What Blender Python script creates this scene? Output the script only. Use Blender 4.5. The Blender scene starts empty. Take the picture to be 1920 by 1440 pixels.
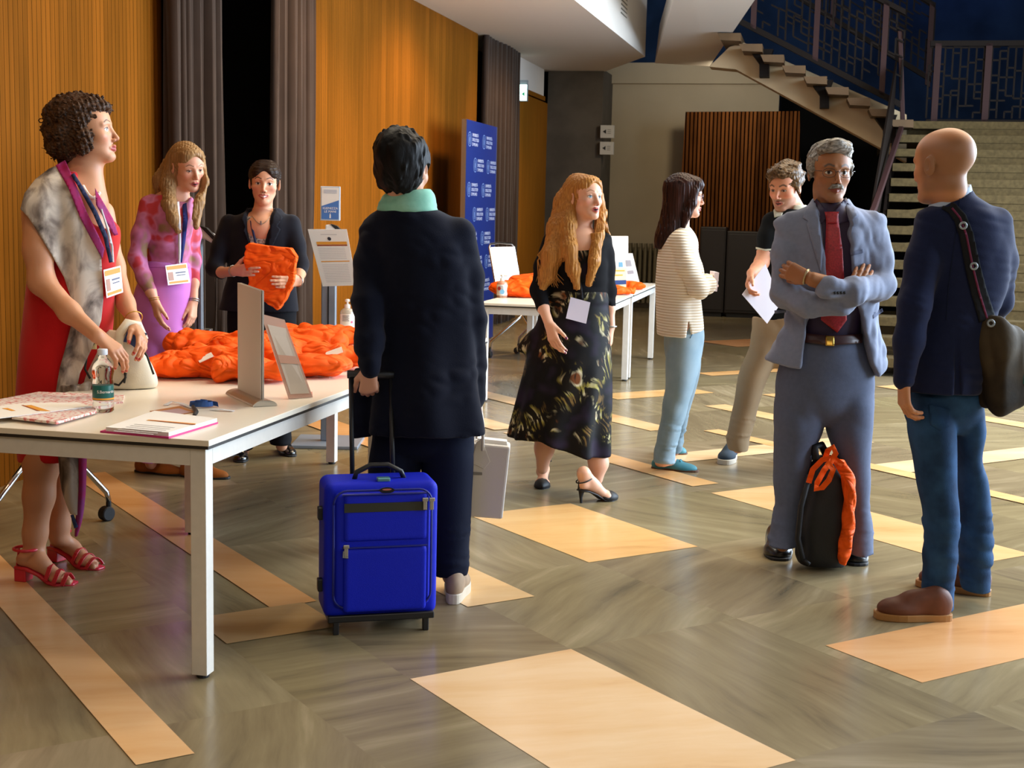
import bpy, bmesh, math, random
import numpy as np
from mathutils import Vector, Matrix
from mathutils.geometry import delaunay_2d_cdt

# ------------------------------------------------------------------ camera
F = 2560.0; CX, CY, EYE = 960.0, 720.0, 1.44
PITCH, ROLL = math.radians(7.35), math.radians(1.3)
_r = np.array([1., 0, 0]); _u = np.array([0, math.sin(PITCH), math.cos(PITCH)])
FWD = np.array([0, math.cos(PITCH), -math.sin(PITCH)])
RIGHT = math.cos(ROLL)*_r + math.sin(ROLL)*_u
UP = -math.sin(ROLL)*_r + math.cos(ROLL)*_u
CAM = np.array([0, 0, EYE])
scene = bpy.context.scene
cd = bpy.data.cameras.new('camera'); cam = bpy.data.objects.new('camera', cd)
scene.collection.objects.link(cam)
cam.matrix_world = Matrix(((RIGHT[0], UP[0], -FWD[0], 0), (RIGHT[1], UP[1], -FWD[1], 0), (RIGHT[2], UP[2], -FWD[2], EYE), (0, 0, 0, 1)))
cd.sensor_width = 36; cd.lens = F/1920*36; cd.clip_end = 200
cd.dof.use_dof = True; cd.dof.focus_distance = 5.4; cd.dof.aperture_fstop = 11
scene.camera = cam

# ------------------------------------------------------------------ light and exposure
vs = scene.view_settings
vs.view_transform = 'Standard'; vs.look = 'None'; vs.gamma = 1; vs.use_curve_mapping = False; vs.exposure = 0.0
world = bpy.data.worlds.new('hall_air'); scene.world = world; world.use_nodes = True
world.node_tree.nodes['Background'].inputs[0].default_value = (0.9, 0.8, 0.7, 1)
world.node_tree.nodes['Background'].inputs[1].default_value = 0.06
def area(name, loc, target, sx, sy, power, color, spread=180):
    l = bpy.data.lights.new(name, 'AREA'); l.shape = 'RECTANGLE'; l.size = sx; l.size_y = sy
    l.energy = power; l.color = color; l.spread = math.radians(spread)
    o = bpy.data.objects.new(name, l); scene.collection.objects.link(o); o.location = loc
    o.rotation_euler = (Vector(target)-Vector(loc)).to_track_quat('-Z', 'Y').to_euler()
    return o
def spot(name, loc, target, power, color, angle, blend=.6, rad=.15):
    l = bpy.data.lights.new(name, 'SPOT'); l.energy = power; l.color = color; l.spot_size = math.radians(angle)
    l.spot_blend = blend; l.shadow_soft_size = rad
    o = bpy.data.objects.new(name, l); scene.collection.objects.link(o); o.location = loc
    o.rotation_euler = (Vector(target)-Vector(loc)).to_track_quat('-Z', 'Y').to_euler()
    return o
area('window_daylight', (7.6, 8.2, 2.8), (0, 7.2, .9), 10, 4.2, 2300, (.66, .82, 1))
spot('table_downlight', (-.5, 5.4, 3.35), (-.9, 5.4, .7), 85, (1, .84, .60), 85)
area('hall_ceiling_glow', (3.4, 8.0, 6.3), (2.6, 7.0, 0), 7, 6, 860, (1, .84, .62))
area('front_fill', (2.0, -3.0, 4.5), (0.5, 6, 0), 6, 3, 135, (1, .86, .68))  # added warm fill from behind the camera, lifts the faces
area('far_window_daylight', (10.5, 13, 2.6), (1, 13, .3), 5, 3, 260, (.85, .93, 1))
for k, t in enumerate((4.2, 7.5, 10.5, 13.5, 17.0)):
    x, y = -4.028+.976*1.5+.217*t, -.217*1.5+.976*t
    spot('wall_washer', (x, y, 3.3), (x-1.5*.976, y+1.5*.217, 1.0), (40, 40, 195, 235, 150)[k], (1, .68, .36), 110)
area('upper_floor_blue_light', (7.5, 21.4, 6.3), (6.5, 23.4, 3.6), 4, 1, 22, (.08, .25, 1))
spot('back_wall_fill', (2.6, 17.6, 3.3), (2.2, 20.5, 1.2), 90, (1, .85, .6), 120)  # added warm fill to brighten the back wall, not a fitting there

# ------------------------------------------------------------------ pixels to points
def ray(x, y): return RIGHT*((x-CX)/F) + UP*((CY-y)/F) + FWD
def aty(x, y, Y):
    d = ray(x, y); return CAM + d*(Y/d[1])
def atz(x, y, z=0.):
    d = ray(x, y); return CAM + d*((z-EYE)/d[2])
def proj(p):
    d = np.asarray(p)-CAM; return CX+F*(d@RIGHT)/(d@FWD), CY-F*(d@UP)/(d@FWD)
# room axes: s runs away from the wooden wall on the left, t runs along it into the hall
AX = np.array([.976, -.217, 0]); BX = np.array([.217, .976, 0]); OR = np.array([-4.028, 0, 0])
def rm(s, t, z=0.): return OR + AX*s + BX*t + np.array([0, 0, z])
def ons(x, y, s):
    d = ray(x, y); k = (s-(CAM-OR)@AX)/(d@AX); return CAM+d*k
def ont(x, y, t):
    d = ray(x, y); k = (t-(CAM-OR)@BX)/(d@BX); return CAM+d*k
def st(p):
    q = np.asarray(p)-OR; return q@AX, q@BX, q[2]

# ------------------------------------------------------------------ objects, names, labels
COL = scene.collection
def mesh_obj(name, verts, faces, m=None, parent=None, smooth=True, mats=None, fm=None):
    me = bpy.data.meshes.new(name)
    verts = np.asarray(verts, dtype=np.float32)
    if isinstance(faces, np.ndarray):
        n, k = faces.shape
        me.vertices.add(len(verts)); me.vertices.foreach_set('co', verts.ravel())
        me.loops.add(n*k); me.loops.foreach_set('vertex_index', faces.astype(np.int32).ravel())
        me.polygons.add(n); me.polygons.foreach_set('loop_start', np.arange(0, n*k, k, dtype=np.int32))
        me.update(calc_edges=True)
    else:
        me.from_pydata([tuple(v) for v in verts.tolist()], [], faces)
    if smooth: me.polygons.foreach_set('use_smooth', np.ones(len(me.polygons), dtype=bool))
    for mm in (mats or ([m] if m else [])): me.materials.append(mm)
    if fm is not None: me.polygons.foreach_set('material_index', np.asarray(fm, dtype=np.int32))
    me.update()
    o = bpy.data.objects.new(name, me); COL.objects.link(o)
    if parent is not None: o.parent = parent
    return o
def tag(o, label=None, cat=None, group=None, kind=None):
    if label: o['label'] = label
    if cat: o['category'] = cat
    if group: o['group'] = group
    if kind: o['kind'] = kind
    return o
def thing(name, label, cat, group=None, loc=(0, 0, 0)):
    o = bpy.data.objects.new(name, None); COL.objects.link(o); o.empty_display_size = .05
    o.location = loc
    return tag(o, label, cat, group)
def kids_local(root, loc, rz=0.):
    """move a thing built round the origin to its place"""
    root.location = tuple(loc); root.rotation_euler = (0, 0, rz); return root
def copy_tree(o, parent=None):
    c = o.copy(); COL.objects.link(c)
    if parent is not None: c.parent = parent
    for ch in list(o.children): copy_tree(ch, c)
    return c

class MB:
    """collects shapes for ONE mesh"""
    def __init__(s): s.v = []; s.f = []; s.mi = []; s.cur = 0
    def add(s, vs_, fs):
        n = len(s.v); s.v += [tuple(map(float, q)) for q in vs_]
        for f in fs: s.f.append([i+n for i in f]); s.mi.append(s.cur)
    def box(s, c, h, M=None):
        M = np.eye(3) if M is None else M; c = np.asarray(c, float)
        vs_ = [c+M@(np.array([x, y, z])*h) for x in (-1, 1) for y in (-1, 1) for z in (-1, 1)]
        s.add(vs_, [(0, 1, 3, 2), (4, 6, 7, 5), (0, 4, 5, 1), (2, 3, 7, 6), (0, 2, 6, 4), (1, 5, 7, 3)])
    def prism(s, poly, vec):
        n = len(poly); p = [np.asarray(q, float) for q in poly]; vec = np.asarray(vec, float)
        s.add(p+[q+vec for q in p], [list(range(n))[::-1], list(range(n, 2*n))]+[(i, (i+1) % n, (i+1) % n+n, i+n) for i in range(n)])
    def tube(s, pts, r, n=10, caps=True):
        pts = [np.asarray(p, float) for p in pts]; m = len(pts); rr = r if hasattr(r, '__len__') else [r]*m
        prev = None; rings = []
        for i, p in enumerate(pts):
            t = pts[min(i+1, m-1)]-pts[max(i-1, 0)]; t = t/(np.linalg.norm(t)+1e-9)
            if prev is None:
                a = np.array([0, 0, 1.]) if abs(t[2]) < .9 else np.array([1., 0, 0])
            else: a = prev
            x = a-t*(a@t); x /= np.linalg.norm(x)+1e-9; y = np.cross(t, x); prev = x
            rings.append([p+(x*math.cos(q)+y*math.sin(q))*rr[i] for q in np.arange(n)*2*math.pi/n])
        vs_ = [v for q in rings for v in q]
        fs = [(i*n+j, i*n+(j+1) % n, (i+1)*n+(j+1) % n, (i+1)*n+j) for i in range(m-1) for j in range(n)]
        if caps: fs += [list(range(n))[::-1], [(m-1)*n+j for j in range(n)]]
        s.add(vs_, fs)
    def lathe(s, c, prof, n=24, M=None):
        M = np.eye(3) if M is None else M; c = np.asarray(c, float)
        vs_ = [c+M@np.array([r*math.cos(q), r*math.sin(q), z]) for r, z in prof for q in np.arange(n)*2*math.pi/n]
        m = len(prof)
        fs = [(i*n+j, i*n+(j+1) % n, (i+1)*n+(j+1) % n, (i+1)*n+j) for i in range(m-1) for j in range(n)]
        fs += [list(range(n))[::-1], [(m-1)*n+j for j in range(n)]]
        s.add(vs_, fs)
    def grid(s, P):
        P = np.asarray(P); a, b = P.shape[:2]
        s.add(P.reshape(-1, 3), [(i*b+j, (i+1)*b+j, (i+1)*b+j+1, i*b+j+1) for i in range(a-1) for j in range(b-1)])
    def ribbon(s, pts, nrm, w, t):
        """flat strap along pts, lying across nrm"""
        pts = [np.asarray(p, float) for p in pts]; m = len(pts); vs_ = []
        for i, p in enumerate(pts):
            d = pts[min(i+1, m-1)]-pts[max(i-1, 0)]; d /= np.linalg.norm(d)+1e-9
            n_ = np.asarray(nrm[i] if np.ndim(nrm) > 1 else nrm, float); n_ = n_-d*(n_@d); n_ /= np.linalg.norm(n_)+1e-9
            b = np.cross(d, n_); ww = w[i] if hasattr(w, '__len__') else w
            vs_ += [p+b*ww/2, p-b*ww/2, p-b*ww/2+n_*t, p+b*ww/2+n_*t]
        fs = [(i*4+j, i*4+(j+1) % 4, i*4+4+(j+1) % 4, i*4+4+j) for i in range(m-1) for j in range(4)]
        s.add(vs_, fs+[(3, 2, 1, 0), tuple((m-1)*4+j for j in range(4))])
    def build(s, name, m=None, parent=None, smooth=False, bevel=0, mats=None, subsurf=0, solid=0):
        o = mesh_obj(name, s.v, s.f, m, parent, smooth, mats, s.mi if mats else None)
        bm = bmesh.new(); bm.from_mesh(o.data); bmesh.ops.recalc_face_normals(bm, faces=bm.faces); bm.to_mesh(o.data); bm.free()
        if solid:
            q = o.modifiers.new('solid', 'SOLIDIFY'); q.thickness = solid; q.offset = 0
        if bevel:
            b = o.modifiers.new('bevel', 'BEVEL'); b.width = bevel; b.segments = 2; b.limit_method = 'ANGLE'
        if subsurf:
            q = o.modifiers.new('sub', 'SUBSURF'); q.levels = q.render_levels = subsurf
        return o

# ------------------------------------------------------------------ materials
def lin(c):
    if isinstance(c, str): c = tuple(int(c[i:i+2], 16) for i in (0, 2, 4))
    f = lambda u: (u/12.92 if u <= .04045 else ((u+.055)/1.055)**2.4)
    return tuple(f(v/255) for v in c[:3])+(1,)
class NT:
    def __init__(s, name):
        s.m = bpy.data.materials.new(name); s.m.use_nodes = True; s.t = s.m.node_tree
        s.b = s.t.nodes['Principled BSDF']
    def n(s, typ, ins=None, **kw):
        q = s.t.nodes.new(typ)
        for k, v in kw.items(): setattr(q, k, v)
        for k, v in (ins or {}).items():
            if isinstance(v, tuple) and len(v) == 2 and hasattr(v[0], 'outputs'): s.t.links.new(v[0].outputs[v[1]], q.inputs[k])
            else: q.inputs[k].default_value = v
        return q
    def l(s, a, o, b, i): s.t.links.new(a.outputs[o], b.inputs[i])
    def coord(s, kind='Object', scale=(1, 1, 1), rot=(0, 0, 0), vec=None):
        if vec is None:
            c = s.n('ShaderNodeTexCoord'); vec = (c, kind)
        return s.n('ShaderNodeMapping', {'Vector': vec, 'Scale': scale, 'Rotation': rot})
    def ramp(s, fac, stops):
        r = s.n('ShaderNodeValToRGB', {'Fac': fac}); e = r.color_ramp.elements
        while len(e) < len(stops): e.new(.5)
        for q, (p, c) in zip(e, stops): q.position = p; q.color = c
        return r
    def mix(s, fac, a, b, mode='MIX'):
        q = s.n('ShaderNodeMix', data_type='RGBA', blend_type=mode)
        for k, v in ((0, fac), (6, a), (7, b)):
            if isinstance(v, tuple) and hasattr(v[0], 'outputs'): s.t.links.new(v[0].outputs[v[1]], q.inputs[k])
            else: q.inputs[k].default_value = v
        return (q, 2)
    def bump(s, h, strength=.3, dist=.01):
        q = s.n('ShaderNodeBump', {'Height': h, 'Strength': strength, 'Distance': dist}); s.l(q, 0, s.b, 'Normal'); return q
def mat(name, c, rough=.6, metal=0, spec=.5, var=0, vscale=8, bump=0, bscale=60, bstretch=(1, 1, 1), sheen=0, coat=0, alpha=1, trans=0, emit=0, c2=None, sub=0):
    """one material: colour, wear and bump from noise"""
    q = NT(name); b = q.b; col = lin(c)
    if rough >= .7 and spec == .5: spec = .15
    b.inputs['Base Color'].default_value = col; b.inputs['Roughness'].default_value = rough
    b.inputs['Metallic'].default_value = metal; b.inputs['Specular IOR Level'].default_value = spec
    if sheen: b.inputs['Sheen Weight'].default_value = sheen; b.inputs['Sheen Roughness'].default_value = .5
    if coat: b.inputs['Coat Weight'].default_value = coat; b.inputs['Coat Roughness'].default_value = .1
    if alpha < 1: b.inputs['Alpha'].default_value = alpha
    if trans: b.inputs['Transmission Weight'].default_value = trans
    if emit: b.inputs['Emission Color'].default_value = col; b.inputs['Emission Strength'].default_value = emit
    if sub:
        b.inputs['Subsurface Weight'].default_value = sub; b.inputs['Subsurface Radius'].default_value = (.01, .004, .002); b.inputs['Subsurface Scale'].default_value = .5
    if var or c2:
        mp = q.coord(scale=bstretch); nz = q.n('ShaderNodeTexNoise', {'Vector': (mp, 0), 'Scale': vscale, 'Detail': 4.})
        other = lin(c2) if c2 else tuple(max(0, v*(1-var)) for v in col[:3])+(1,)
        rp = q.ramp((nz, 0), [(.35, other), (.65, col)]); q.l(rp, 0, b, 'Base Color')
    if bump:
        mp = q.coord(scale=bstretch); nz = q.n('ShaderNodeTexNoise', {'Vector': (mp, 0), 'Scale': bscale, 'Detail': 3.})
        q.bump((nz, 0), bump, .004)
    return q.m
# ------------------------------------------------------------------ bodies and cloth: signed distance shapes turned into one smooth surface
def cr(z, v, zz):
    """smooth interpolation through nodes (monotone in z)"""
    z = np.asarray(z, float); v = np.asarray(v, float); m = np.gradient(v, z) if len(z) > 2 else np.full(len(z), (v[-1]-v[0])/(z[-1]-z[0]))
    sc = np.diff(v)/np.diff(z); lo_ = np.minimum(np.abs(np.r_[sc[:1], sc]), np.abs(np.r_[sc, sc[-1:]])); sg = np.where(np.sign(np.r_[sc[:1], sc]) == np.sign(np.r_[sc, sc[-1:]]), 1, 0); m = np.sign(m)*np.minimum(np.abs(m), 3*lo_)*sg
    i = np.clip(np.searchsorted(z, zz)-1, 0, len(z)-2); h = z[i+1]-z[i]; t = np.clip((zz-z[i])/h, 0, 1)
    return ((2*t**3-3*t**2+1)*v[i]+(t**3-2*t**2+t)*h*m[i]+(-2*t**3+3*t**2)*v[i+1]+(t**3-t**2)*h*m[i+1])
class SDF:
    def __init__(s): s.ops = []
    def _a(s, fn, lo, hi, k, op): s.ops.append((fn, np.asarray(lo, float), np.asarray(hi, float), k, op)); return s
    def rc(s, a, b, r1, r2=None, k=.01, op='u', flat=None):
        a = np.asarray(a, float); b = np.asarray(b, float); r2 = r1 if r2 is None else r2; ab = b-a; L = max(ab@ab, 1e-9)
        def fn(x, y, z):
            px, py, pz = x-a[0], y-a[1], z-a[2]
            t = np.clip((px*ab[0]+py*ab[1]+pz*ab[2])/L, 0, 1)
            return np.sqrt((px-t*ab[0])**2+(py-t*ab[1])**2+(pz-t*ab[2])**2)-(r1+(r2-r1)*t)
        R = max(r1, r2); return s._a(fn, np.minimum(a, b)-R, np.maximum(a, b)+R, k, op)
    def chain(s, pts, rad, k=.02, op='u'):
        for i in range(len(pts)-1): s.rc(pts[i], pts[i+1], rad[i], rad[i+1], k, op)
        return s
    def ell(s, c, r, M=None, k=.01, op='u'):
        c = np.asarray(c, float); r = np.asarray(r, float); M = np.eye(3) if M is None else M
        def fn(x, y, z):
            px, py, pz = x-c[0], y-c[1], z-c[2]
            u = (M[0, 0]*px+M[1, 0]*py+M[2, 0]*pz)/r[0]; v = (M[0, 1]*px+M[1, 1]*py+M[2, 1]*pz)/r[1]; w = (M[0, 2]*px+M[1, 2]*py+M[2, 2]*pz)/r[2]
            k0 = np.sqrt(u*u+v*v+w*w); k1 = np.sqrt((u/r[0])**2+(v/r[1])**2+(w/r[2])**2)+1e-6
            return k0*(k0-1)/k1
        e = np.abs(M)@r; return s._a(fn, c-e, c+e, k, op)
    def box(s, c, h, M=None, rad=.005, k=.004, op='u'):
        c = np.asarray(c, float); h = np.asarray(h, float)-rad; M = np.eye(3) if M is None else M
        def fn(x, y, z):
            px, py, pz = x-c[0], y-c[1], z-c[2]
            q = [np.abs(M[0, i]*px+M[1, i]*py+M[2, i]*pz)-h[i] for i in range(3)]
            return np.sqrt(sum(np.maximum(v, 0)**2 for v in q))+np.minimum(np.maximum(np.maximum(q[0], q[1]), q[2]), 0)-rad
        e = np.abs(M)@(h+rad); return s._a(fn, c-e, c+e, k, op)
    def zl(s, nodes, k=.02, n=2.0, yaw=0., op='u', cap=0.0, grow=0., fold=None):
        """loft of ellipses stacked in z: nodes (z, cx, cy, rx, ry)"""
        nd = sorted([tuple(q[:5]) for q in nodes]); a = np.array(nd, float); z0, z1 = a[0, 0], a[-1, 0]
        ca, sa = math.cos(yaw), math.sin(yaw)
        def fn(x, y, z):
            zz = np.clip(z, z0, z1)
            cx, cy, rx, ry = [cr(a[:, 0], a[:, i], zz) for i in (1, 2, 3, 4)]
            rx = np.maximum(rx, .004)+grow; ry = np.maximum(ry, .004)+grow
            dx, dy = x-cx, y-cy
            u = ca*dx+sa*dy; v = -sa*dx+ca*dy
            if n == 2.0:
                k0 = np.sqrt((u/rx)**2+(v/ry)**2); k1 = np.sqrt((u/rx**2)**2+(v/ry**2)**2)+1e-6
                d = k0*(k0-1)/k1; d = np.where(k0 < .3, -.7*np.minimum(rx, ry)+0*k0, d)
            else:
                k0 = (np.abs(u/rx)**n+np.abs(v/ry)**n)**(1/n); d = (k0-1)*np.minimum(rx, ry)
            if fold is not None: d = d+fold(np.arctan2(v/ry, u/rx), z)
            return np.maximum(d, np.maximum(z-z1, z0-z)-cap)
        m = max(a[:, 3].max(), a[:, 4].max())*1.06+grow
        return s._a(fn, (a[:, 1].min()-m, a[:, 2].min()-m, z0-cap), (a[:, 1].max()+m, a[:, 2].max()+m, z1+cap), k, op)
    def cut(s, p, nrm, lo=None, hi=None):
        """remove everything on the side nrm points to"""
        p = np.asarray(p, float); nrm = np.asarray(nrm, float)/np.linalg.norm(nrm)
        fn = lambda x, y, z: (x-p[0])*nrm[0]+(y-p[1])*nrm[1]+(z-p[2])*nrm[2]
        return s._a(fn, (-99,)*3 if lo is None else lo, (99,)*3 if hi is None else hi, 0, 'i')
    def sub(s, other, grow=0.):
        """carve another shape away"""
        fn = lambda x, y, z: -(other.ev(x, y, z)-grow)
        lo = np.min([q[1] for q in other.ops], axis=0)-grow; hi = np.max([q[2] for q in other.ops], axis=0)+grow
        return s._a(fn, lo, hi, 0, 'i')
    def disp(s, fn, lo=(-99,)*3, hi=(99,)*3): return s._a(fn, lo, hi, 0, 'd')
    def wr(s, amp, freq, seed=0, stretch=(1, 1, 1), lo=(-99,)*3, hi=(99,)*3, n=5):
        """creases: a sum of waves in random directions"""
        rs = np.random.RandomState(seed); K = rs.randn(n, 3)*np.asarray(stretch)*freq; ph = rs.rand(n)*6.28
        fn = lambda x, y, z: amp*sum(np.sin(K[i, 0]*x+K[i, 1]*y+K[i, 2]*z+ph[i]) for i in range(n))/math.sqrt(n)
        return s.disp(fn, lo, hi)
    def cr(s, amp, freq, seed=0, stretch=(1, 1, 1), lo=(-99,)*3, hi=(99,)*3, n=4):
        """sharp creases with soft swells between them"""
        rs = np.random.RandomState(seed); K = rs.randn(n, 3)*np.asarray(stretch)*freq; ph = rs.rand(n)*6.28
        def fn(x, y, z):
            v = sum(np.sin(K[i, 0]*x+K[i, 1]*y+K[i, 2]*z+ph[i]) for i in range(n))/math.sqrt(n); m = sum(np.sin(.41*(K[i, 0]*x-K[i, 1]*y+K[i, 2]*z)+ph[i]*2) for i in range(n))/math.sqrt(n)
            return amp*(.55-np.sqrt(v*v+.012))*np.clip(.6+.6*m, .1, 1.5)
        return s.disp(fn, lo, hi)
    @staticmethod
    def _comb(D, d, k, op):
        if op == 'u':
            if k <= 0: return np.minimum(D, d)
            h = np.maximum(k-np.abs(D-d), 0)/k; return np.minimum(D, d)-h*h*k*.25
        if op == 's':
            d = -d
            if k <= 0: return np.maximum(D, d)
            h = np.maximum(k-np.abs(D-d), 0)/k; return np.maximum(D, d)+h*h*k*.25
        if op == 'i': return np.maximum(D, d)
        return D+d
    def ev(s, x, y, z):
        D = None
        for fn, lo, hi, k, op in s.ops:
            d = fn(x, y, z); D = d if D is None else s._comb(D, d, k, op)
        return D
    def bounds(s):
        u = [q for q in s.ops if q[4] == 'u']
        return np.min([q[1] for q in u], axis=0), np.max([q[2] for q in u], axis=0)
    def grid(s, xs, ys, zs):
        D = np.full((len(xs), len(ys), len(zs)), .2, np.float32)
        X, Y, Z = xs.astype(np.float32), ys.astype(np.float32), zs.astype(np.float32)
        for fn, lo, hi, k, op in s.ops:
            m = k+.03; sl = []
            for A, l, h in ((X, lo[0], hi[0]), (Y, lo[1], hi[1]), (Z, lo[2], hi[2])):
                i0 = np.searchsorted(A, l-m); i1 = np.searchsorted(A, h+m); sl.append(slice(max(i0-1, 0), min(i1+1, len(A))))
            if any(q.stop <= q.start for q in sl): continue
            sl = tuple(sl)
            d = fn(X[sl[0]][:, None, None], Y[sl[1]][None, :, None], Z[sl[2]][None, None, :])
            D[sl] = s._comb(D[sl], d, k, op)
        return D
def axis(lo, hi, coarse, fine=()):
    """grid line positions: coarse, with finer stretches"""
    pts = [lo]
    while pts[-1] < hi:
        p = pts[-1]; st_ = coarse
        for a, b, f in fine:
            if a-coarse <= p <= b: st_ = min(st_, f)
        pts.append(p+st_)
    return np.array(pts)
def nets(xs, ys, zs, D):
    """dual surface of the zero level, as quads"""
    S = D < 0
    n = np.zeros(tuple(q-1 for q in D.shape), np.uint8)
    cs = [(i, j, k) for i in (0, 1) for j in (0, 1) for k in (0, 1)]
    for i, j, k in cs: n += S[i:D.shape[0]-1+i, j:D.shape[1]-1+j, k:D.shape[2]-1+k]
    act = (n > 0) & (n < 8); I = np.argwhere(act).astype(np.int32)
    idx = np.full(act.shape, -1, np.int32); idx[act] = np.arange(len(I))
    P = np.zeros((len(I), 3)); C = np.zeros(len(I))
    val = {c: D[I[:, 0]+c[0], I[:, 1]+c[1], I[:, 2]+c[2]] for c in cs}
    pos = {c: np.stack([xs[I[:, 0]+c[0]], ys[I[:, 1]+c[1]], zs[I[:, 2]+c[2]]], 1) for c in cs}
    for a in cs:
        for ax in range(3):
            if a[ax]: continue
            b = tuple(v+(q == ax) for q, v in enumerate(a)); va, vb = val[a], val[b]
            m = (va < 0) != (vb < 0); t = (va[m]/(va[m]-vb[m]))[:, None]
            P[m] += pos[a][m]*(1-t)+pos[b][m]*t; C[m] += 1
    P /= C[:, None]; Fs = []
    for ax in range(3):
        sl0 = [slice(None)]*3; sl1 = [slice(None)]*3; sl0[ax] = slice(0, -1); sl1[ax] = slice(1, None)
        e = S[tuple(sl0)] != S[tuple(sl1)]; o1, o2 = (ax+1) % 3, (ax+2) % 3
        lim = [slice(None)]*3; lim[o1] = slice(1, -1); lim[o2] = slice(1, -1)
        E = np.argwhere(e[tuple(lim)]); E[:, o1] += 1; E[:, o2] += 1
        if not len(E): continue
        inside = S[E[:, 0], E[:, 1], E[:, 2]]
        def g(d1, d2):
            q = E.copy(); q[:, o1] += d1; q[:, o2] += d2; return idx[q[:, 0], q[:, 1], q[:, 2]]
        Q = np.stack([g(-1, -1), g(0, -1), g(0, 0), g(-1, 0)], 1)
        Q[~inside] = Q[~inside][:, ::-1]; Fs.append(Q)
    Fq = np.concatenate(Fs); Fq = Fq[(Fq >= 0).all(1)]
    return P, Fq
def relax(P, Fq, it=1, lam=.5):
    E = np.concatenate([Fq[:, [i, (i+1) % 4]] for i in range(4)])
    for _ in range(it):
        A = np.zeros_like(P); c = np.zeros(len(P)); np.add.at(A, E[:, 0], P[E[:, 1]]); np.add.at(c, E[:, 0], 1)
        np.add.at(A, E[:, 1], P[E[:, 0]]); np.add.at(c, E[:, 1], 1); P = P*(1-lam)+lam*A/np.maximum(c, 1)[:, None]
    return P
def mesh_sdf(name, sd, m, parent=None, res=.006, fine=(), it=1, paint=None, lo=None, hi=None):
    """fine: list of (lo3, hi3, res) boxes that need smaller cells; paint: function giving colours per vertex"""
    if name == 'hair': sd.ops = sorted(sd.ops, key=lambda q: {'u': 0, 'd': 1}.get(q[4], 2))
    l, h = sd.bounds(); l = l-.02 if lo is None else np.asarray(lo); h = h+.02 if hi is None else np.asarray(hi)
    ax = [axis(l[i], h[i], res, [(f[0][i], f[1][i], f[2]) for f in fine]) for i in range(3)]
    P, Q = nets(*ax, sd.grid(*ax))
    if name in ('hair', 'bag_body') and len(P):
        lab = np.arange(len(P)); E = np.concatenate([Q[:, [i, (i+1) % 4]] for i in range(4)])
        for _ in range(400):
            mn = np.minimum(lab[E[:, 0]], lab[E[:, 1]]); l2 = lab.copy(); np.minimum.at(l2, E[:, 0], mn); np.minimum.at(l2, E[:, 1], mn); l2 = l2[l2]
            if (l2 == lab).all(): break
            lab = l2
        big = np.bincount(lab).argmax(); keep = lab == big; ix = np.cumsum(keep)-1; Q = ix[Q[keep[Q[:, 0]]]]; P = P[keep]
    if not len(P): raise ValueError('empty shape '+name)
    if it: P = relax(P, Q, it)
    o = mesh_obj(name, P, Q, m, parent)
    if paint is not None:
        c = np.ones((len(P), 4), np.float32); c[:, :3] = paint(P)
        a = o.data.color_attributes.new('Col', 'FLOAT_COLOR', 'POINT'); a.data.foreach_set('color', c.ravel())
    return o
def march(sd, pts, miss=.03):
    """where the sight lines through these pixels meet a shape"""
    pts = np.asarray(pts, float); d = RIGHT*((pts[:, :1]-CX)/F)+UP*((CY-pts[:, 1:])/F)+FWD; d /= np.linalg.norm(d, axis=1)[:, None]
    l, h = sd.bounds(); t = np.full(len(pts), max(.3, np.linalg.norm((l+h)/2-CAM)-np.linalg.norm(h-l)/2-.1)); best = np.full(len(pts), 9.); bt = t.copy(); tmax = t[0]+np.linalg.norm(h-l)+.3
    for _ in range(110):
        P = CAM+d*t[:, None]; v = sd.ev(P[:, 0], P[:, 1], P[:, 2])
        m = (v < best-1e-5); best[m] = v[m]; bt[m] = t[m]
        t = np.where(np.abs(v) < 4e-4, t, np.minimum(t+np.clip(v*.6, -.02, .12), tmax))
    return CAM+d*bt[:, None], d
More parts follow.
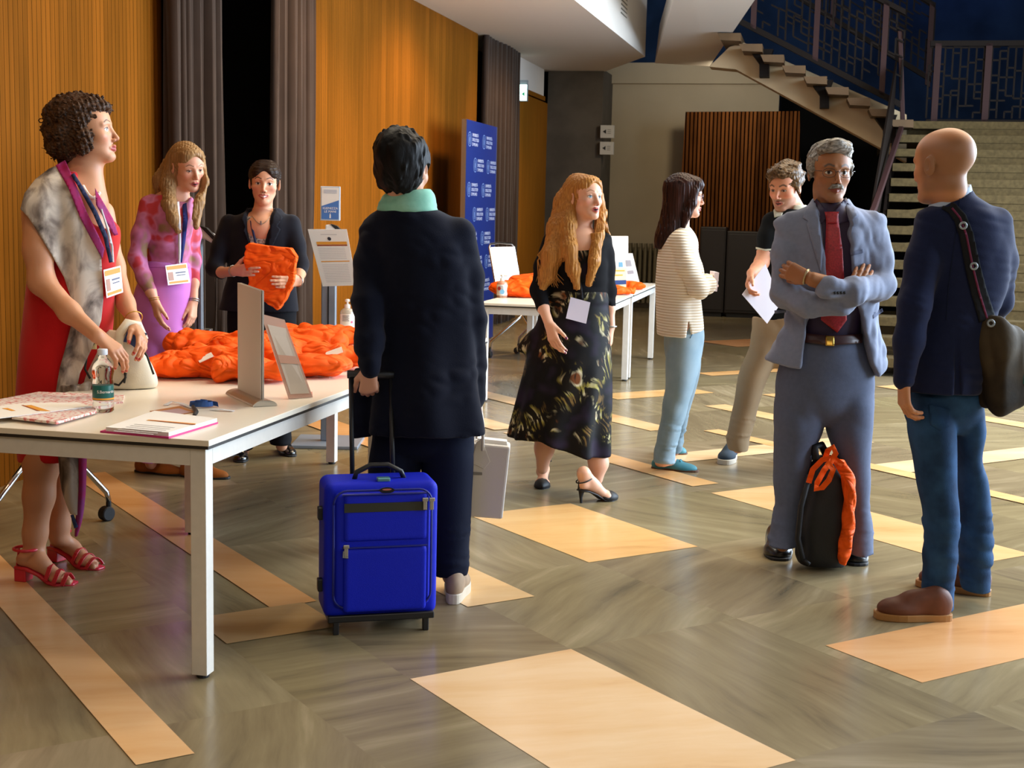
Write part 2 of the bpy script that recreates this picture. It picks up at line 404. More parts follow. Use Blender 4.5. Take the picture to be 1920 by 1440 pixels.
def cloth_patch(name, sd, poly, m, parent, thick=.004, off=.0, step=5, sink=.004, smooth=True, flat=False, paint=None):
    """a piece of cloth or card lying on a shape, outlined in the photograph, given its own thickness"""
    poly = [np.array(p, float) for p in poly]; B = []
    for i in range(len(poly)):
        a, b = poly[i], poly[(i+1) % len(poly)]; k = max(1, int(np.linalg.norm(b-a)/step))
        B += [a+(b-a)*q/k for q in range(k)]
    nb = len(B); A = np.array(B); x0, y0 = A.min(0); x1, y1 = A.max(0)
    def inside(p):
        c = False; j = len(A)-1
        for i in range(len(A)):
            if (A[i, 1] > p[1]) != (A[j, 1] > p[1]) and p[0] < (A[j, 0]-A[i, 0])*(p[1]-A[i, 1])/(A[j, 1]-A[i, 1])+A[i, 0]: c = not c
            j = i
        return c
    inner = [np.array((x, y)) for x in np.arange(x0+step/2, x1, step) for y in np.arange(y0+step/2, y1, step)]
    inner = [p for p in inner if inside(p) and np.min(np.sum((A-p)**2, 1)) > (step*.45)**2]
    V = [Vector((p[0], -p[1])) for p in B+inner]
    res = delaunay_2d_cdt(V, [(i, (i+1) % nb) for i in range(nb)], [list(range(nb))], 1, 1e-4)
    v2 = [(v[0], -v[1]) for v in res[0]]; fs = [list(f) for f in res[2]]; ed = [list(e) for e in res[1]]
    P, d = march(sd, v2)
    if flat:
        n_ = len(P); A3 = np.c_[np.array(v2), np.ones(n_)]; dep = np.linalg.norm(P-CAM, axis=1)
        co = np.linalg.lstsq(A3, 1/dep, rcond=None)[0]; dep2 = 1/(A3@co); dep2 -= max(0, (dep2-dep).max()*.6); P = CAM+d*dep2[:, None]
    else:
        nb_ = [[] for _ in v2]
        for e in ed: nb_[e[0]].append(e[1]); nb_[e[1]].append(e[0])
        dep = np.linalg.norm(P-CAM, axis=1)
        for _ in range(2): dep = np.array([.5*dep[i]+.5*np.mean(dep[nb_[i]]) if nb_[i] else dep[i] for i in range(len(dep))])
        P = CAM+d*dep[:, None]
    top = P-d*(thick+off); bot = P-d*off+d*sink; n_ = len(P)
    cnt = {}
    for f in fs:
        for i in range(len(f)):
            e = (f[i], f[(i+1) % len(f)]); cnt[e] = 1
    rim = [e for e in cnt if (e[1], e[0]) not in cnt]
    faces = [f for f in fs]+[[i+n_ for i in f][::-1] for f in fs]+[[e[1], e[0], e[0]+n_, e[1]+n_] for e in rim]
    o = mesh_obj(name, np.concatenate([top, bot]), faces, m, parent, smooth)
    bm = bmesh.new(); bm.from_mesh(o.data); bmesh.ops.recalc_face_normals(bm, faces=bm.faces); bm.to_mesh(o.data); bm.free()
    if smooth and not flat: pass
    return o
def strip_poly(pts, w):
    pts = [np.array(p, float) for p in pts]; L, R_ = [], []; m = len(pts)
    for i, p in enumerate(pts):
        d = pts[min(i+1, m-1)]-pts[max(i-1, 0)]; d /= np.linalg.norm(d)+1e-9; n_ = np.array([-d[1], d[0]]); ww = w[i] if hasattr(w, '__len__') else w
        L.append(p+n_*ww/2); R_.append(p-n_*ww/2)
    return L+R_[::-1]
def rows(Y, rr):
    """silhouette rows of the photograph -> loft nodes; row = (py, x left, x right, depth radius[, dY])"""
    out = []
    for q in rr:
        py, xl, xr, ry = q[:4]; y_ = Y+(q[4] if len(q) > 4 else 0)
        a, b = aty(xl, py, y_), aty(xr, py, y_); out.append(((a[2]+b[2])/2, (a[0]+b[0])/2, y_, abs(b[0]-a[0])/2, ry))
    return out
# ------------------------------------------------------------------ the hall
RM4 = Matrix(((AX[0], BX[0], 0, OR[0]), (AX[1], BX[1], 0, OR[1]), (0, 0, 1, 0), (0, 0, 0, 1)))
def room(o):
    o.matrix_world = RM4; return o
def struct(mb, name, m=None, **kw):
    o = room(mb.build(name, m, **kw)); o['kind'] = 'structure'; return o
def bx3(mb, s0, s1, t0, t1, z0, z1): mb.box(((s0+s1)/2, (t0+t1)/2, (z0+z1)/2), (abs(s1-s0)/2, abs(t1-t0)/2, abs(z1-z0)/2))

def wood_mat(name, c1, c2, axis_, pitch, groove, rough=.4, gdark=.45):
    """boards with fine upright grooves"""
    q = NT(name); tc = q.n('ShaderNodeTexCoord'); sp = q.n('ShaderNodeSeparateXYZ', {0: (tc, 'Object')})
    sc = (1.2, 1.2, 1.2); mp = q.coord(scale=(14, 14, .7)); nz = q.n('ShaderNodeTexNoise', {'Vector': (mp, 0), 'Scale': 2., 'Detail': 6.})
    fl = q.n('ShaderNodeMath', {0: (sp, axis_), 1: pitch*3}, operation='DIVIDE'); f2 = q.n('ShaderNodeMath', {0: (fl, 0)}, operation='FLOOR')
    wn = q.n('ShaderNodeTexWhiteNoise', {'W': (f2, 0)}, noise_dimensions='1D')
    ad = q.n('ShaderNodeMath', {0: (wn, 0), 1: .35}, operation='MULTIPLY'); a2 = q.n('ShaderNodeMath', {0: (nz, 0), 1: .75}, operation='MULTIPLY'); a3 = q.n('ShaderNodeMath', {0: (ad, 0), 1: (a2, 0)}, operation='ADD')
    rp = q.ramp((a3, 0), [(.25, lin(c2)), (.75, lin(c1))])
    fr = q.n('ShaderNodeMath', {0: (sp, axis_), 1: pitch}, operation='DIVIDE'); fr2 = q.n('ShaderNodeMath', {0: (fr, 0)}, operation='FRACT')
    lt = q.n('ShaderNodeMath', {0: (fr2, 0), 1: groove}, operation='LESS_THAN')
    cc = lin(c2); mx = q.mix((lt, 0), (rp, 0), (cc[0]*gdark, cc[1]*gdark, cc[2]*gdark, 1)); q.t.links.new(mx[0].outputs[mx[1]], q.b.inputs['Base Color'])
    iv = q.n('ShaderNodeMath', {0: 1., 1: (lt, 0)}, operation='SUBTRACT'); q.bump((iv, 0), .6, .004)
    q.b.inputs['Roughness'].default_value = rough; q.b.inputs['Specular IOR Level'].default_value = .10; q.b.inputs['IOR'].default_value = 1.12
    return q.m
M_wood = wood_mat('oak_boards', '7E4A14', '623A0E', 1, .042, .10)
M_wood2 = wood_mat('oak_door', '8E5818', '70440E', 1, .9, .004, .3)
M_slat = wood_mat('walnut_slats', '7A4A24', '4A2A14', 0, .055, .38, .5, .12)
M_white = mat('white_plaster', 'E4DCD2', .7, bump=.03, bscale=300)
M_taupe = mat('taupe_plaster', 'A89A82', .8, var=.06, vscale=2)
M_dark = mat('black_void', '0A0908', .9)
M_col = mat('grey_concrete', '5A534A', .75, var=.25, vscale=3, bump=.1)
M_conc = mat('board_marked_concrete', '57492E', .85, var=.3, vscale=25, bump=.35, bscale=90)
M_strg = mat('stair_plaster', 'B8A07E', .8)
M_blue = mat('rough_blue_grey_wall', '2C4468', .9, var=.45, vscale=1.5, bump=.3, bscale=20)
M_curt = mat('brown_velvet', '38291F', .95, spec=.1, sheen=.15, var=.15, vscale=5)
M_bronze = mat('dark_bronze', '150E0A', .6, spec=.12)
M_rail = mat('brown_steel', '341F1E', .6, spec=.2)
M_tread = mat('brown_wood_tread', '5C4326', .5, var=.2)

# floor: one slab of stone laid in oblong pieces turned 45 degrees to the walls
def stone(name, stops, rough, scale, tint=.3):
    q = NT(name); uv = q.n('ShaderNodeUVMap', uv_map='grain')
    mp = q.n('ShaderNodeMapping', {'Vector': (uv, 0), 'Scale': (1, 1, 1)})
    wrp = q.n('ShaderNodeTexNoise', {'Vector': (mp, 0), 'Scale': 1.1, 'Detail': 2.})
    wv = q.n('ShaderNodeMath', {0: (wrp, 0), 1: .22}, operation='MULTIPLY'); cb = q.n('ShaderNodeCombineXYZ', {1: (wv, 0)})
    va = q.n('ShaderNodeVectorMath', {0: (mp, 0), 1: (cb, 0)}, operation='ADD')
    m2 = q.n('ShaderNodeMapping', {'Vector': (va, 0), 'Scale': scale})
    nz = q.n('ShaderNodeTexNoise', {'Vector': (m2, 0), 'Scale': 1., 'Detail': 7., 'Roughness': .62})
    big = q.n('ShaderNodeTexNoise', {'Vector': (mp, 0), 'Scale': 1.7, 'Detail': 3.})
    a = q.n('ShaderNodeMath', {0: (nz, 0), 1: .75}, operation='MULTIPLY'); b = q.n('ShaderNodeMath', {0: (big, 0), 1: .25}, operation='MULTIPLY'); c = q.n('ShaderNodeMath', {0: (a, 0), 1: (b, 0)}, operation='ADD')
    rp = q.ramp((c, 0), stops)
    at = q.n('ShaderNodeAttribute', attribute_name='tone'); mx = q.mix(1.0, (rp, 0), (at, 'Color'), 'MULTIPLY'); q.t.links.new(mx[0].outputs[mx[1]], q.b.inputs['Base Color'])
    r2 = q.n('ShaderNodeMapRange', {0: (big, 0), 3: rough, 4: rough+.12}); q.l(r2, 0, q.b, 'Roughness')
    return q.m
M_grey = stone('grey_veined_stone', [(.30, lin('6A604C')), (.44, lin('8A7C60')), (.56, lin('96886A')), (.72, lin('B0A284'))], .17, (1.2, 11, 1))
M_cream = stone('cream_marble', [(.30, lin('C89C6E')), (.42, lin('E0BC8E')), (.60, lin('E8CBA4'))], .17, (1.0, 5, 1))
s2 = math.sqrt(2)
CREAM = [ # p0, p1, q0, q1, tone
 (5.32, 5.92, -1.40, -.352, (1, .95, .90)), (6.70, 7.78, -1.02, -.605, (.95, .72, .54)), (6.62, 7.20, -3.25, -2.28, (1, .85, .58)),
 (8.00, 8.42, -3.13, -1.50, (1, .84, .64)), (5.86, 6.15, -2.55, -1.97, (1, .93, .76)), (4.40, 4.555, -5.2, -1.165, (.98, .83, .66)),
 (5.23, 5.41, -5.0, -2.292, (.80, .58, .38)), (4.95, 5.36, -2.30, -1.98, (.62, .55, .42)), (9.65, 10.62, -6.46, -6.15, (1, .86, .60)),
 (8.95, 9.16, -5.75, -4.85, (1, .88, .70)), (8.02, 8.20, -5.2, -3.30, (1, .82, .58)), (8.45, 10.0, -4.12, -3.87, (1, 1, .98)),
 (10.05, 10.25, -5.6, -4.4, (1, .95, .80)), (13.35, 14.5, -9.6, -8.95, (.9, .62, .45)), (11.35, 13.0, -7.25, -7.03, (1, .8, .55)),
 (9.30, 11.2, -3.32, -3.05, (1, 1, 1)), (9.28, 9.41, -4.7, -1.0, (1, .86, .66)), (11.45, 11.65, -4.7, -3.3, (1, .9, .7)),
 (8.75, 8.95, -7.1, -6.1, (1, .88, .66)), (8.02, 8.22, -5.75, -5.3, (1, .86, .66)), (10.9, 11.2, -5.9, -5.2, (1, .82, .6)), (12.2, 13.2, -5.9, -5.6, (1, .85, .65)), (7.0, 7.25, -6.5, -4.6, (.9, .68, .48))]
rs = random.Random(7)
vs_, fs_, uvs, tones, mi = [], [], [], [], []
def slab(p0, p1, q0, q1, ang, tone, m, z=0.):
    n = len(vs_)
    for p, q in ((p0, q0), (p1, q0), (p1, q1), (p0, q1)): vs_.append(((p+q)/s2, (p-q)/s2, z))
    fs_.append((n, n+1, n+2, n+3)); ox, oy = rs.uniform(0, 50), rs.uniform(0, 50); c, s_ = math.cos(ang), math.sin(ang)
    for p, q in ((p0, q0), (p1, q0), (p1, q1), (p0, q1)): uvs.append((c*p+s_*q+ox, -s_*p+c*q+oy))
    tones.append(tone); mi.append(m)
pl = [-6, -3, -1, 1.0, 2.6, 3.7, 4.40, 4.95, 5.32, 5.92, 6.64, 7.20, 8.0, 8.95, 10.0, 11.3, 12.8, 14.6, 16.6, 18, 20, 23, 27]
ql = [-24, -20, -17, -15, -13.4, -12, -10.6, -9.2, -7.8, -6.5, -5.4, -4.4, -3.2, -2.29, -1.40, -.36, .6, 1.8, 3, 4.4, 6, 9, 13]
for i in range(len(pl)-1):
    for j in range(len(ql)-1):
        if rs.random() < .5: ang = math.pi/2+rs.uniform(-.12, .12)
        else: ang = rs.uniform(-.12, .12)
        if rs.random() < .35: ang += rs.choice((-.45, .45))
        t = rs.uniform(.78, 1.02); slab(pl[i], pl[i+1], ql[j], ql[j+1], ang, (t, t*rs.uniform(.96, 1), t*rs.uniform(.86, 1.0)), 0)
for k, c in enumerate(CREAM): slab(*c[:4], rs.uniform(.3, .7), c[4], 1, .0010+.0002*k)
fl = mesh_obj('floor', vs_, fs_, None, None, False, [M_grey, M_cream], mi)
uvl = fl.data.uv_layers.new(name='grain'); uvl.data.foreach_set('uv', np.array(uvs, np.float32).ravel())
ta = fl.data.color_attributes.new('tone', 'FLOAT_COLOR', 'CORNER'); ta.data.foreach_set('color', np.repeat(np.c_[np.array(tones), np.ones(len(tones))], 4, axis=0).astype(np.float32).ravel())
room(fl); fl['kind'] = 'structure'
m = MB(); bx3(m, -6, 22, -14, 26, -.3, -.02); struct(m, 'trim_1', M_col)

# left wall in two stretches, the passage between them, the door panel
m = MB(); bx3(m, -.12, 0, -9, 8.62, 0, 3.42); bx3(m, -.12, 0, 10.92, 16.36, 0, 3.42); struct(m, 'wall_left', M_wood)
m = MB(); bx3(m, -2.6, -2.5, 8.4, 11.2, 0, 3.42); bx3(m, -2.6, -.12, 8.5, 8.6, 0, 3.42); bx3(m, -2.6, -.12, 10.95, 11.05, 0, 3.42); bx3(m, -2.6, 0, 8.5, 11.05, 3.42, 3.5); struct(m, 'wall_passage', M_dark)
m = MB(); bx3(m, -.9, -.6, 8.62, 10.2, 3.02, 3.06); struct(m, 'trim_2', M_white)
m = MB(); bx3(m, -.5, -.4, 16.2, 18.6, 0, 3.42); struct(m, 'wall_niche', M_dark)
m = MB(); bx3(m, -.10, 0, 18.45, 21.4, 0, 2.94); door = struct(m, 'door_1', M_wood2)
m = MB(); bx3(m, -.12, -.02, 18.3, 20.3, 3.02, 3.4); struct(m, 'trim_3', M_white)
m = MB(); bx3(m, -.10, .004, 18.45, 20.3, 2.96, 3.02); struct(m, 'trim_4', M_wood2)
m = MB(); bx3(m, -.14, -.1, 20.2, 21.5, 2.9, 3.5); struct(m, 'trim_5', M_dark)
# ceiling over the left side: a faceted white soffit whose end slants
m = MB(); lo = [(-.4, -9), (1.52, -9), (1.55, 13.9), (1.62, 18.7), (.80, 20.6), (-.4, 20.6)]
m.prism([(a, b, 3.40) for a, b in lo], (0, 0, 1.6)); struct(m, 'ceiling', M_white)
m = MB(); bx3(m, -7, 22, -14, 26, 6.6, 6.8); struct(m, 'ceiling_upper', mat('dark_ceiling', '3A3630', .9))
# inclined white beam beyond it
m = MB()
A = [(1.71, 19.0, 3.35), (2.42, 19.0, 3.31), (3.28, 15.0, 3.54), (2.43, 15.0, 3.55)]
m.prism([A[0], A[1], (3.40, 14.4, 3.75), (2.52, 14.4, 3.78)], (0, .4, .55)); struct(m, 'trim_6', M_white)
# column, back wall, dark recess under the stair
m = MB(); bx3(m, 0, .80, 20.5, 21.4, 0, 3.42); struct(m, 'trim_7', M_col)
m = MB(); bx3(m, .6, 3.24, 21.4, 21.6, 0, 3.6); bx3(m, .6, 3.24, 21.3, 21.6, 3.3, 3.6); struct(m, 'wall_back', M_taupe)
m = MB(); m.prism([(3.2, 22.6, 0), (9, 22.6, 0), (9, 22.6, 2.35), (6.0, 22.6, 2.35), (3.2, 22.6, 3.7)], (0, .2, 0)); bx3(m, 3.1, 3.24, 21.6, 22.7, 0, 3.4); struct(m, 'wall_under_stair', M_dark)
m = MB(); bx3(m, -1, 14, 23.4, 23.6, 2.4, 6.7); struct(m, 'wall_upper_floor', M_blue)
m = MB(); bx3(m, 4.7, 14, 17.5, 23.5, 2.34, 2.52); struct(m, 'floor_landing', M_conc)
m = MB(); bx3(m, 5.2, 14, 17.6, 17.8, 0, 2.36); struct(m, 'wall_landing', M_conc)
m = MB(); bx3(m, 13, 13.2, -14, 26, 0, 1.0); bx3(m, 13, 13.2, 1.2, 2, 1, 5); bx3(m, 13, 13.2, 9.6, 11, 1, 5); bx3(m, 13, 13.2, -14, 26, 5, 6.7); struct(m, 'wall_right', M_white)
m = MB(); bx3(m, -7, 22, -13, -12.8, 0, 6.7); struct(m, 'wall_front', M_taupe)

# lower flight: wide pale steps climbing away from us, open at their left ends
fl_ = thing('staircase', 'wide pale concrete stair flight behind the balding man', 'staircase'); room(fl_)
NS = 15
for i in range(NS):
    z1 = (i+1)*2.52/NS; t0 = 13.6+i*3.9/NS; sl = 4.42+.32*i/NS
    q = MB(); bx3(q, sl, 9.2, t0, t0+.34, z1-.085, z1); q.build('step', M_conc, fl_, bevel=.004)
q = MB()
for i in range(NS):
    z1 = (i+1)*2.52/NS; t0 = 13.6+i*3.9/NS; z0 = z1-2.52/NS
    q.prism([(4.62+.32*i/NS, t0+.008, z0), (9.2, t0+.008, z0), (9.2, t0+.008, z1-.084), (5.3+.2*i/NS, t0+.008, z1-.084)], (0, .02, 0))
q.build('riser', M_conc, fl_)
q = MB(); q.prism([(4.36, 13.5, 0), (4.36, 13.9, 0), (4.72, 17.6, 2.2), (4.72, 17.6, 2.5), (4.68, 17.2, 2.5)], (.03, 0, 0)); q.build('string', M_bronze, fl_)
# handrail of the lower flight and its post
q = MB(); P = [st(ont(*v)) for v in ((1600, 478, 13.2), (1643, 395, 14.2), (1697, 232, 17.3), (1697, 228, 17.3), (1692, 58, 17.3))]
q.ribbon(P, (-1, 0, .0), .07, .05); tag(q.build('handrail', M_rail, fl_, bevel=.006), 'purple brown handrail')
q = MB(); q.prism([(4.3, 13.5, .25), (4.3, 13.5, 1.05), (4.66, 17.3, 3.2), (4.66, 17.3, 2.55)], (.02, 0, 0)); q.build('rail_panel', M_bronze, fl_)
# upper flight: white string with wooden treads on dark brackets
up = thing('staircase', 'upper stair flight with white string and dark wooden treads', 'staircase'); room(up)
q = MB(); g = lambda x, y, t: st(ont(x, y, t))
q.prism([g(1330, 125, 17.5), g(1380, 130, 17.5), g(1700, 304, 17.5), g(1700, 215, 17.5), g(1395, 80, 17.5), g(1368, 88, 17.5)], (0, .35, 0)); q.build('string', M_strg, up)
for i in range(9):
    x, y = 1345+i*40.5, 62+i*20.3
    a = g(x+44, y, 17.05); b = g(x, y, 17.05); c = g(x+6, y+13, 17.05); d = g(x+44, y+15, 17.05)
    q = MB(); q.prism([b, a, d, c], (0, 1.5, 0)); q.build('tread', M_tread, up)
for x, y in ((1424, 92), (1537, 150), (1657, 215)):
    q = MB(); q.prism([g(x-20, y, 17.3), g(x+26, y, 17.3), g(x+18, y+22, 17.3), g(x+18, y+52, 17.3), g(x, y+52, 17.3), g(x, y+28, 17.3)], (0, .2, 0)); q.build('bracket', M_bronze, up)
# balustrades with pierced metal panels
def lattice(q, A, B, h0, h1, seed, n):
    """pierced sheet: random bars between a lower and an upper rail from A to B"""
    r_ = random.Random(seed); A = np.asarray(A); B = np.asarray(B); d = (B-A); L = np.linalg.norm(d[:2]); e = d/np.linalg.norm(d[:2]); flat = np.array([e[0], e[1], 0])
    def bar(u0, v0, u1, v1):
        P0 = A+e*u0+np.array([0, 0, v0]); P1 = A+e*u1+np.array([0, 0, v1]); w = np.cross(flat, (0, 0, 1))*.006
        if abs(u1-u0) > abs(v1-v0): o_ = np.array([0, 0, .010])
        else: o_ = flat*.010
        q.prism([P0-o_-w, P0+o_-w, P1+o_-w, P1-o_-w], w*2)
    H = h1-h0; nu = int(L/.085)
    for i in range(nu+1):
        u = i*L/nu
        v = h0
        while v < h1-.05:
            v2 = min(h1, v+r_.uniform(.06, .32))
            if r_.random() < .8: bar(u, v, u, v2)
            if i < nu: bar(u, v2, min(L, u+L/nu*r_.choice((1, 1, 2))), v2)
            v = v2
def balustrade(name, label, A, B, h0, h1, posts, seed):
    t_ = thing(name, label, 'balustrade'); room(t_); A = np.asarray(A, float); B = np.asarray(B, float); d = B-A
    w = np.array([-d[1], d[0], 0]); w = w/np.linalg.norm(w)*.03
    for nm, z, hh in (('top_rail', h1, .06), ('bottom_rail', h0, .07)):
        q = MB(); up_ = np.array([0, 0, hh/2]); P0 = A+(0, 0, z); P1 = B+(0, 0, z); q.prism([P0-up_-w, P0+up_-w, P1+up_-w, P1-up_-w], w*2); q.build(nm, M_bronze, t_)
    for f in posts:
        P_ = A+d*f; e = d/np.linalg.norm(d)*.035; q = MB(); q.prism([P_-e-w, P_+e-w, P_+e-w+(0, 0, h1), P_-e-w+(0, 0, h1)], w*2); q.build('post', M_rail, t_)
    q = MB(); lattice(q, A, B, h0+.05, h1-.04, seed, 0); q.build('pierced_panel', M_bronze, t_)
balustrade('balustrade', 'dark pierced metal balustrade sloping along the upper stair flight', g(1345, 18, 17.25)-np.array([0, 0, .0]), g(1688, 196, 17.25), 0.0, 1.02, (.2, .54, .9), 3)
balustrade('balustrade', 'dark pierced metal balustrade along the landing edge', (5.05, 17.6, 2.5), (9.5, 17.6, 2.5), .03, .92, (.02, .145, .4, .7), 5)
balustrade('balustrade', 'dark pierced metal balustrade on the far side of the landing', g(1440, -25, 19.0), g(1745, 165, 19.0), .1, 1.0, (.4, .98), 8)

# curtains
def curtain(t0, t1, s0, depth, folds, label, seed, flare=.12):
    r_ = random.Random(seed); N, K = folds*10, 26; ph = [r_.uniform(-.5, .5) for _ in range(folds+2)]
    P = np.zeros((N+1, K+1, 3))
    for i in range(N+1):
        u = i/N
        for k in range(K+1):
            v = k/K; a = u*folds*2*math.pi+ph[int(u*folds)]*.6+.5*math.sin(v*2+seed+u*5)*v
            P[i, k] = (s0+depth*(.6+.4*math.sin(u*9+seed))*math.sin(a)*(.75+.25*v)+.02*math.sin(3*a), t0+(t1-t0)*(u+(u-.5)*flare*v)+.03*math.cos(a)*v, 3.40*(1-v)+.015)
    q = MB(); q.grid(P); o = room(q.build('curtain', M_curt, smooth=True, solid=.006)); tag(o, label, 'curtain'); return o
curtain(8.50, 9.22, .10, .085, 6, 'brown curtain hanging to the floor left of the dark passage', 1, .05)
curtain(10.12, 10.86, .10, .085, 6, 'brown curtain hanging right of the dark passage behind the woman in black', 4, .14)
curtain(16.42, 18.35, .06, .085, 11, 'brown curtain hanging behind the blue banner', 9, .05)
curtain(9.0, 10.6, -2.2, .05, 14, 'dark curtain deep inside the passage', 12, .0)

# exit sign
M_exit = mat('lit_exit_panel', 'CFF5EA', .4, emit=3.5)
ex = thing('exit_sign', 'small lit exit sign on the wall above the wooden door', 'sign'); room(ex)
a = g(973, 157, 18.6); b = g(989, 187, 18.6); s_, z_ = (a[0]+b[0])/2, (a[2]+b[2])/2
q = MB(); bx3(q, s_-.05, s_+.05, 18.62, 18.68, z_-.12, z_+.15); q.build('housing', mat('grey_plastic', '8A9094', .5), ex)
q = MB(); bx3(q, s_-.045, s_+.045, 18.60, 18.622, z_-.11, z_+.09); q.build('lit_panel', M_exit, ex)
M_green = mat('exit_green', '1E8A5A', .5, emit=1.0)
q = MB(); q.prism([(s_-.02, 18.597, z_-.03), (s_+.02, 18.597, z_-.06), (s_+.02, 18.597, z_+.0)], (0, .004, 0)); q.build('arrow', M_green, ex)
# soffit vent
q = MB(); vt = thing('vent', 'grey louvred vent grille high on the white soffit face', 'vent'); room(vt)
bx3(q, 1.55, 1.585, 16.6, 17.7, 3.62, 4.05); q.build('frame', mat('vent_frame', 'BDB6AA', .6), vt)
for k in range(8):
    q = MB(); bx3(q, 1.583, 1.597, 16.66, 17.64, 3.66+k*.048, 3.675+k*.048); q.build('slat', mat('vent_slat', '7C766C', .6) if k == 0 else bpy.data.materials['vent_slat'], vt)
# two little arrow signs on the column
M_sign = mat('pale_sign', 'B8B4AC', .6); M_blk = mat('matte_black', '121212', .6)
for k, (x0, y0, x1, y1) in enumerate(((1127, 235, 1151, 259), (1126, 266, 1150, 290))):
    a, b = g(x0, y0, 20.45), g(x1, y1, 20.45)
    sg = thing('arrow_sign', ('upper' if k == 0 else 'lower')+' of two square arrow signs on the grey column edge', 'sign', 'arrow signs on the column'); room(sg)
    q = MB(); bx3(q, a[0], b[0], 20.42, 20.498, b[2], a[2]); q.build('plate', M_sign, sg)
    cx, cz = a[0]*.68+b[0]*.32, (a[2]+b[2])/2
    q = MB(); q.prism([(cx-.025, 20.416, cz), (cx+.02, 20.416, cz-.03), (cx+.02, 20.416, cz+.03)], (0, .004, 0)); q.build('arrow', M_blk, sg)
    q = MB()
    for j in range(3): bx3(q, cx+.04, cx+.09, 20.417, 20.42, cz-.03+j*.025, cz-.02+j*.025)
    q.build('lettering', mat('sign_grey', '8C8880', .7) if k == 0 else bpy.data.materials['sign_grey'], sg)
# radiator
rd = thing('radiator', 'cast iron column radiator along the back wall under the taupe plaster', 'radiator'); room(rd); M_rad = mat('radiator_olive', '6A6048', .5)
for k in range(15):
    q = MB(); x = .95+k*.075; q.tube([(x, 21.25, .10), (x, 21.25, .93)], .026, 8); q.tube([(x, 21.15, .10), (x, 21.15, .93)], .026, 8); bx3(q, x-.02, x+.02, 21.12, 21.28, .90, .96); bx3(q, x-.02, x+.02, 21.12, 21.28, .08, .14); q.build('section', M_rad, rd)
for k in (1, 13):
    q = MB(); x = .95+k*.075; bx3(q, x-.02, x+.02, 21.13, 21.27, 0, .1); q.build('foot', M_rad, rd)
# slatted wooden screen and the dark cabinets before it
q = MB(); q.prism([(1.88, 20.75, .02), (3.72, 20.75, .02), (3.56, 20.55, 2.86), (1.98, 20.55, 2.84)], (0, .08, 0)); o = room(q.build('slatted_screen', M_slat)); tag(o, 'tall wooden screen of upright brown slats leaning at the back wall', 'screen')
M_cab = mat('near_black_wood', '1E1713', .5)
for k, (a, b, h) in enumerate(((2.30, 2.66, 1.24), (2.67, 3.22, 1.19), (3.23, 3.9, 1.16))):
    cb = thing('low_cabinet', ('leftmost', 'middle', 'rightmost')[k]+' of three dark cabinets before the slatted screen', 'cabinet', 'dark cabinets before the slatted screen'); room(cb)
    q = MB(); bx3(q, a, b, 20.0, 20.5, .06, h); q.build('body', M_cab, cb, bevel=.01)
    q = MB(); bx3(q, a+.03, b-.03, 20.04, 20.46, 0, .06); q.build('plinth', M_blk, cb)
    q = MB(); bx3(q, a+.02, b-.02, 19.985, 20.0, .1, h-.04); q.build('door', M_cab, cb, bevel=.004)
# ------------------------------------------------------------------ furniture and things
def rebase(root, base):
    """put the thing's Empty at its base, its parts stay where they were built"""
    b = np.asarray(base, float); root.location = tuple(b)
    for ch in root.children: ch.location = tuple(-b)
    return root
RZ = np.array([[AX[0], BX[0], 0], [AX[1], BX[1], 0], [0, 0, 1.]])
M_lam = mat('white_laminate', 'F6EEDD', .28, var=.03, vscale=3)
M_edge = mat('dark_edge', '2B2824', .5)  # dark strip just below the tabletop, above the aprons
M_frame = mat('white_lacquered_steel', 'E6E2DA', .35, var=.05, vscale=30)
M_chrome = mat('chrome', 'C9CBCE', .15, metal=1)
M_steel = mat('brushed_steel', 'A8ABAF', .35, metal=1)
M_rub = mat('black_rubber', '16171A', .6)
M_paper = mat('white_paper', 'F4F1EC', .7)
q = NT('orange_nonwoven'); mp = q.coord(scale=(1, 1, 1.6)); nz = q.n('ShaderNodeTexNoise', {'Vector': (mp, 0), 'Scale': 6.5, 'Detail': 1.5, 'Distortion': 1.2}); f1 = q.n('ShaderNodeMath', {0: (nz, 0), 1: .5}, operation='SUBTRACT'); f2 = q.n('ShaderNodeMath', {0: (f1, 0)}, operation='ABSOLUTE'); q.bump((f2, 0), .8, .09)
q.b.inputs['Base Color'].default_value = lin('F75C08'); q.b.inputs['Roughness'].default_value = .65; q.b.inputs['Specular IOR Level'].default_value = .2; M_ora = q.m
M_mag = mat('magenta_card', 'C8307E', .5)
M_ink = mat('dark_ink', '3A3A44', .7); M_gold = mat('amber_print', 'E8A33C', .6); M_brn = mat('rust_print', 'A4512A', .6)
M_navy = mat('navy_print', '23407A', .5)
M_clr = mat('clear_acrylic', 'F2F0F0', .06, trans=.9, alpha=1); M_clr.node_tree.nodes['Principled BSDF'].inputs['IOR'].default_value = 1.2
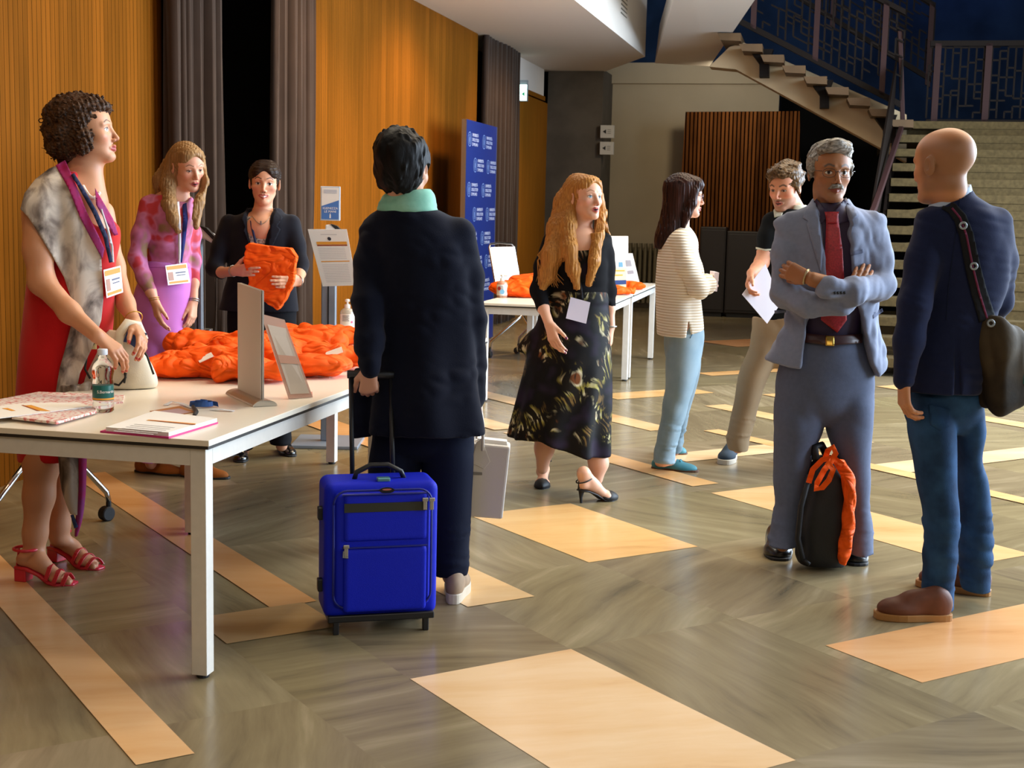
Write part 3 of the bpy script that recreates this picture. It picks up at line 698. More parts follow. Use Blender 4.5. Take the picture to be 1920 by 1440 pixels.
def table(s0, t0, label, L=1.74, W=.92):
    t_ = thing('white_table', label, 'table', 'white registration tables')
    def B(q, a, b, c, d, e, f): q.box(rm((a+b)/2, (c+d)/2, (e+f)/2), (abs(b-a)/2, abs(d-c)/2, abs(f-e)/2), RZ)
    s1, t1 = s0+W, t0+L
    q = MB(); B(q, s0, s1, t0, t1, .722, .74); q.build('tabletop', M_lam, t_, bevel=.002)
    q = MB(); B(q, s0+.004, s1-.004, t0+.004, t1-.004, .712, .722); q.build('edge_strip', M_edge, t_)
    for a, b, c, d in ((s0+.07, s1-.07, t0+.02, t0+.05), (s0+.07, s1-.07, t1-.05, t1-.02), (s0+.02, s0+.05, t0+.07, t1-.07), (s1-.05, s1-.02, t0+.07, t1-.07)):
        q = MB(); B(q, a, b, c, d, .658, .712); q.build('apron', M_frame, t_)
    for a in (s0+.02, s1-.07):
        for b in (t0+.02, t1-.07):
            q = MB(); B(q, a, a+.05, b, b+.05, .012, .712); lg = q.build('leg', M_frame, t_, bevel=.002)
            q = MB(); q.lathe(rm(a+.025, b+.025, 0), [(.018, 0), (.02, .003), (.02, .013)], 14); q.build('glide', M_rub, lg)
    return rebase(t_, rm((s0+s1)/2, (t0+t1)/2))
table(1.285, 4.55, 'nearest long white table with papers and a water bottle on it')
table(1.285, 6.292, 'white table end under the orange bags behind the nearest table')
table(1.485, 10.66, 'white table by the blue banner with a pump bottle and orange bags')
table(1.485, 12.475, 'far white table with white boxes and leaning notice sheets')

def px_quad(q, pts, z, th):
    P = [atz(x, y, z) for x, y in pts]; q.prism(P, (0, 0, th))
def lay(name, label, cat, pts, z, th, m, group=None):
    q = MB(); px_quad(q, pts, z, th); o = q.build(name, m); tag(o, label, cat, group); return o
def z4(*pts): return [(x/2.743, 620+y/2.743) for x, y in pts]
# patterned folders and leaflets
q = NT('red_sprig_pattern'); mp = q.coord(scale=(1, 1, 1)); vz = q.n('ShaderNodeTexNoise', {'Vector': (mp, 0), 'Scale': 70., 'Detail': 4.})
rp = q.ramp((vz, 0), [(.50, lin('F1E6DE')), (.60, lin('D77A78'))]); q.l(rp, 0, q.b, 'Base Color'); M_sprig = q.m
lay('patterned_folder', 'white folder with red sprig pattern lying under the leaflets at the table edge', 'folder', z4((-60, 372), (200, 322), (640, 338), (632, 372), (300, 410), (-60, 440)), .7405, .006, M_sprig)
lay('patterned_folder', 'red sprig patterned folder in front of the bottle at the table corner', 'folder', z4((60, 455), (290, 482), (496, 424), (480, 392), (250, 400)), .7475, .008, M_sprig)
pf = thing('leaflet', 'white printed leaflet lying on the red sprig folders', 'leaflet')
q = MB(); px_quad(q, z4((-60, 452), (0, 452), (160, 432), (470, 392), (400, 372), (130, 374), (-60, 395)), .757, .002); q.build('sheet', M_paper, pf)
q = MB(); px_quad(q, z4((120, 386), (160, 383), (262, 415), (205, 412)), .7592, .0006); q.build('print_band', M_gold, pf)
q = MB(); px_quad(q, z4((110, 384), (120, 383), (205, 413), (190, 413)), .7592, .0007); q.build('print_line', M_brn, pf)
q = MB(); px_quad(q, z4((10, 400), (40, 398), (80, 412), (60, 413)), .7592, .0006); q.build('text_block', M_gold, pf); rebase(pf, atz(60, 770, .757))
# stack of sheets in a magenta folder
pf = thing('paper_stack', 'stack of printed sheets in a magenta folder at the near table edge', 'papers')
q = MB(); px_quad(q, z4((515, 524), (868, 556), (1122, 478), (800, 440)), .7402, .005); q.build('folder', M_mag, pf)
q = MB(); px_quad(q, z4((545, 516), (868, 544), (1116, 470), (795, 430)), .7452, .012); q.build('sheets', M_paper, pf)
q = MB(); px_quad(q, z4((752, 462), (765, 458), (1008, 478), (1000, 484)), .7574, .0006); q.build('print_line', M_gold, pf)
q = MB(); px_quad(q, z4((770, 462), (775, 460), (1008, 482), (1003, 485)), .7582, .0004); q.build('print_line', M_brn, pf)
q = MB()
for k in range(6): px_quad(q, z4((690-k*22, 482+k*7), (700-k*22, 480+k*7), (900-k*22, 498+k*7), (895-k*22, 500+k*7)), .7574, .0005)
q.build('text_lines', mat('grey_print', 'C9C6C4', .7), pf); rebase(pf, atz(310, 800, .742))
# name badge, coiled lanyard
pf = thing('name_badge', 'name badge card lying beside the coiled lanyard', 'badge')
q = MB(); px_quad(q, z4((770, 416), (925, 390), (1005, 420), (880, 442)), .7402, .002); q.build('card', mat('badge_rust', 'B9793F', .5), pf)
q = MB(); px_quad(q, z4((800, 417), (920, 400), (985, 420), (885, 434)), .7423, .0006); q.build('photo_panel', mat('badge_mauve', 'B79AA0', .5), pf); rebase(pf, atz(330, 772, .74))
ly = thing('lanyard', 'coiled blue and white lanyard on the table by the sign stand', 'lanyard')
c = atz(380, 763, .742); M_lblue = mat('lanyard_blue', '3C5C98', .7); M_lwhite = mat('lanyard_white', 'DADCE2', .7)
q = MB(); pts = [c+np.array([(.052-.0009*i)*math.cos(i*.32), (.034-.0006*i)*math.sin(i*.32), .0+.0002*i]) for i in range(50)]
q.ribbon(pts, [np.array([math.cos(i*.32), math.sin(i*.32), .15]) for i in range(50)], .016, .0012); o = q.build('coil', M_lblue, ly, smooth=False); o.location.z = 0
for v in o.data.vertices: v.co.z += .0085
q = MB(); q.ribbon([atz(x, y, z) for x, y, z in ((310, 760, .743), (322, 753, .747), (340, 757, .745), (360, 765, .743))], (0, 0, 1), .016, .0015); q.build('strap', M_lwhite, ly)
q = MB(); q.ribbon([atz(x, y, z) for x, y, z in ((395, 768, .743), (415, 768, .745), (438, 771, .742))], (0, 0, 1), .018, .0015); q.build('strap', M_lwhite, ly)
q = MB(); q.tube([atz(x, y, .747) for x, y in ((362, 762), (368, 772), (364, 779))], [.006, .008, .006], 8); q.tube([atz(x, y, .748) for x, y in ((310, 783), (330, 784), (352, 785), (374, 786))], [.005, .002, .002, .004], 8); q.build('clip', M_rub, ly); rebase(ly, c)
# water bottle
M_pet = mat('clear_plastic', 'F6FAFC', .03, trans=1.0); M_pet.node_tree.nodes['Principled BSDF'].inputs['IOR'].default_value = 1.25
b = atz(194, 772, .74); bt = thing('water_bottle', 'small clear plastic water bottle with a green label', 'bottle')
q = MB(); q.lathe(b, [(.028, 0), (.034, .006), (.034, .03), (.031, .036), (.0335, .042), (.0335, .088), (.035, .096), (.032, .108), (.034, .120), (.036, .135), (.034, .150), (.025, .168), (.0145, .182), (.0135, .196)], 32); q.build('bottle_body', M_pet, bt, smooth=True)
q = MB(); q.lathe(b, [(.0343, .041), (.0345, .042), (.0345, .089), (.0343, .090)], 32); q.build('label', mat('teal_label', '0E5E58', .4), bt, smooth=True)
q = MB(); q.lathe(b, [(.0165, .190), (.0168, .192), (.0168, .206), (.0155, .209)], 24); q.build('cap', mat('pale_cap', 'D8DEEA', .4), bt, smooth=True)
def text3d(name, s_, pos, xdir, up, size, m, parent, extrude=.0006, align='CENTER'):
    cu = bpy.data.curves.new(name, 'FONT'); cu.body = s_; cu.size = size; cu.align_x = align; cu.align_y = 'CENTER'; cu.extrude = extrude; cu.resolution_u = 3
    o = bpy.data.objects.new(name, cu); COL.objects.link(o); cu.materials.append(m)
    x = np.asarray(xdir, float); x /= np.linalg.norm(x); u = np.asarray(up, float); u = u-x*(u@x); u /= np.linalg.norm(u); n_ = np.cross(x, u)
    o.matrix_world = Matrix(((x[0], u[0], n_[0], pos[0]), (x[1], u[1], n_[1], pos[1]), (x[2], u[2], n_[2], pos[2]), (0, 0, 0, 1)))
    dg = bpy.context.evaluated_depsgraph_get(); me = bpy.data.meshes.new_from_object(o.evaluated_get(dg)); mw = o.matrix_world.copy()
    bpy.data.objects.remove(o); me.transform(mw); me.materials.clear(); me.materials.append(m)
    o2 = bpy.data.objects.new(name, me); COL.objects.link(o2); o2.parent = parent; return o2
def wrap_text(s_, base, z, R, size, m, parent, name, face=(0, -1)):
    """lettering bent round a bottle"""
    a0 = math.atan2(face[1], face[0]); o = text3d(name, s_, (0, 0, 0), (1, 0, 0), (0, 1, 0), size, m, parent, .0003)
    for v in o.data.vertices:
        a = a0+v.co.x/R; r_ = R+.0006+v.co.z; y = v.co.y; v.co = (base[0]+r_*math.cos(a), base[1]+r_*math.sin(a), base[2]+z+y)
    return o
fd = -b[:2]/np.linalg.norm(b[:2]); wrap_text('S.Bernardo', b, .070, .0345, .0135, M_paper, bt, 'lettering', (fd[0]+.35, fd[1]))
q = MB(); q.lathe(b, [(.0346, .043), (.0349, .044), (.0349, .048), (.0346, .049)], 32); q.build('label_band', M_gold, bt); rebase(bt, b)
# sign stand with upright double panel, seen from its end
st1 = thing('sign_stand', 'upright silver framed sign stand seen edge on, on a curved base', 'sign stand')
P0, P1 = atz(449, 738, .745), atz(492, 757, .745); d = P1-P0; d[2] = 0; L_ = np.linalg.norm(d); e = d/L_; nn = np.array([-e[1], e[0], 0]); M_fr = mat('satin_aluminium', 'B9AFA2', .35, metal=.6)
hgt = .405
for sg_, nm in ((-1, 'panel'), (1, 'panel')):
    q = MB(); q.prism([P0+nn*sg_*.004, P1+nn*sg_*.004, P1+nn*sg_*.004+(0, 0, hgt-.012), P0+nn*sg_*.004+(0, 0, hgt)], nn*.002*sg_); q.build(nm, mat('grey_panel_card', 'C9BFB2', .5) if sg_ < 0 else bpy.data.materials['grey_panel_card'], st1)
q = MB(); q.tube([P1+(0, 0, 0), P1+(0, 0, hgt-.012)], .003, 6); q.tube([P0, P0+(0, 0, hgt)], .003, 6); q.build('edge_rod', M_fr, st1)
q = MB(); A_, B_ = P0-e*.035, P1+e*.03
prof = [(math.cos(a)*.042, math.sin(a)*.02) for a in np.linspace(0, math.pi, 12)]
q.prism([A_+nn*x+np.array([0, 0, y-.004]) for x, y in prof], B_-A_); q.build('base', M_fr, st1, smooth=False)
q = MB(); q.prism([B_+nn*x*1.02+np.array([0, 0, y*1.05-.004]) for x, y in prof], e*.004); q.build('base_cap', M_chrome, st1); rebase(st1, (P0+P1)/2)
# leaning acrylic holder
st2 = thing('sign_stand', 'leaning clear acrylic sign holder in front of the orange bags', 'sign stand')
P0, P1 = atz(541, 748, .742), atz(586, 745, .742); T0 = aty(489, 589, P0[1]+.06); T1 = aty(533, 600, P1[1]+.06)
q = MB(); nn = np.cross(P1-P0, T0-P0); nn /= np.linalg.norm(nn); q.prism([P0, P1, T1, T0], nn*.003); q.build('acrylic_sheet', mat('pinkish_acrylic', 'D9B6A8', .12, alpha=.72), st2)
mid = lambda a, b: P0+(P1-P0)*a+((T0-P0)*(1-a)+(T1-P1)*a)*b
q = MB(); q.prism([mid(.12, .05)+nn*.004, mid(.9, .05)+nn*.004, mid(.9, .88)+nn*.004, mid(.12, .88)+nn*.004], nn*.001); q.build('sheet', mat('pale_sheet', 'CFC2B6', .6), st2)
q = MB(); q.prism([mid(.12, .42)+nn*.0055, mid(.9, .42)+nn*.0055, mid(.9, .52)+nn*.0055, mid(.12, .52)+nn*.0055], nn*.0006); q.build('print_band', mat('salmon_print', 'CFA08C', .6), st2)
q = MB(); q.prism([P0, P1, P1+np.array([-.02, .13, 0]), P0+np.array([-.02, .13, 0])], (0, 0, .003)); q.build('foot', M_clr, st2); rebase(st2, (P0+P1)/2)
# pump bottles
def pump(base, h, w, label, tint, marks, face, group='hand sanitiser bottles'):
    t_ = thing('pump_bottle', label, 'bottle', group); hb = h*.70; R = w/2
    q = MB(); q.lathe(base, [(R*.9, 0), (R, .006), (R, hb*.82), (R*.93, hb*.90), (R*.6, hb*.97), (R*.36, hb)], 28); q.build('bottle_body', mat('sanitiser_'+tint, tint, .15, trans=.55), t_, smooth=True)
    q = MB(); q.lathe(base, [(R*1.005, hb*.14), (R*1.012, hb*.15), (R*1.012, hb*.76), (R*1.005, hb*.77)], 28); q.build('label', mat('pump_label_'+tint, 'E9E3DA', .5), t_, smooth=True)
    q = MB(); b_ = np.asarray(base, float); q.lathe(b_+(0, 0, hb), [(R*.38, -.004), (R*.40, 0), (R*.40, .018), (R*.30, .020), (R*.14, .022), (R*.14, h*.17), (R*.34, h*.18), (R*.34, h*.23), (R*.2, h*.25)], 18)
    top = b_+np.array([0, 0, hb+h*.21]); sd_ = np.array([-face[1], face[0], 0]); q.tube([top, top+sd_*R*.95, top+sd_*R*1.15-np.array([0, 0, .012])], [.006, .005, .004], 8); q.build('pump', mat('white_pump', 'EDEAE4', .4), t_, smooth=True)
    for (u, z, sz, m_) in marks:
        a = math.atan2(face[1], face[0])+u; c = b_+np.array([math.cos(a), math.sin(a), 0])*R*1.013+np.array([0, 0, hb*z]); tx = np.array([-math.sin(a), math.cos(a), 0]); nr = np.array([math.cos(a), math.sin(a), 0])
        q = MB(); pr = [c+tx*sz*math.cos(k*.7854)+np.array([0, 0, sz*math.sin(k*.7854)]) for k in range(8)]; q.prism(pr, nr*.0012); q.build('printed_mark', m_, t_)
    q = MB()
    for k in range(5):
        a = math.atan2(face[1], face[0]); c = b_+np.array([math.cos(a), math.sin(a), 0])*R*1.014+np.array([0, 0, hb*(.70-.05*k)]); tx = np.array([-math.sin(a), math.cos(a), 0]); nr = np.array([math.cos(a), math.sin(a), 0])
        q.prism([c-tx*R*.5, c+tx*R*(.5-.1*(k % 2)), c+tx*R*(.5-.1*(k % 2))+(0, 0, .002), c-tx*R*.5+(0, 0, .002)], nr*.0008)
    q.build('text_lines', M_ink, t_); return rebase(t_, base)
M_pink = mat('pink_mark', 'D04A7A', .5); M_red = mat('red_mark', 'C23A2A', .5); M_cyan = mat('blue_mark', '6FA6C8', .5)
b = atz(651, 624, .74); pump(b, .195, .078, 'white pump bottle of hand sanitiser on the table end by the woman in navy', 'E6DCCB', [(.9, .45, .007, M_pink)], (-.1, -1))
b = atz(941, 558, .74); pump(b, .19, .084, 'pump bottle with red and blue marks at the front of the far table', 'E8B79A', [(-.45, .55, .016, M_red), (.15, .36, .02, M_cyan)], (-.1, -1))
# stands with hand sanitiser dispensers
M_post = mat('blue_grey_post', '8B95A2', .4, metal=.3)
def dispenser(x0, x1, ytop, Y, label, sign):
    t_ = thing('dispenser_stand', label, 'dispenser stand', 'hand sanitiser stands'); a, b_ = aty(x0, ytop, Y), aty(x1, ytop, Y); cx, w = (a[0]+b_[0])/2, abs(b_[0]-a[0])/2; zt = a[2]
    q = MB(); q.box((cx, Y, zt/2+.01), (w, .03, zt/2-.01)); q.build('post', M_post, t_, bevel=.006)
    q = MB(); q.box((cx, Y-.031, zt/2+.01), (.004, .002, zt/2-.03)); q.build('groove', M_blk, t_)
    q = MB(); q.box((cx, Y, .01), (.2, .2, .01)); q.build('base_plate', M_post, t_, bevel=.004)
    q = MB(); pr = [(0, .0), (.035, .0), (.10, -.045), (.115, -.075), (.105, -.095), (.06, -.07), (0, -.06)]; q.prism([(cx-w*.4+x, Y-.06, zt+.035+z) for x, z in pr], (0, .11, 0)); q.build('dispenser_head', mat('dispenser_white', 'E6E4E2', .35) if 'dispenser_white' not in bpy.data.materials else bpy.data.materials['dispenser_white'], t_, bevel=.008)
    q = MB(); pr = [(.03, .006), (.07, -.006), (.118, -.055), (.12, -.085), (.105, -.07), (.06, -.025)]; q.prism([(cx-w*.4+x, Y-.064, zt+.035+z) for x, z in pr], (0, .05, 0)); q.build('spout', M_blk, t_)
    q = MB(); q.box((cx+w*.9, Y-.05, zt*.56), (.06, .05, .006)); q.build('drip_tray', M_clr, t_)
    if sign:
        A_, B_ = aty(601, 349, Y), aty(638, 414, Y); X0, X1, Z1, Z0 = A_[0], B_[0], A_[2], B_[2]
        q = MB(); q.box(((X0+X1)/2, Y, (Z0+Z1)/2), ((X1-X0)/2, .006, (Z1-Z0)/2)); q.build('sign_frame', mat('clear_frame', 'C9D2DA', .2), t_, bevel=.003)
        e_ = .008; q = MB(); q.prism([(X0+e_, Y-.0075, Z0+e_), (X1-e_, Y-.0075, Z0+e_), (X1-e_, Y-.0075, Z1-e_), (X0+e_, Y-.0075, Z1-e_)], (0, .001, 0)); q.build('sign_sheet', M_paper, t_)
        H_ = Z1-Z0; q = MB(); q.prism([(X0+e_, Y-.0085, Z0+e_), (X1-e_, Y-.0085, Z0+e_), (X1-e_, Y-.0085, Z0+H_*.60), (X0+e_, Y-.0085, Z0+H_*.42)], (0, .0008, 0)); q.build('blue_field', mat('sign_blue', '4A7BC4', .5), t_)
        text3d('lettering', 'IGIENIZZA\nLE MANI', ((X0+X1)/2, Y-.0092, Z0+H_*.31), (1, 0, 0), (0, 0, 1), .019, M_paper, t_)
        q = MB(); c = ((X0+X1)/2, Z0+H_*.12); q.prism([(c[0]-.004, Y-.0092, c[1]-.01), (c[0]+.004, Y-.0092, c[1]-.01), (c[0]+.004, Y-.0092, c[1]+.006), (c[0]+.0015, Y-.0092, c[1]+.018), (c[0]-.0015, Y-.0092, c[1]+.018), (c[0]-.004, Y-.0092, c[1]+.006)], (0, .0005, 0)); q.build('drop_mark', M_paper, t_)
        q = MB()
        for k in range(3): q.box(((X0+X1)/2, Y-.0086, Z1-.022-k*.008), ((X1-X0)*.33, .0006, .0018))
        q.build('text_lines', mat('faint_print', 'B9C2D2', .6), t_)
        # notice sheet held out in front
        Q = [aty(577, 430, Y-.16), aty(650, 430, Y-.16), aty(669, 535, Y-.10), aty(605, 537, Y-.10)]
        nn = np.cross(Q[1]-Q[0], Q[3]-Q[0]); nn /= np.linalg.norm(nn)
        if nn[1] > 0: nn = -nn
        sh = MB(); sh.prism(Q, -nn*.003); sheet = sh.build('notice_sheet', M_paper, t_)
        W_ = lambda u, v: Q[0]+(Q[1]-Q[0])*u*(1-v)+(Q[2]-Q[3])*u*v+(Q[3]-Q[0])*v+nn*.0008
        def strip(u0, u1, v0, v1, m_, nm):
            q = MB(); q.prism([W_(u0, v0), W_(u1, v0), W_(u1, v1), W_(u0, v1)], nn*.0004); q.build(nm, m_, sheet)
        strip(.14, .94, .215, .265, M_gold, 'print_band'); strip(.14, .94, .268, .292, M_brn, 'print_band'); strip(.14, .92, .555, .572, M_gold, 'print_line')
        q = MB()
        for v in list(np.arange(.33, .53, .03))+list(np.arange(.62, .95, .03)): q.prism([W_(.14, v), W_(.86, v), W_(.86, v+.006), W_(.14, v+.006)], nn*.0004)
        q.prism([W_(.3, .085), W_(.72, .085), W_(.72, .095), W_(.3, .095)], nn*.0004); q.build('text_lines', bpy.data.materials['grey_print'], sheet)
        q = MB(); cc = W_(.5, .165); u_, v_ = (Q[1]-Q[0])/np.linalg.norm(Q[1]-Q[0]), (Q[0]-Q[3])/np.linalg.norm(Q[0]-Q[3])
        q.prism([cc+u_*.011*math.cos(k*.52)+v_*.011*math.sin(k*.52) for k in range(12)], nn*.0005); q.build('seal', M_ink, sheet)
        q = MB(); q.tube([(cx, Y-.03, zt*.88), (Q[0]+Q[2])/2-nn*.003], .008, 8); q.build('holder_arm', M_post, t_)
    return rebase(t_, (cx, Y, 0))
dispenser(604, 631, 432, 8.15, 'grey sanitiser stand with a blue and white sign and a notice sheet', True)
dispenser(364, 379, 436, 7.85, 'grey sanitiser stand just behind the woman in pink', False)

# wheeled chairs with a white back and chrome frame
def chair(C_, ang, label):
    t_ = thing('wheeled_chair', label, 'chair', 'white backed chairs on castors')
    c, s_ = math.cos(ang), math.sin(ang); M3 = np.array([[c, -s_, 0], [s_, c, 0], [0, 0, 1.]]); C_ = np.asarray(C_, float)
    w = lambda x, y, z: C_+M3@np.array([x, y, z])   # local: +y is where the sitter looks
    q = MB(); N = 9; P = np.zeros((N, N, 3))
    for i in range(N):
        for k in range(N):
            u, v = i/(N-1)*2-1, k/(N-1); P[i, k] = w(u*.21, -.22-.10*v-.03*(1-u*u), .60+.46*v)
    q.grid(P); q.build('backrest', mat('white_mesh_back', 'D9D9DA', .5, bump=.2, bscale=300) if 'white_mesh_back' not in bpy.data.materials else bpy.data.materials['white_mesh_back'], t_, smooth=True, solid=.012)
    q = MB(); q.tube([w(-.22, -.2, .42), w(-.222, -.22, .6), w(-.222, -.325, 1.06), w(-.19, -.335, 1.09), w(0, -.36, 1.10), w(.19, -.335, 1.09), w(.222, -.325, 1.06), w(.222, -.22, .6), w(.22, -.2, .42)], .011, 8); q.build('back_frame', M_chrome, t_, smooth=True)
    q = MB(); P = np.zeros((N, N, 3))
    for i in range(N):
        for k in range(N):
            u, v = i/(N-1)*2-1, k/(N-1)*2-1; P[i, k] = w(u*.22, v*.22, .46+.012*(u*u-v*abs(v)))
    q.grid(P); q.build('seat', mat('dark_seat', '22242A', .7) if 'dark_seat' not in bpy.data.materials else bpy.data.materials['dark_seat'], t_, smooth=True, solid=.03)
    for sx in (-1, 1):
        q = MB(); q.tube([w(sx*.2, -.2, .44), w(sx*.2, .05, .43), w(sx*.25, .30, .13), w(sx*.25, .31, .09)], .013, 8); q.tube([w(sx*.2, .05, .43), w(sx*.26, -.26, .16), w(sx*.26, -.27, .10)], .013, 8); q.build('leg_frame', M_chrome, t_, smooth=True)
        for fy in (.31, -.27):
            k = .25 if fy > 0 else .26
            q = MB(); cc = w(sx*k, fy-.012, .033); ax_ = M3@np.array([1., 0, 0]); q.tube([cc-ax_*.022, cc-ax_*.018, cc+ax_*.018, cc+ax_*.022], [.028, .033, .033, .028], 18); q.tube([w(sx*k, fy, .05), w(sx*k, fy, .10)], .012, 8); q.build('castor', M_rub, t_, smooth=False)
    return rebase(t_, C_)
chair(rm(.50, 6.20), -math.radians(38), 'white backed wheeled chair behind the woman in the red dress')
p = atz(963, 676); chair(rm(1.22, 13.75), -math.radians(122), 'white backed wheeled chair behind the far table by the banner')

# blue banner wall with rows of seals and lettering
bn = thing('banner', 'tall blue banner panel with rows of white university seals and lettering', 'banner')
M_bblue = mat('banner_blue', '0E2468', .45); M_bw = mat('banner_white', 'AEBBDD', .5); M_bl = mat('banner_pale_blue', '6480B8', .5)
s_b, tb0, tb1, zb = .40, 14.3, 15.62, 2.30
q = MB(); q.box(rm(s_b, (tb0+tb1)/2, zb/2+.01), (.02, (tb1-tb0)/2, zb/2), RZ); q.build('panel', M_bblue, bn)
q = MB(); q.box(rm(s_b, tb0-.006, zb/2+.01), (.024, .006, zb/2), RZ); q.box(rm(s_b, tb1+.006, zb/2+.01), (.024, .006, zb/2), RZ); q.build('edge_trim', M_steel, bn)
nrm = AX; k_ = 0
for row in range(9):
    z = 2.12-row*.252
    for j in range(2):
        tc_ = tb0+.06+.60*j+(.24 if row % 2 else 0.)
        if row % 2 and j == 1: tc_ -= .04
        c = rm(s_b+.0205, tc_+.085, z); k_ += 1
        q = MB()
        for r0, r1 in ((.075, .066), (.048, .042)):
            ring = []
            for a in np.linspace(0, 2*math.pi, 21)[:-1]: ring.append((math.cos(a), math.sin(a)))
            n0 = len(q.v); vs2 = [c+BX*x*r0+np.array([0, 0, y*r0])+nrm*.001 for x, y in ring]+[c+BX*x*r1+np.array([0, 0, y*r1])+nrm*.001 for x, y in ring]
            q.add(vs2, [(i, (i+1) % 20, 20+(i+1) % 20, 20+i) for i in range(20)])
        q.prism([c+BX*.012+(0, 0, -.03)+nrm*.0006, c-BX*.012+(0, 0, -.03)+nrm*.0006, c-BX*.016+(0, 0, .012)+nrm*.0006, c+(0, 0, .034)+nrm*.0006, c+BX*.016+(0, 0, .012)+nrm*.0006], nrm*.0008)
        q.build('seal', M_bl, bn)
        text3d('lettering', 'UNIVERSITÀ\nDEGLI STUDI\nDI MILANO', c+BX*.10+nrm*.001, BX, (0, 0, 1), .047, M_bw, bn, .0004, 'LEFT')
rebase(bn, rm(s_b, (tb0+tb1)/2))

# things on the far tables
def upright(name, label, px, Y, th, m, parts=(), lean=0.0, group=None):
    t_ = thing(name, label, 'sign' if 'sheet' in name or 'poster' in name else 'box', group); Q = [aty(x, y, Y) for x, y in px]
    for i in range(2): Q[i] = aty(px[i][0], px[i][1], Y+lean)
    nn = np.cross(Q[1]-Q[0], Q[3]-Q[0]); nn /= np.linalg.norm(nn); nn = -nn if nn[1] > 0 else nn
    q = MB(); q.prism(Q, -nn*th); q.build('panel', m, t_)
    W_ = lambda u, v: Q[0]+(Q[1]-Q[0])*u*(1-v)+(Q[2]-Q[3])*u*v+(Q[3]-Q[0])*v+nn*.001
    for nm, u0, u1, v0, v1, m_ in parts:
        q = MB(); q.prism([W_(u0, v0), W_(u1, v0), W_(u1, v1), W_(u0, v1)], nn*.0008); q.build(nm, m_, t_)
    return rebase(t_, (Q[2]+Q[3])/2)
Yb = atz(1160, 548, .742)[1]
upright('display_box', 'tall white display box on the far table behind the blond woman', [(1138, 443), (1178, 443), (1178, 536), (1138, 536)], Yb+.9, .12, M_paper, [('printed_mark', .55, .85, .52, .62, M_cyan), ('text_block', .60, .80, .64, .70, M_ink)])
upright('poster', 'cream and blue card standing before the tall white box', [(1140, 502), (1175, 502), (1174, 539), (1140, 541)], Yb+.45, .01, mat('cream_card', 'EDD9B4', .6), [('print_band', 0, 1, .62, .84, M_navy), ('print_line', .1, .9, .12, .18, M_gold), ('print_line', .1, .8, .34, .40, M_gold)], .05)
upright('notice_sheet', 'white leaning notice sheet on the far table by the white top', [(1166, 475), (1186, 475), (1201, 538), (1172, 541)], Yb+.7, .004, M_paper, [('text_block', .25, .7, .2, .38, mat('grey_text', '9A9AA2', .6)), ('text_block', .3, .75, .5, .6, bpy.data.materials['grey_text']), ('text_block', .3, .8, .82, .9, M_ink)], .06)

# orange bags
def orange_bag(name, c, r_, yaw, seed, label, card=None, group='orange conference bags heaped on the near table', pitch=0., lump=1.):
    cz, sz = math.cos(yaw), math.sin(yaw); cp, sp = math.cos(pitch), math.sin(pitch)
    M3 = np.array([[cz, -sz, 0], [sz, cz, 0], [0, 0, 1.]])@np.array([[cp, 0, sp], [0, 1, 0], [-sp, 0, cp]])
    sd = SDF(); c = np.asarray(c, float); rr = np.asarray(r_, float); R_ = np.random.RandomState(seed)
    rr = rr*np.array([1, 1, .86]); sd.ell(c, rr, M3, .02)
    for k in range(5):
        o = M3@(np.array([R_.uniform(-.7, .7), R_.uniform(-.6, .6), R_.uniform(-.1, .35)])*rr); sd.ell(c+o, rr*np.array([R_.uniform(.3, .6), R_.uniform(.25, .5), R_.uniform(.5, .8)]), M3@np.array([[math.cos(k), -math.sin(k), 0], [math.sin(k), math.cos(k), 0], [0, 0, 1]]), .015)
    sd.cr(.018*lump, 24, seed, (1, .5, .5)); sd.cr(.009*lump, 55, seed+9, (.6, 1, .5)); sd.wr(.003, 30, seed+4, (1, 1, .4))
    sd.cut((0, 0, .742), (0, 0, -1))
    t_ = thing(name, label, 'bag', group)
    mesh_sdf('bag_body', sd, M_ora, t_, res=.008 if c[1] < 9 else .012, it=1)
    if card:
        x, y, a, sz_ = card; top, d = march(sd, [(x, y)]); n_ = np.array([-.25, -.45, .86]); n_ /= np.linalg.norm(n_); e1 = np.array([math.cos(a), math.sin(a), 0]); e1 -= n_*(e1@n_); e1 /= np.linalg.norm(e1); e2 = np.cross(n_, e1)
        q = MB(); q.box(top[0]+n_*.004, (sz_, sz_*.62, .0012), np.stack([e1, e2, n_], 1)); q.build('card', M_paper, t_)
    return rebase(t_, (c[0], c[1], .742))
def onT(x, y, dz=.05): p = atz(x, y, .742); return p+np.array([0, 0, dz])
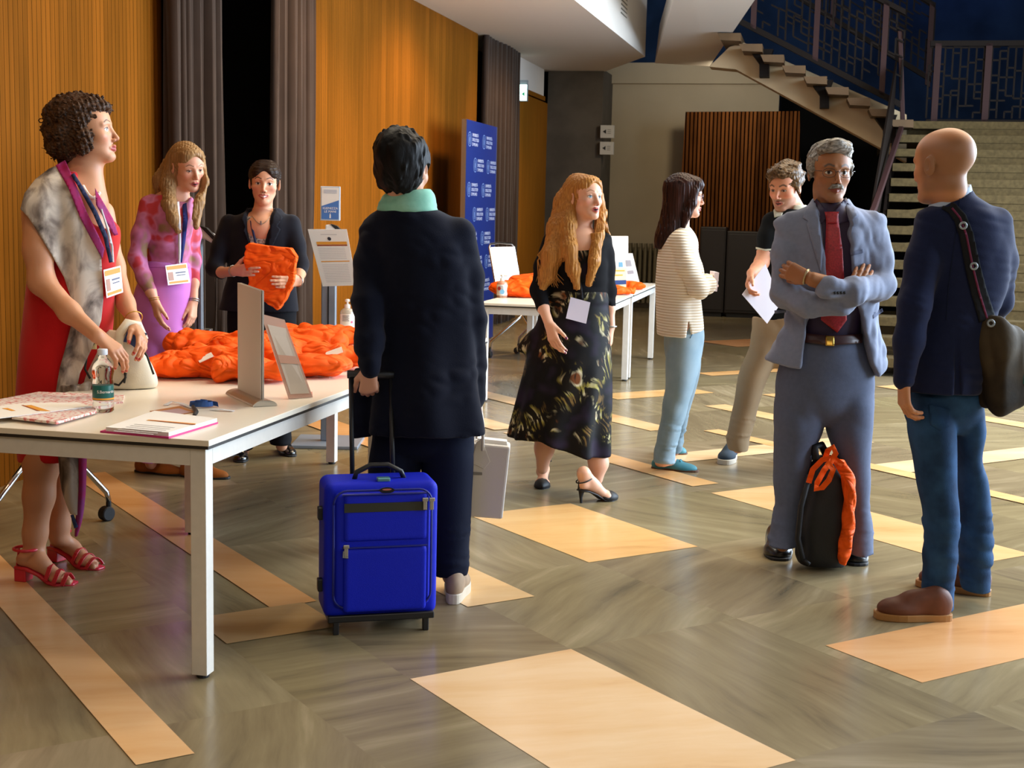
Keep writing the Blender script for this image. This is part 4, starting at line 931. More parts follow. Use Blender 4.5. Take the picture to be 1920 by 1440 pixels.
BAGS = [ # base px, dz, radii, yaw, card
 ((338, 706), .045, (.16, .13, .06), .3, None, 'orange bag at the left end of the heap beside the cream handbag'),
 ((405, 705), .055, (.17, .14, .075), -.3, (386, 672, .5, .030), 'orange bag with a white card in front of the woman in pink'),
 ((380, 680), .08, (.17, .12, .075), .1, None, 'orange bag on the far left side of the heap by the pink trousers'),
 ((450, 690), .075, (.16, .14, .085), .6, (438, 670, .3, .022), 'orange bag just left of the upright sign stand'),
 ((470, 714), .045, (.14, .10, .055), .1, None, 'orange bag spread out behind the foot of the upright sign stand'),
 ((520, 690), .06, (.13, .14, .075), -.4, (512, 682, .2, .026), 'orange bag seen between the two sign stands'),
 ((560, 672), .07, (.17, .16, .08), .5, (560, 648, .1, .034), 'orange bag with a white card behind the leaning acrylic holder'),
 ((590, 705), .045, (.15, .11, .055), .15, (607, 710, .2, .026), 'orange bag at the near table edge right of the acrylic holder'),
 ((625, 690), .05, (.15, .12, .06), -.2, (627, 662, .3, .036), 'orange bag with a white card beside the navy coat sleeve'),
 ((620, 650), .05, (.18, .16, .06), .4, (603, 655, .2, .026), 'orange bag at the far end of the heap below the pump bottle'),
 ((560, 648), .05, (.15, .14, .055), 0, None, 'orange bag at the far left table corner of the heap')]
for k, (px, dz, r_, yaw, card, lab) in enumerate(BAGS): orange_bag('tote_bag', onT(px[0], px[1], dz), r_, yaw, k+3, lab, card)
G2 = 'orange conference bags on the far tables'
orange_bag('tote_bag', onT(985, 556, .06), (.30, .20, .085), .1, 31, 'orange bag beside the pump bottle on the far table', None, G2)
orange_bag('tote_bag', onT(1005, 547, .07), (.24, .22, .10), .5, 32, 'orange bag half hidden behind the blond woman on the far table', None, G2)
orange_bag('tote_bag', onT(1158, 552, .03), (.13, .12, .045), .2, 33, 'small orange bag before the cream card on the far table', None, G2)
orange_bag('tote_bag', onT(1187, 542, .03), (.12, .10, .05), -.3, 34, 'small orange bag at the foot of the leaning notice sheet', None, G2)
# ------------------------------------------------------------------ people: tools
def skin_mat():
    q = NT('skin'); at = q.n('ShaderNodeAttribute', attribute_name='Col'); q.l(at, 'Color', q.b, 'Base Color')
    q.b.inputs['Roughness'].default_value = .48; q.b.inputs['Specular IOR Level'].default_value = .4
    q.b.inputs['Subsurface Weight'].default_value = .12; q.b.inputs['Subsurface Radius'].default_value = (.012, .004, .002); q.b.inputs['Subsurface Scale'].default_value = .6
    mp = q.coord(); nz = q.n('ShaderNodeTexNoise', {'Vector': (mp, 0), 'Scale': 260., 'Detail': 2.}); q.bump((nz, 0), .08, .002)
    return q.m
M_skin = skin_mat()
def hair_mat(name, c1, c2, scale=(90, 90, 6), rough=.38):
    q = NT(name); mp = q.coord(scale=scale); nz = q.n('ShaderNodeTexNoise', {'Vector': (mp, 0), 'Scale': 1.6, 'Detail': 5.})
    rp = q.ramp((nz, 0), [(.32, lin(c2)), (.66, lin(c1))]); q.l(rp, 0, q.b, 'Base Color'); q.bump((nz, 0), .45, .004)
    q.b.inputs['Roughness'].default_value = rough; q.b.inputs['Specular IOR Level'].default_value = .16
    return q.m
def rotm(yaw, pitch=0, roll=0):
    """columns: right of the person, forward, up"""
    t = math.radians(yaw); f = np.array([math.sin(t), -math.cos(t), 0]); x = np.array([-math.cos(t), -math.sin(t), 0]); z = np.array([0, 0, 1.])
    p = math.radians(pitch); f2 = f*math.cos(p)+z*math.sin(p); z2 = -f*math.sin(p)+z*math.cos(p)
    r_ = math.radians(roll); x3 = x*math.cos(r_)+z2*math.sin(r_); z3 = -x*math.sin(r_)+z2*math.cos(r_)
    return np.stack([x3, f2, z3], 1)
class Fr:
    def __init__(s, c, yaw, pitch=0, roll=0, k=1.): s.c = np.asarray(c, float); s.M = rotm(yaw, pitch, roll); s.k = k
    def p(s, *v): return s.c+s.M@(np.array(v, float)*s.k)
    def inv(s, P): return (np.asarray(P)-s.c)@s.M/s.k
def head_ops(sd, fr, jaw=1., nose=1., mouth_open=0., smile=0., ears=True, cheeks=1., lids=0., fem=0.):
    k = fr.k; M = fr.M; E = lambda c, r, kk, op='u': sd.ell(fr.p(*c), np.array(r)*k, M, kk*k, op)
    R = lambda a, b, r1, r2, kk, op='u': sd.rc(fr.p(*a), fr.p(*b), r1*k, r2*k, kk*k, op)
    E((0, -.018, .036), (.073, .094, .079), .01); E((0, .028, .036), (.063, .056, .060), .03)
    E((0, .030, -.034), (.0555*jaw, .056, .077), .03)
    for s in (-1, 1):
        E((s*.040, .046, -.022), (.022*cheeks, .026, .020), .02)
        R((s*.044*jaw, .006, -.050), (s*.015, .064, -.095), .016, .0145, .025)
        R((s*.012, .084-.003*fem, .023), (s*.046, .068-.002*fem, .021), .0065-.002*fem, .006-.0015*fem, .014)
    E((0, .070, -.095), ((.021-.004*fem)*jaw, .018, .014), .016)
    for s in (-1, 1):
        E((s*.031, .0915, .002), (.0195, .015, .0132), .012, 's')
        E((s*.031, .0650, .002), (.0135, .0135, .0135), .002)
        up = .0075-.007*lids
        R((s*.019, .0745, up-.001), (s*.031, .0785, up+.002), .0028, .0032, .003); R((s*.031, .0785, up+.002), (s*.044, .068, up-.001), .0032, .0026, .003)
        R((s*.020, .0735, -.0045), (s*.031, .0765, -.0065), .0024, .0028, .003); R((s*.031, .0765, -.0065), (s*.043, .069, -.004), .0028, .0024, .003)
    R((0, .082, .010), (0, .083+.020*nose, -.029), .0070-.001*fem, .0090-.0012*fem, .012); E((0, .086+.016*nose, -.033), (.0095-.001*fem, .009, .0075), .006)
    for s in (-1, 1):
        E((s*(.0112-.0012*fem), .091, -.038), (.0070-.0008*fem, .009, .0060), .006); E((s*.0055, .100, -.0425), (.0032, .005, .003), .002, 's')
    zc = -.064+.006*smile; w = .022-.001*fem+.005*smile; lf = 1+.22*fem
    for s in (-1, 1):
        R((s*w, .0775, zc+.001), (s*.007, .0885, -.0585), .003, .0046*lf, .006); R((s*.007, .0885, -.0585), (0, .0885, -.060), .0046*lf, .0042*lf, .004)
        R((s*(w-.003), .078, zc-.002-.003*mouth_open), (0, .0865, -.0705-.008*mouth_open), .003, .0056*lf, .006)
        R((s*(w-.001), .083, zc), (0, .0955, -.0645-.002*mouth_open), .0014+.001*mouth_open, .0018+.0045*mouth_open, .002, 's')
    if ears:
        for s in (-1, 1):
            q = rotm(0); a = math.radians(-s*18); Mz = M@np.array([[math.cos(a), -math.sin(a), 0], [math.sin(a), math.cos(a), 0], [0, 0, 1]])
            sd.ell(fr.p(s*.077, -.014, -.004), np.array((.0075, .0185, .031))*k, Mz, .006*k); sd.ell(fr.p(s*.084, -.010, .000), np.array((.0055, .0095, .017))*k, Mz, .003*k, 's')
def sst(a, b, x): t = np.clip((x-a)/(b-a), 0, 1); return t*t*(3-2*t)
def face_paint(P, fr, C, base, lip='B4615A', brow='3A2A1E', iris='3A2818', stubble=0., stub_c='4A3A34', blush=.25, brow_w=1., lids=0., smile=0., teeth=0., scalp=None, mouth_open=0., fem=0.):
    brow_w *= 1-.3*fem
    L = fr.inv(P); x, y, z = L.T; ax = np.abs(x); f = (y > .045) & (np.abs(z) < .13)
    def put(m, c, a=1.):
        w = (np.clip(m, 0, 1)*a)[:, None]; C[:] = C*(1-w)+np.array(lin(c)[:3])*w
    near = (np.linalg.norm(L, axis=1) < .19)
    put(near*f*np.exp(-((ax-.042)**2+(z+.028)**2)/.00028), 'C8604E', blush)
    put(near*f*np.exp(-(ax**2+(z+.033)**2)/.00012), 'C8604E', blush*.7)
    if stubble: put(near*(y > .01)*sst(-.035, -.05, z)*sst(-.125, -.11, z)*sst(-.01, .03, y), stub_c, stubble); put(near*f*np.exp(-((z+.05)**2/.00008+(ax/.03)**4)), stub_c, stubble)
    zc = -.0655+.004*smile*(ax/.02)**2
    lipm = sst(1.05, .85, (ax/(.0225+.005*smile))**2+((z-zc)/(.0102+.0012*fem+.004*mouth_open))**2)*(y > .065); put(near*f*lipm, lip)
    if teeth: put(near*f*sst(1.1, .8, (ax/.018)**2+((z-zc+.0)/.0042)**2)*(y > .07), 'E8DDD2', teeth)
    elif mouth_open: put(near*f*sst(1.1, .8, (ax/.016)**2+((z+.0655)/(.003+.004*mouth_open))**2), '3A1616')
    bz = .0265+.006*sst(.014, .032, ax)-.008*sst(.034, .05, ax)
    bz = bz+.002*fem
    put(near*f*sst(.0048*brow_w, .0022*brow_w, np.abs(z-bz))*sst(.011, .015, ax)*sst(.053, .046, ax), brow, .9)
    ex = (ax-.031)/.0138; op = (1-.85*lids)*(1+.12*fem)
    put(near*f*sst(1.35, .9, ex**2+((z-.002)/(.0075))**2), '2A1A14', .55)
    em = sst(1.0, .75, ex**2+((z-.0012)/(.0066*op))**2); put(near*f*em, 'D8D2CA'); put(near*f*em*sst(.0070, .0058, np.hypot(ax-.031, z-.0015)), iris); put(near*f*em*sst(.0030, .0022, np.hypot(ax-.031, z-.0015)), '080605')
    put(near*f*sst(.002, .0009, np.abs(z-(.0075-.007*lids-.25*(ax-.031)**2/.0128)))*sst(.0145, .012, np.abs(ax-.031)), '1E120E', .9)
    put(near*f*sst(.0045, .003, np.hypot(ax-.0055, z+.0425)), '4A221A', .8)
    if scalp: put(near*scalp[0](x, y, z), scalp[1], scalp[2])
def hand(sd, wrist, d, n, right, curls=(.35, .4, .45, .5), k=1., thumb=(.5, .3), spread=.06, tips=None):
    """palm, four unequal fingers with two bends each and a thumb set on the side of the palm"""
    w = np.asarray(wrist, float); d = np.asarray(d, float); d /= np.linalg.norm(d); n = np.asarray(n, float); n = n-d*(n@d); n /= np.linalg.norm(n)
    l = np.cross(d, n)*(1 if right else -1)
    kn = [(.026, .088), (.008, .091), (-.010, .086), (-.027, .077)]
    ph = [(.043, .025, .020), (.048, .029, .021), (.045, .027, .020), (.034, .020, .018)]
    for i, (o, q) in enumerate(kn):
        K = w+d*q*k+l*o*k; sd.rc(w+l*o*.55*k+d*.008*k, K, .0125*k, .0108*k, .016*k)
        a = 0.; p = K; c = curls[i] if hasattr(curls, '__len__') else curls; dd = d+l*(o*spread/.026)
        for j, L in enumerate(ph[i]):
            a += c*(.9, 1.15, .8)[j]; v = dd*math.cos(a)+n*math.sin(a); v /= np.linalg.norm(v); e = p+v*L*k
            sd.rc(p, e, (.0095-.0009*j)*k, (.0088-.0011*j)*k, .004*k); p = e
        if tips is not None: tips.append((p, v, n))
    t0 = w+d*.018*k+l*.020*k+n*.006*k; v = d*math.cos(thumb[0])+l*math.sin(thumb[0])+n*.25; v /= np.linalg.norm(v); t1 = t0+v*.044*k
    v2 = v*math.cos(thumb[1])+(d*.8+n*.7-l*.25)*math.sin(thumb[1]); v2 /= np.linalg.norm(v2); t2 = t1+v2*.032*k; t3 = t2+(v2*.9+d*.2)*.025*k
    sd.rc(t0, t1, .0155*k, .0118*k, .012*k); sd.rc(t1, t2, .0108*k, .0098*k, .005*k); sd.rc(t2, t3, .0095*k, .0075*k, .004*k)
    if tips is not None: tips.append((t3, v2, n))
def nails(P, C, tips, col):
    for p, v, n in tips:
        q = P-(p-v*.004); m = (np.linalg.norm(q, axis=1) < .0105) & ((q@n) < .001) & ((q@v) > -.004); C[m] = lin(col)[:3]
def shoe(sd, heel, toe, w=.095, h=.085, k=.02, toe_h=.048, sole=0.):
    a = np.asarray(heel, float); b = np.asarray(toe, float); d = b-a; L = np.linalg.norm(d); d /= L; M = np.stack([np.cross(d, (0, 0, 1)), d, np.array([0, 0, 1.])], 1)
    sd.ell(a+d*L*.18+(0, 0, h*.42), (w*.36, L*.19, h*.62), M, k); sd.ell(a+d*L*.42+(0, 0, h*.36), (w*.38, L*.32, h*.52), M, k)
    sd.ell(a+d*L*.68+(0, 0, toe_h*.38), (w*.52, L*.30, toe_h*.72), M, k); sd.rc(a+d*L*.22+(0, 0, h*.75), a+d*L*.55+(0, 0, h*.52), w*.30, w*.30, k)
    sd.cut((0, 0, .002), (0, 0, -1), np.minimum(a, b)-.2, np.maximum(a, b)+.2); return M
def sole_mesh(name, heel, toe, w, h, m, parent, z0=0.0, grow=.004):
    a = np.asarray(heel, float); b = np.asarray(toe, float); d = b-a; L = np.linalg.norm(d); d /= L; x = np.cross(d, (0, 0, 1)); pts = []
    for t in np.linspace(0, 2*math.pi, 29)[:-1]:
        u = .5-.5*math.cos(t); s = math.sin(t); ww = w*(.36+.16*sst(.3, .7, u))*(abs(s)**.6)*(1 if s > 0 else -1); pts.append(a+d*(u*(L+2*grow)-grow)+x*ww)
    q = MB(); q.prism([p*np.array([1, 1, 0])+(0, 0, z0) for p in pts], (0, 0, h)); return q.build(name, m, parent, bevel=.003)
def pxY(pts, Y): return [aty(q[0], q[1], Y+(q[2] if len(q) > 2 else 0)) for q in pts]
def sleeve(sd, pts, Y, k=.03, grow=0):
    """pts: (px, py, radius px[, dY])"""
    P, R = [], []
    for q in pts:
        y_ = Y+(q[3] if len(q) > 3 else 0); P.append(aty(q[0], q[1], y_)); R.append(q[2]*y_/F+grow)
    sd.chain(P, R, k); return P, R
def polyprism(sd, pts, Y, y0, y1, op='s', k=.004, rnd=0.):
    """outline in the photograph at depth Y, reaching from y0 to y1"""
    W = np.array([[p[0], p[2]] for p in (aty(x, y, Y) for x, y in pts)])
    def fn(x, y, z):
        x2, z2 = np.broadcast_arrays(x, z) if np.ndim(x) == 1 else (x+0*z, z+0*x)
        d = np.full(x2.shape, 1e9); s = np.ones(x2.shape); j = len(W)-1
        for i in range(len(W)):
            ex, ez = W[j, 0]-W[i, 0], W[j, 1]-W[i, 1]; wx, wz = x2-W[i, 0], z2-W[i, 1]; t = np.clip((wx*ex+wz*ez)/(ex*ex+ez*ez), 0, 1)
            d = np.minimum(d, (wx-ex*t)**2+(wz-ez*t)**2)
            c1 = z2 >= W[i, 1]; c2 = z2 < W[j, 1]; c3 = ex*wz > ez*wx; fl = (c1 & c2 & c3) | (~c1 & ~c2 & ~c3); s = np.where(fl, -s, s); j = i
        return np.maximum(s*np.sqrt(d)-rnd, np.maximum(y-y1, y0-y))
    return sd._a(fn, (W[:, 0].min(), y0, W[:, 1].min()), (W[:, 0].max(), y1, W[:, 1].max()), k, op)
def shrunk(nodes, g): return [(z, x, y, max(rx-g, .02), max(ry-g, .02)) for z, x, y, rx, ry in nodes]
def body_mesh(sd, root, fr, base, paint_kw, extra=None, tips=None, nail=None, hands=(), res=.012, neck_dark=None, hr=.0022):
    fine = [(fr.c-.16, fr.c+.16, hr)]+[(np.asarray(h)-.16, np.asarray(h)+.16, .0032) for h in hands]
    def paint(P):
        C = np.tile(np.array(lin(base)[:3]), (len(P), 1)); face_paint(P, fr, C, base, **paint_kw)
        if extra: extra(P, C)
        if tips and nail: nails(P, C, tips, nail)
        return C
    return mesh_sdf('body', sd, M_skin, root, res, fine, 1, paint)
def glasses(fr, m, parent, w=.026, h=.017, rim=.0011, temples=True):
    q = MB(); 
    for s in (-1, 1):
        ring = [fr.p(s*.033+w*math.copysign(abs(math.cos(a))**.8, math.cos(a)), .094-.10*(.033*s+w*math.cos(a))**2/.06, .000+h*math.copysign(abs(math.sin(a))**.8, math.sin(a))) for a in np.linspace(0, 2*math.pi, 25)]
        q.tube(ring, rim, 6, False)
        if temples: q.tube([fr.p(s*.060, .088, .006), fr.p(s*.080, .06, .008), fr.p(s*.081, -.01, .008)], rim*1.2, 6)
    q.tube([fr.p(-.008, .096, .004), fr.p(0, .0985, .007), fr.p(.008, .096, .004)], rim, 6); return q.build('glasses', m, parent, smooth=True)
def finish(root, base): return rebase(root, (base[0], base[1], 0))
M_shoeblk = mat('black_leather', '141210', .3, coat=.3)
M_gold_m = mat('gold_metal', 'C9A24A', .3, metal=1)

def trousers(Y, hip, left, right, m, root, res=.007, folds=(), name='trousers', extra=None, cr=.006):
    """left and right as seen; each leg row list starts inside the hips"""
    tr = SDF(); tr.zl(rows(Y, hip), .03); tr.zl(rows(Y, left), .014); tr.zl(rows(Y, right), .012)
    zk = aty(960, hip[-1][0], Y)[2]
    tr.cr(cr, 26, 3, (.35, .35, 1.3)); tr.cr(cr*.6, 60, 5, (.6, .6, 1.2), (-9, -9, -1), (9, 9, zk*.5))
    if extra: extra(tr)
    o = mesh_sdf(name, tr, m, root, res, it=1); return o, tr

# ---- helpers for dress details
def lanyard(sd, pts, w, m, root, off=.004, name='lanyard'): return cloth_patch(name, sd, strip_poly(pts, w), m, root, .002, off, 5)
def badge(sd, quad, root, prints=(), off=.012, m=None, clip=None):
    b = cloth_patch('name_badge', sd, quad, m or M_paper, root, .002, off, 8, .001, False, True)
    q4 = [np.array(p, float) for p in quad]; uv = lambda u, v: q4[0]+(q4[1]-q4[0])*u*(1-v)+(q4[2]-q4[3])*u*v+(q4[3]-q4[0])*v
    for nm, u0, u1, v0, v1, mm in prints:
        cloth_patch(nm, sd, [uv(u0, v0), uv(u1, v0), uv(u1, v1), uv(u0, v1)], mm, b, .001, off+.0022, 8, .0, False, True) if False else None
    # prints laid on the card plane itself
    me = b.data; n_ = len(me.vertices)//2; V = np.array([me.vertices[i].co for i in range(len(me.vertices))])[:n_]
    A3 = []; 
    for p in V: x, y = proj(p); A3.append((x, y, 1))
    inv = 1/np.linalg.norm(V-CAM, axis=1); co = np.linalg.lstsq(np.array(A3), inv, rcond=None)[0]
    for nm, u0, u1, v0, v1, mm in prints:
        P = []
        for u, v in ((u0, v0), (u1, v0), (u1, v1), (u0, v1)):
            x, y = uv(u, v); d = ray(x, y); d = d/np.linalg.norm(d); P.append(CAM+d*(1/(co@np.array([x, y, 1]))-.0008))
        q = MB(); nn = np.cross(P[1]-P[0], P[3]-P[0]); nn /= np.linalg.norm(nn); nn = -nn if nn@FWD > 0 else nn; q.prism(P, nn*.0006); q.build(nm, mm, b)
    return b
M_bp = mat('badge_amber', 'D9962F', .5); M_bt = mat('badge_text', '6A6F86', .6); M_bph = mat('badge_portrait', 'B58A78', .5)
BADGE_PR = [('print_band', .05, .95, .06, .24, M_bp), ('portrait', .08, .30, .36, .78, M_bph), ('text_line', .42, .88, .40, .46, M_bt), ('text_line', .45, .85, .54, .58, M_bt), ('print_band', .08, .92, .84, .94, M_bp)]
def heel_foot(sd, heel, toe, hh, ankle, w=.085, toes=False, k=.014):
    """bare foot raised on a heel: returns a frame for the shoe"""
    a = np.asarray(heel, float); b = np.asarray(toe, float); d = b-a; L = np.linalg.norm(d); d /= L; x = np.cross(d, (0, 0, 1)); z = np.array([0, 0, 1.])
    p = lambda u, s, h: a+d*L*u+x*s+z*h
    H, B = p(.10, 0, hh+.028), p(.66, 0, .030)
    sd.rc(H, np.asarray(ankle, float), .023, .029, k); sd.rc(H, p(.35, 0, hh*.75+.030), .023, .027, k); sd.rc(p(.35, 0, hh*.75+.036), B, .029, .026, k); sd.rc(np.asarray(ankle, float), p(.45, 0, hh*.5+.045), .030, .022, .02)
    sd.ell(p(.70, 0, .024), (w*.50, L*.15, .020), np.stack([x, d, z], 1), k)
    if toes:
        for i, s in enumerate((-.034, -.019, -.004, .010, .025)):
            sd.rc(p(.76, s*.9, .021), p(.96-.05*abs(i-(3.5)), s, .015), .0095, .0085+(.003 if i == 4 else 0), .004)
    else: sd.rc(p(.72, 0, .022), p(.90, 0, .018), .026, .018, k)
    return p, x, d
# ---- man in a grey suit, arms crossed
def man_suit():
    Y = 5.55; root = thing('person', 'grey haired man in a pale grey suit and red tie with crossed arms', 'person')
    fr = Fr(aty(1556, 324, Y-.02), 6, -2, 0, 1.02)
    T = rows(Y, [(382, 1528, 1588, .060), (394, 1498, 1622, .085), (408, 1480, 1642, .10), (430, 1472, 1652, .115), (470, 1470, 1652, .125), (540, 1474, 1648, .128), (590, 1474, 1646, .128), (640, 1456, 1655, .135), (680, 1432, 1664, .138), (712, 1426, 1668, .138)])
    # arms (sleeve centre lines)
    AL = [(1482, 424, 27, 0), (1474, 480, 26, -.02), (1472, 548, 25, -.06), (1515, 571, 23, -.17), (1579, 574, 19, -.215)]
    AR = [(1634, 424, 28, 0), (1646, 480, 26, -.02), (1652, 535, 25, -.08), (1600, 546, 23, -.235), (1547, 540, 19, -.265)]
    body = SDF(); head_ops(body, fr, 1.04, 1.05)
    body.rc(fr.p(0, -.022, -.07), aty(1556, 400, Y+.01), .056, .060, .03)
    body.zl(shrunk(T[:-4], .035)+rows(Y, [(610, 1512, 1600, .08), (690, 1512, 1600, .08)]), .03)
    wl, wr = aty(1583, 567, Y-.215), aty(1541, 531, Y-.262)
    sleeve(body, [(a[0], a[1], a[2]*.72, a[3]) for a in AL[:4]]+[(1588, 566, 13, -.215)], Y); sleeve(body, [(a[0], a[1], a[2]*.72, a[3]) for a in AR[:4]]+[(1524, 524, 14, -.25)], Y)
    tips = []
    w1 = aty(1592, 560, Y-.20); k1 = aty(1612, 508, Y-.165); body.rc(aty(1588, 566, Y-.215), w1, .028, .026, .01)
    hand(body, w1, aty(1620, 510, Y-.15)-w1, (.1, 1, -.1), False, (.22, .18, .18, .2), 1.0, (.5, .2), .05, tips)
    w2 = aty(1512, 519, Y-.235); hand(body, w2, aty(1470, 505, Y-.14)-w2, (.3, 1, 0), True, (.3, .3, .3, .3), 1.0, (.3, .3), .05, tips)
    # legs inside the trousers
    for side in ((1497, 1500, 1468), (1594, 1590, 1612)):
        body.chain(pxY([(side[0], 720), (side[1], 860), (side[2], 1020)], Y), [.05, .042, .032], .03)
    def extra(P, C):
        L = fr.inv(P); m = (np.linalg.norm(L, axis=1) < .2)
    body_mesh(body, root, fr, 'A06A44', dict(lip='8A4A3C', brow='55483E', iris='201410', blush=.12, stubble=.18, stub_c='7A6A60', brow_w=1.2), tips=tips, nail='B98468', hands=(w1, w2, k1))
    # hair, moustache, glasses
    h = SDF(); k = fr.k
    h.ell(fr.p(0, -.024, .046), (.083*k, .099*k, .084*k), fr.M, .01)
    for i in range(7):
        u = i/6; h.rc(fr.p(.055-.10*u, .055+.022*math.sin(u*3.1), .088+.018*math.sin(u*3.1)), fr.p(-.02-.05*u, .0, .122-.03*u), .019, .014, .02)
    for s in (-1, 1): h.ell(fr.p(s*.077, -.008, .018), (.012, .035, .045), fr.M, .012)
    h.ell(fr.p(0, .085, -.012), (.061*k, .068*k, .075*k), fr.M, .012, 's'); h.ell(fr.p(0, .0, -.115), (.2, .2, .098), fr.M, .01, 's')
    h.wr(.0030, 130, 4, (.4, 1, 1)); h.wr(.002, 300, 6, (.4, 1, 1))
    for s in (-1, 1): h.ell(fr.p(s*.080, -.012, -.012), (.012, .017, .024), fr.M, .003, 's')
    mesh_sdf('hair', h, hair_mat('grey_hair', 'A8A196', '514A42', (30, 90, 60)), root, .0035, it=1)
    ms = SDF()
    for s in (-1, 1): ms.chain([fr.p(0, .0965, -.049), fr.p(s*.015, .0945, -.051), fr.p(s*.028, .083, -.060)], [.0075, .0078, .004], .004)
    ms.wr(.0012, 500, 2); mesh_sdf('moustache', ms, bpy.data.materials['grey_hair'], root, .002, it=1)
    glasses(fr, mat('thin_dark_frame', '3A342E', .3, metal=.6), root, .025, .0165, .0010)
    # shirt, tie, belt
    M_sh = mat('dark_purple_shirt', '2A1838', .6, bump=.1, bscale=400)
    sh = SDF(); sh.zl(shrunk(T[1:-4], .016)+rows(Y, [(580, 1490, 1626, .105), (610, 1494, 1616, .098), (640, 1498, 1612, .095)]), .02); sh.zl(rows(Y-.005, [(379, 1531, 1584, .062), (404, 1522, 1594, .072)]), .02); sh.cut(aty(1556, 384, Y), (0, .55, .85), (1.1, 5.2, 1.38), (1.6, 5.8, 1.6))
    mesh_sdf('shirt', sh, M_sh, root, .008)
    for s in (-1, 1):
        c = 1557; cloth_patch('collar', sh, [(c+s*2, 402), (c+s*26, 372), (c+s*36, 384), (c+s*33, 414), (c+s*16, 420)], M_sh, root, .006, .004, 4)
    M_tie = mat('red_tie', 'B4242C', .5, c2='8E1A22', vscale=140)
    tie = cloth_patch('tie', sh, [(1548, 398), (1571, 398), (1573, 418), (1580, 470), (1584, 540), (1588, 600), (1570, 624), (1539, 600), (1545, 520), (1549, 418)], M_tie, root, .006, .006, 6)
    cloth_patch('tie_knot', sh, [(1546, 397), (1573, 397), (1570, 419), (1551, 419)], M_tie, root, .012, .008, 4)
    # trousers
    M_su = mat('grey_blue_suiting', '848CA2', .8, var=.08, vscale=60, bump=.25, bscale=500, sheen=.1)
    _, tr = trousers(Y, [(634, 1490, 1618, .108), (652, 1478, 1626, .116), (690, 1460, 1637, .120), (740, 1453, 1639, .110), (775, 1456, 1634, .085), (792, 1490, 1600, .05)],
        [(720, 1460, 1542, .085), (760, 1454, 1546, .100), (793, 1451, 1541, .10), (843, 1450, 1526, .092), (893, 1450, 1516, .085), (950, 1452, 1502, .078), (985, 1445, 1497, .078, -.01), (1023, 1440, 1493, .088, -.05)],
        [(720, 1554, 1632, .085), (760, 1550, 1637, .100), (793, 1552, 1637, .10), (843, 1562, 1632, .092), (893, 1572, 1631, .085), (950, 1583, 1631, .078), (990, 1588, 1636, .080, -.02), (1036, 1590, 1637, .090, -.07)], mat('grey_blue_trousering', '60687E', .85, var=.08, vscale=60, bump=.25, bscale=500), root)
    both = SDF(); both.ops = sh.ops[:1]+[q for q in tr.ops if q[4] == 'u']
    cloth_patch('belt', both, [(1491, 622), (1556, 630), (1617, 626), (1617, 643), (1556, 648), (1491, 640)], mat('brown_belt', '3A1C18', .4), root, .008, .012, 6)
    cloth_patch('belt_buckle', both, [(1548, 629), (1564, 630), (1564, 649), (1548, 648)], M_gold_m, root, .010, .016, 5)
    # jacket
    jk = SDF(); jk.zl(T, .03, fold=lambda a, z: .004*np.sin(a*9+z*6)*np.clip((1.2-z)*2, 0, 1))
    polyprism(jk, [(1532, 370), (1533, 440), (1538, 500), (1540, 560), (1520, 578), (1508, 592), (1499, 640), (1492, 684), (1488, 730), (1640, 735), (1637, 704), (1617, 664), (1607, 600), (1602, 580), (1590, 560), (1583, 470), (1582, 370)], Y, Y-.4, Y-.02, 's', .012)
    polyprism(jk, [(1400, 671), (1424, 672), (1470, 684), (1492, 687), (1560, 705), (1637, 706), (1655, 692), (1669, 668), (1720, 668), (1720, 800), (1400, 800)], Y, Y-.5, Y+.5, 's', .008)
    PL, RL = sleeve(jk, AL, Y, .03); PR, RR = sleeve(jk, AR, Y, .03)
    jk.zl(rows(Y+.03, [(372, 1524, 1592, .05), (400, 1506, 1612, .07)]), .02)
    jk.ell(fr.p(0, .03, -.10), (.058, .085, .085), np.eye(3), .01, 's')
    jk.cr(.007, 22, 8, (1, 1, 1)); jk.cr(.0035, 55, 11, (.8, .6, 1.2))
    mesh_sdf('jacket', jk, M_su, root, .006, it=1)
    cloth_patch('lapel', jk, [(1527, 372), (1508, 395), (1505, 408), (1515, 414), (1512, 420), (1539, 512), (1543, 470), (1536, 410)], M_su, root, .006, .002, 5)
    cloth_patch('lapel', jk, [(1586, 370), (1604, 392), (1609, 405), (1598, 412), (1601, 420), (1580, 512), (1577, 470), (1580, 410)], M_su, root, .006, .002, 5)
    cloth_patch('pocket', jk, [(1594, 473), (1618, 467), (1619, 474), (1595, 480)], mat('suiting_shadow_edge', '6A7188', .8), root, .003, .001, 4)
    cloth_patch('pocket_flap', jk, [(1636, 588), (1654, 578), (1656, 584), (1637, 598)], bpy.data.materials['suiting_shadow_edge'], root, .003, .001, 4)
    cloth_patch('pocket_flap', jk, [(1452, 582), (1474, 580), (1474, 586), (1452, 588)], bpy.data.materials['suiting_shadow_edge'], root, .003, .001, 4)
    for i in range(4): cloth_patch('cuff_button', jk, [(1563+i*6, 547), (1567+i*6, 546), (1568+i*6, 551), (1564+i*6, 552)], M_blk, root, .004, .002, 3)
    # watch
    wa, wb = aty(1506, 517, Y-.228), aty(1518, 521, Y-.24); wd = (wb-wa)/np.linalg.norm(wb-wa); q = MB(); z = np.array([0, 0, 1.]); z = z-wd*(z@wd); z /= np.linalg.norm(z); y = np.cross(wd, z)
    cc = (wa+wb)/2; q.tube([cc+(z*math.cos(a)*.029+y*math.sin(a)*.026) for a in np.linspace(0, 2*math.pi, 21)], .0045, 6, False); q.build('watch', mat('gold_steel_watch', 'C2B08A', .3, metal=.9), root)
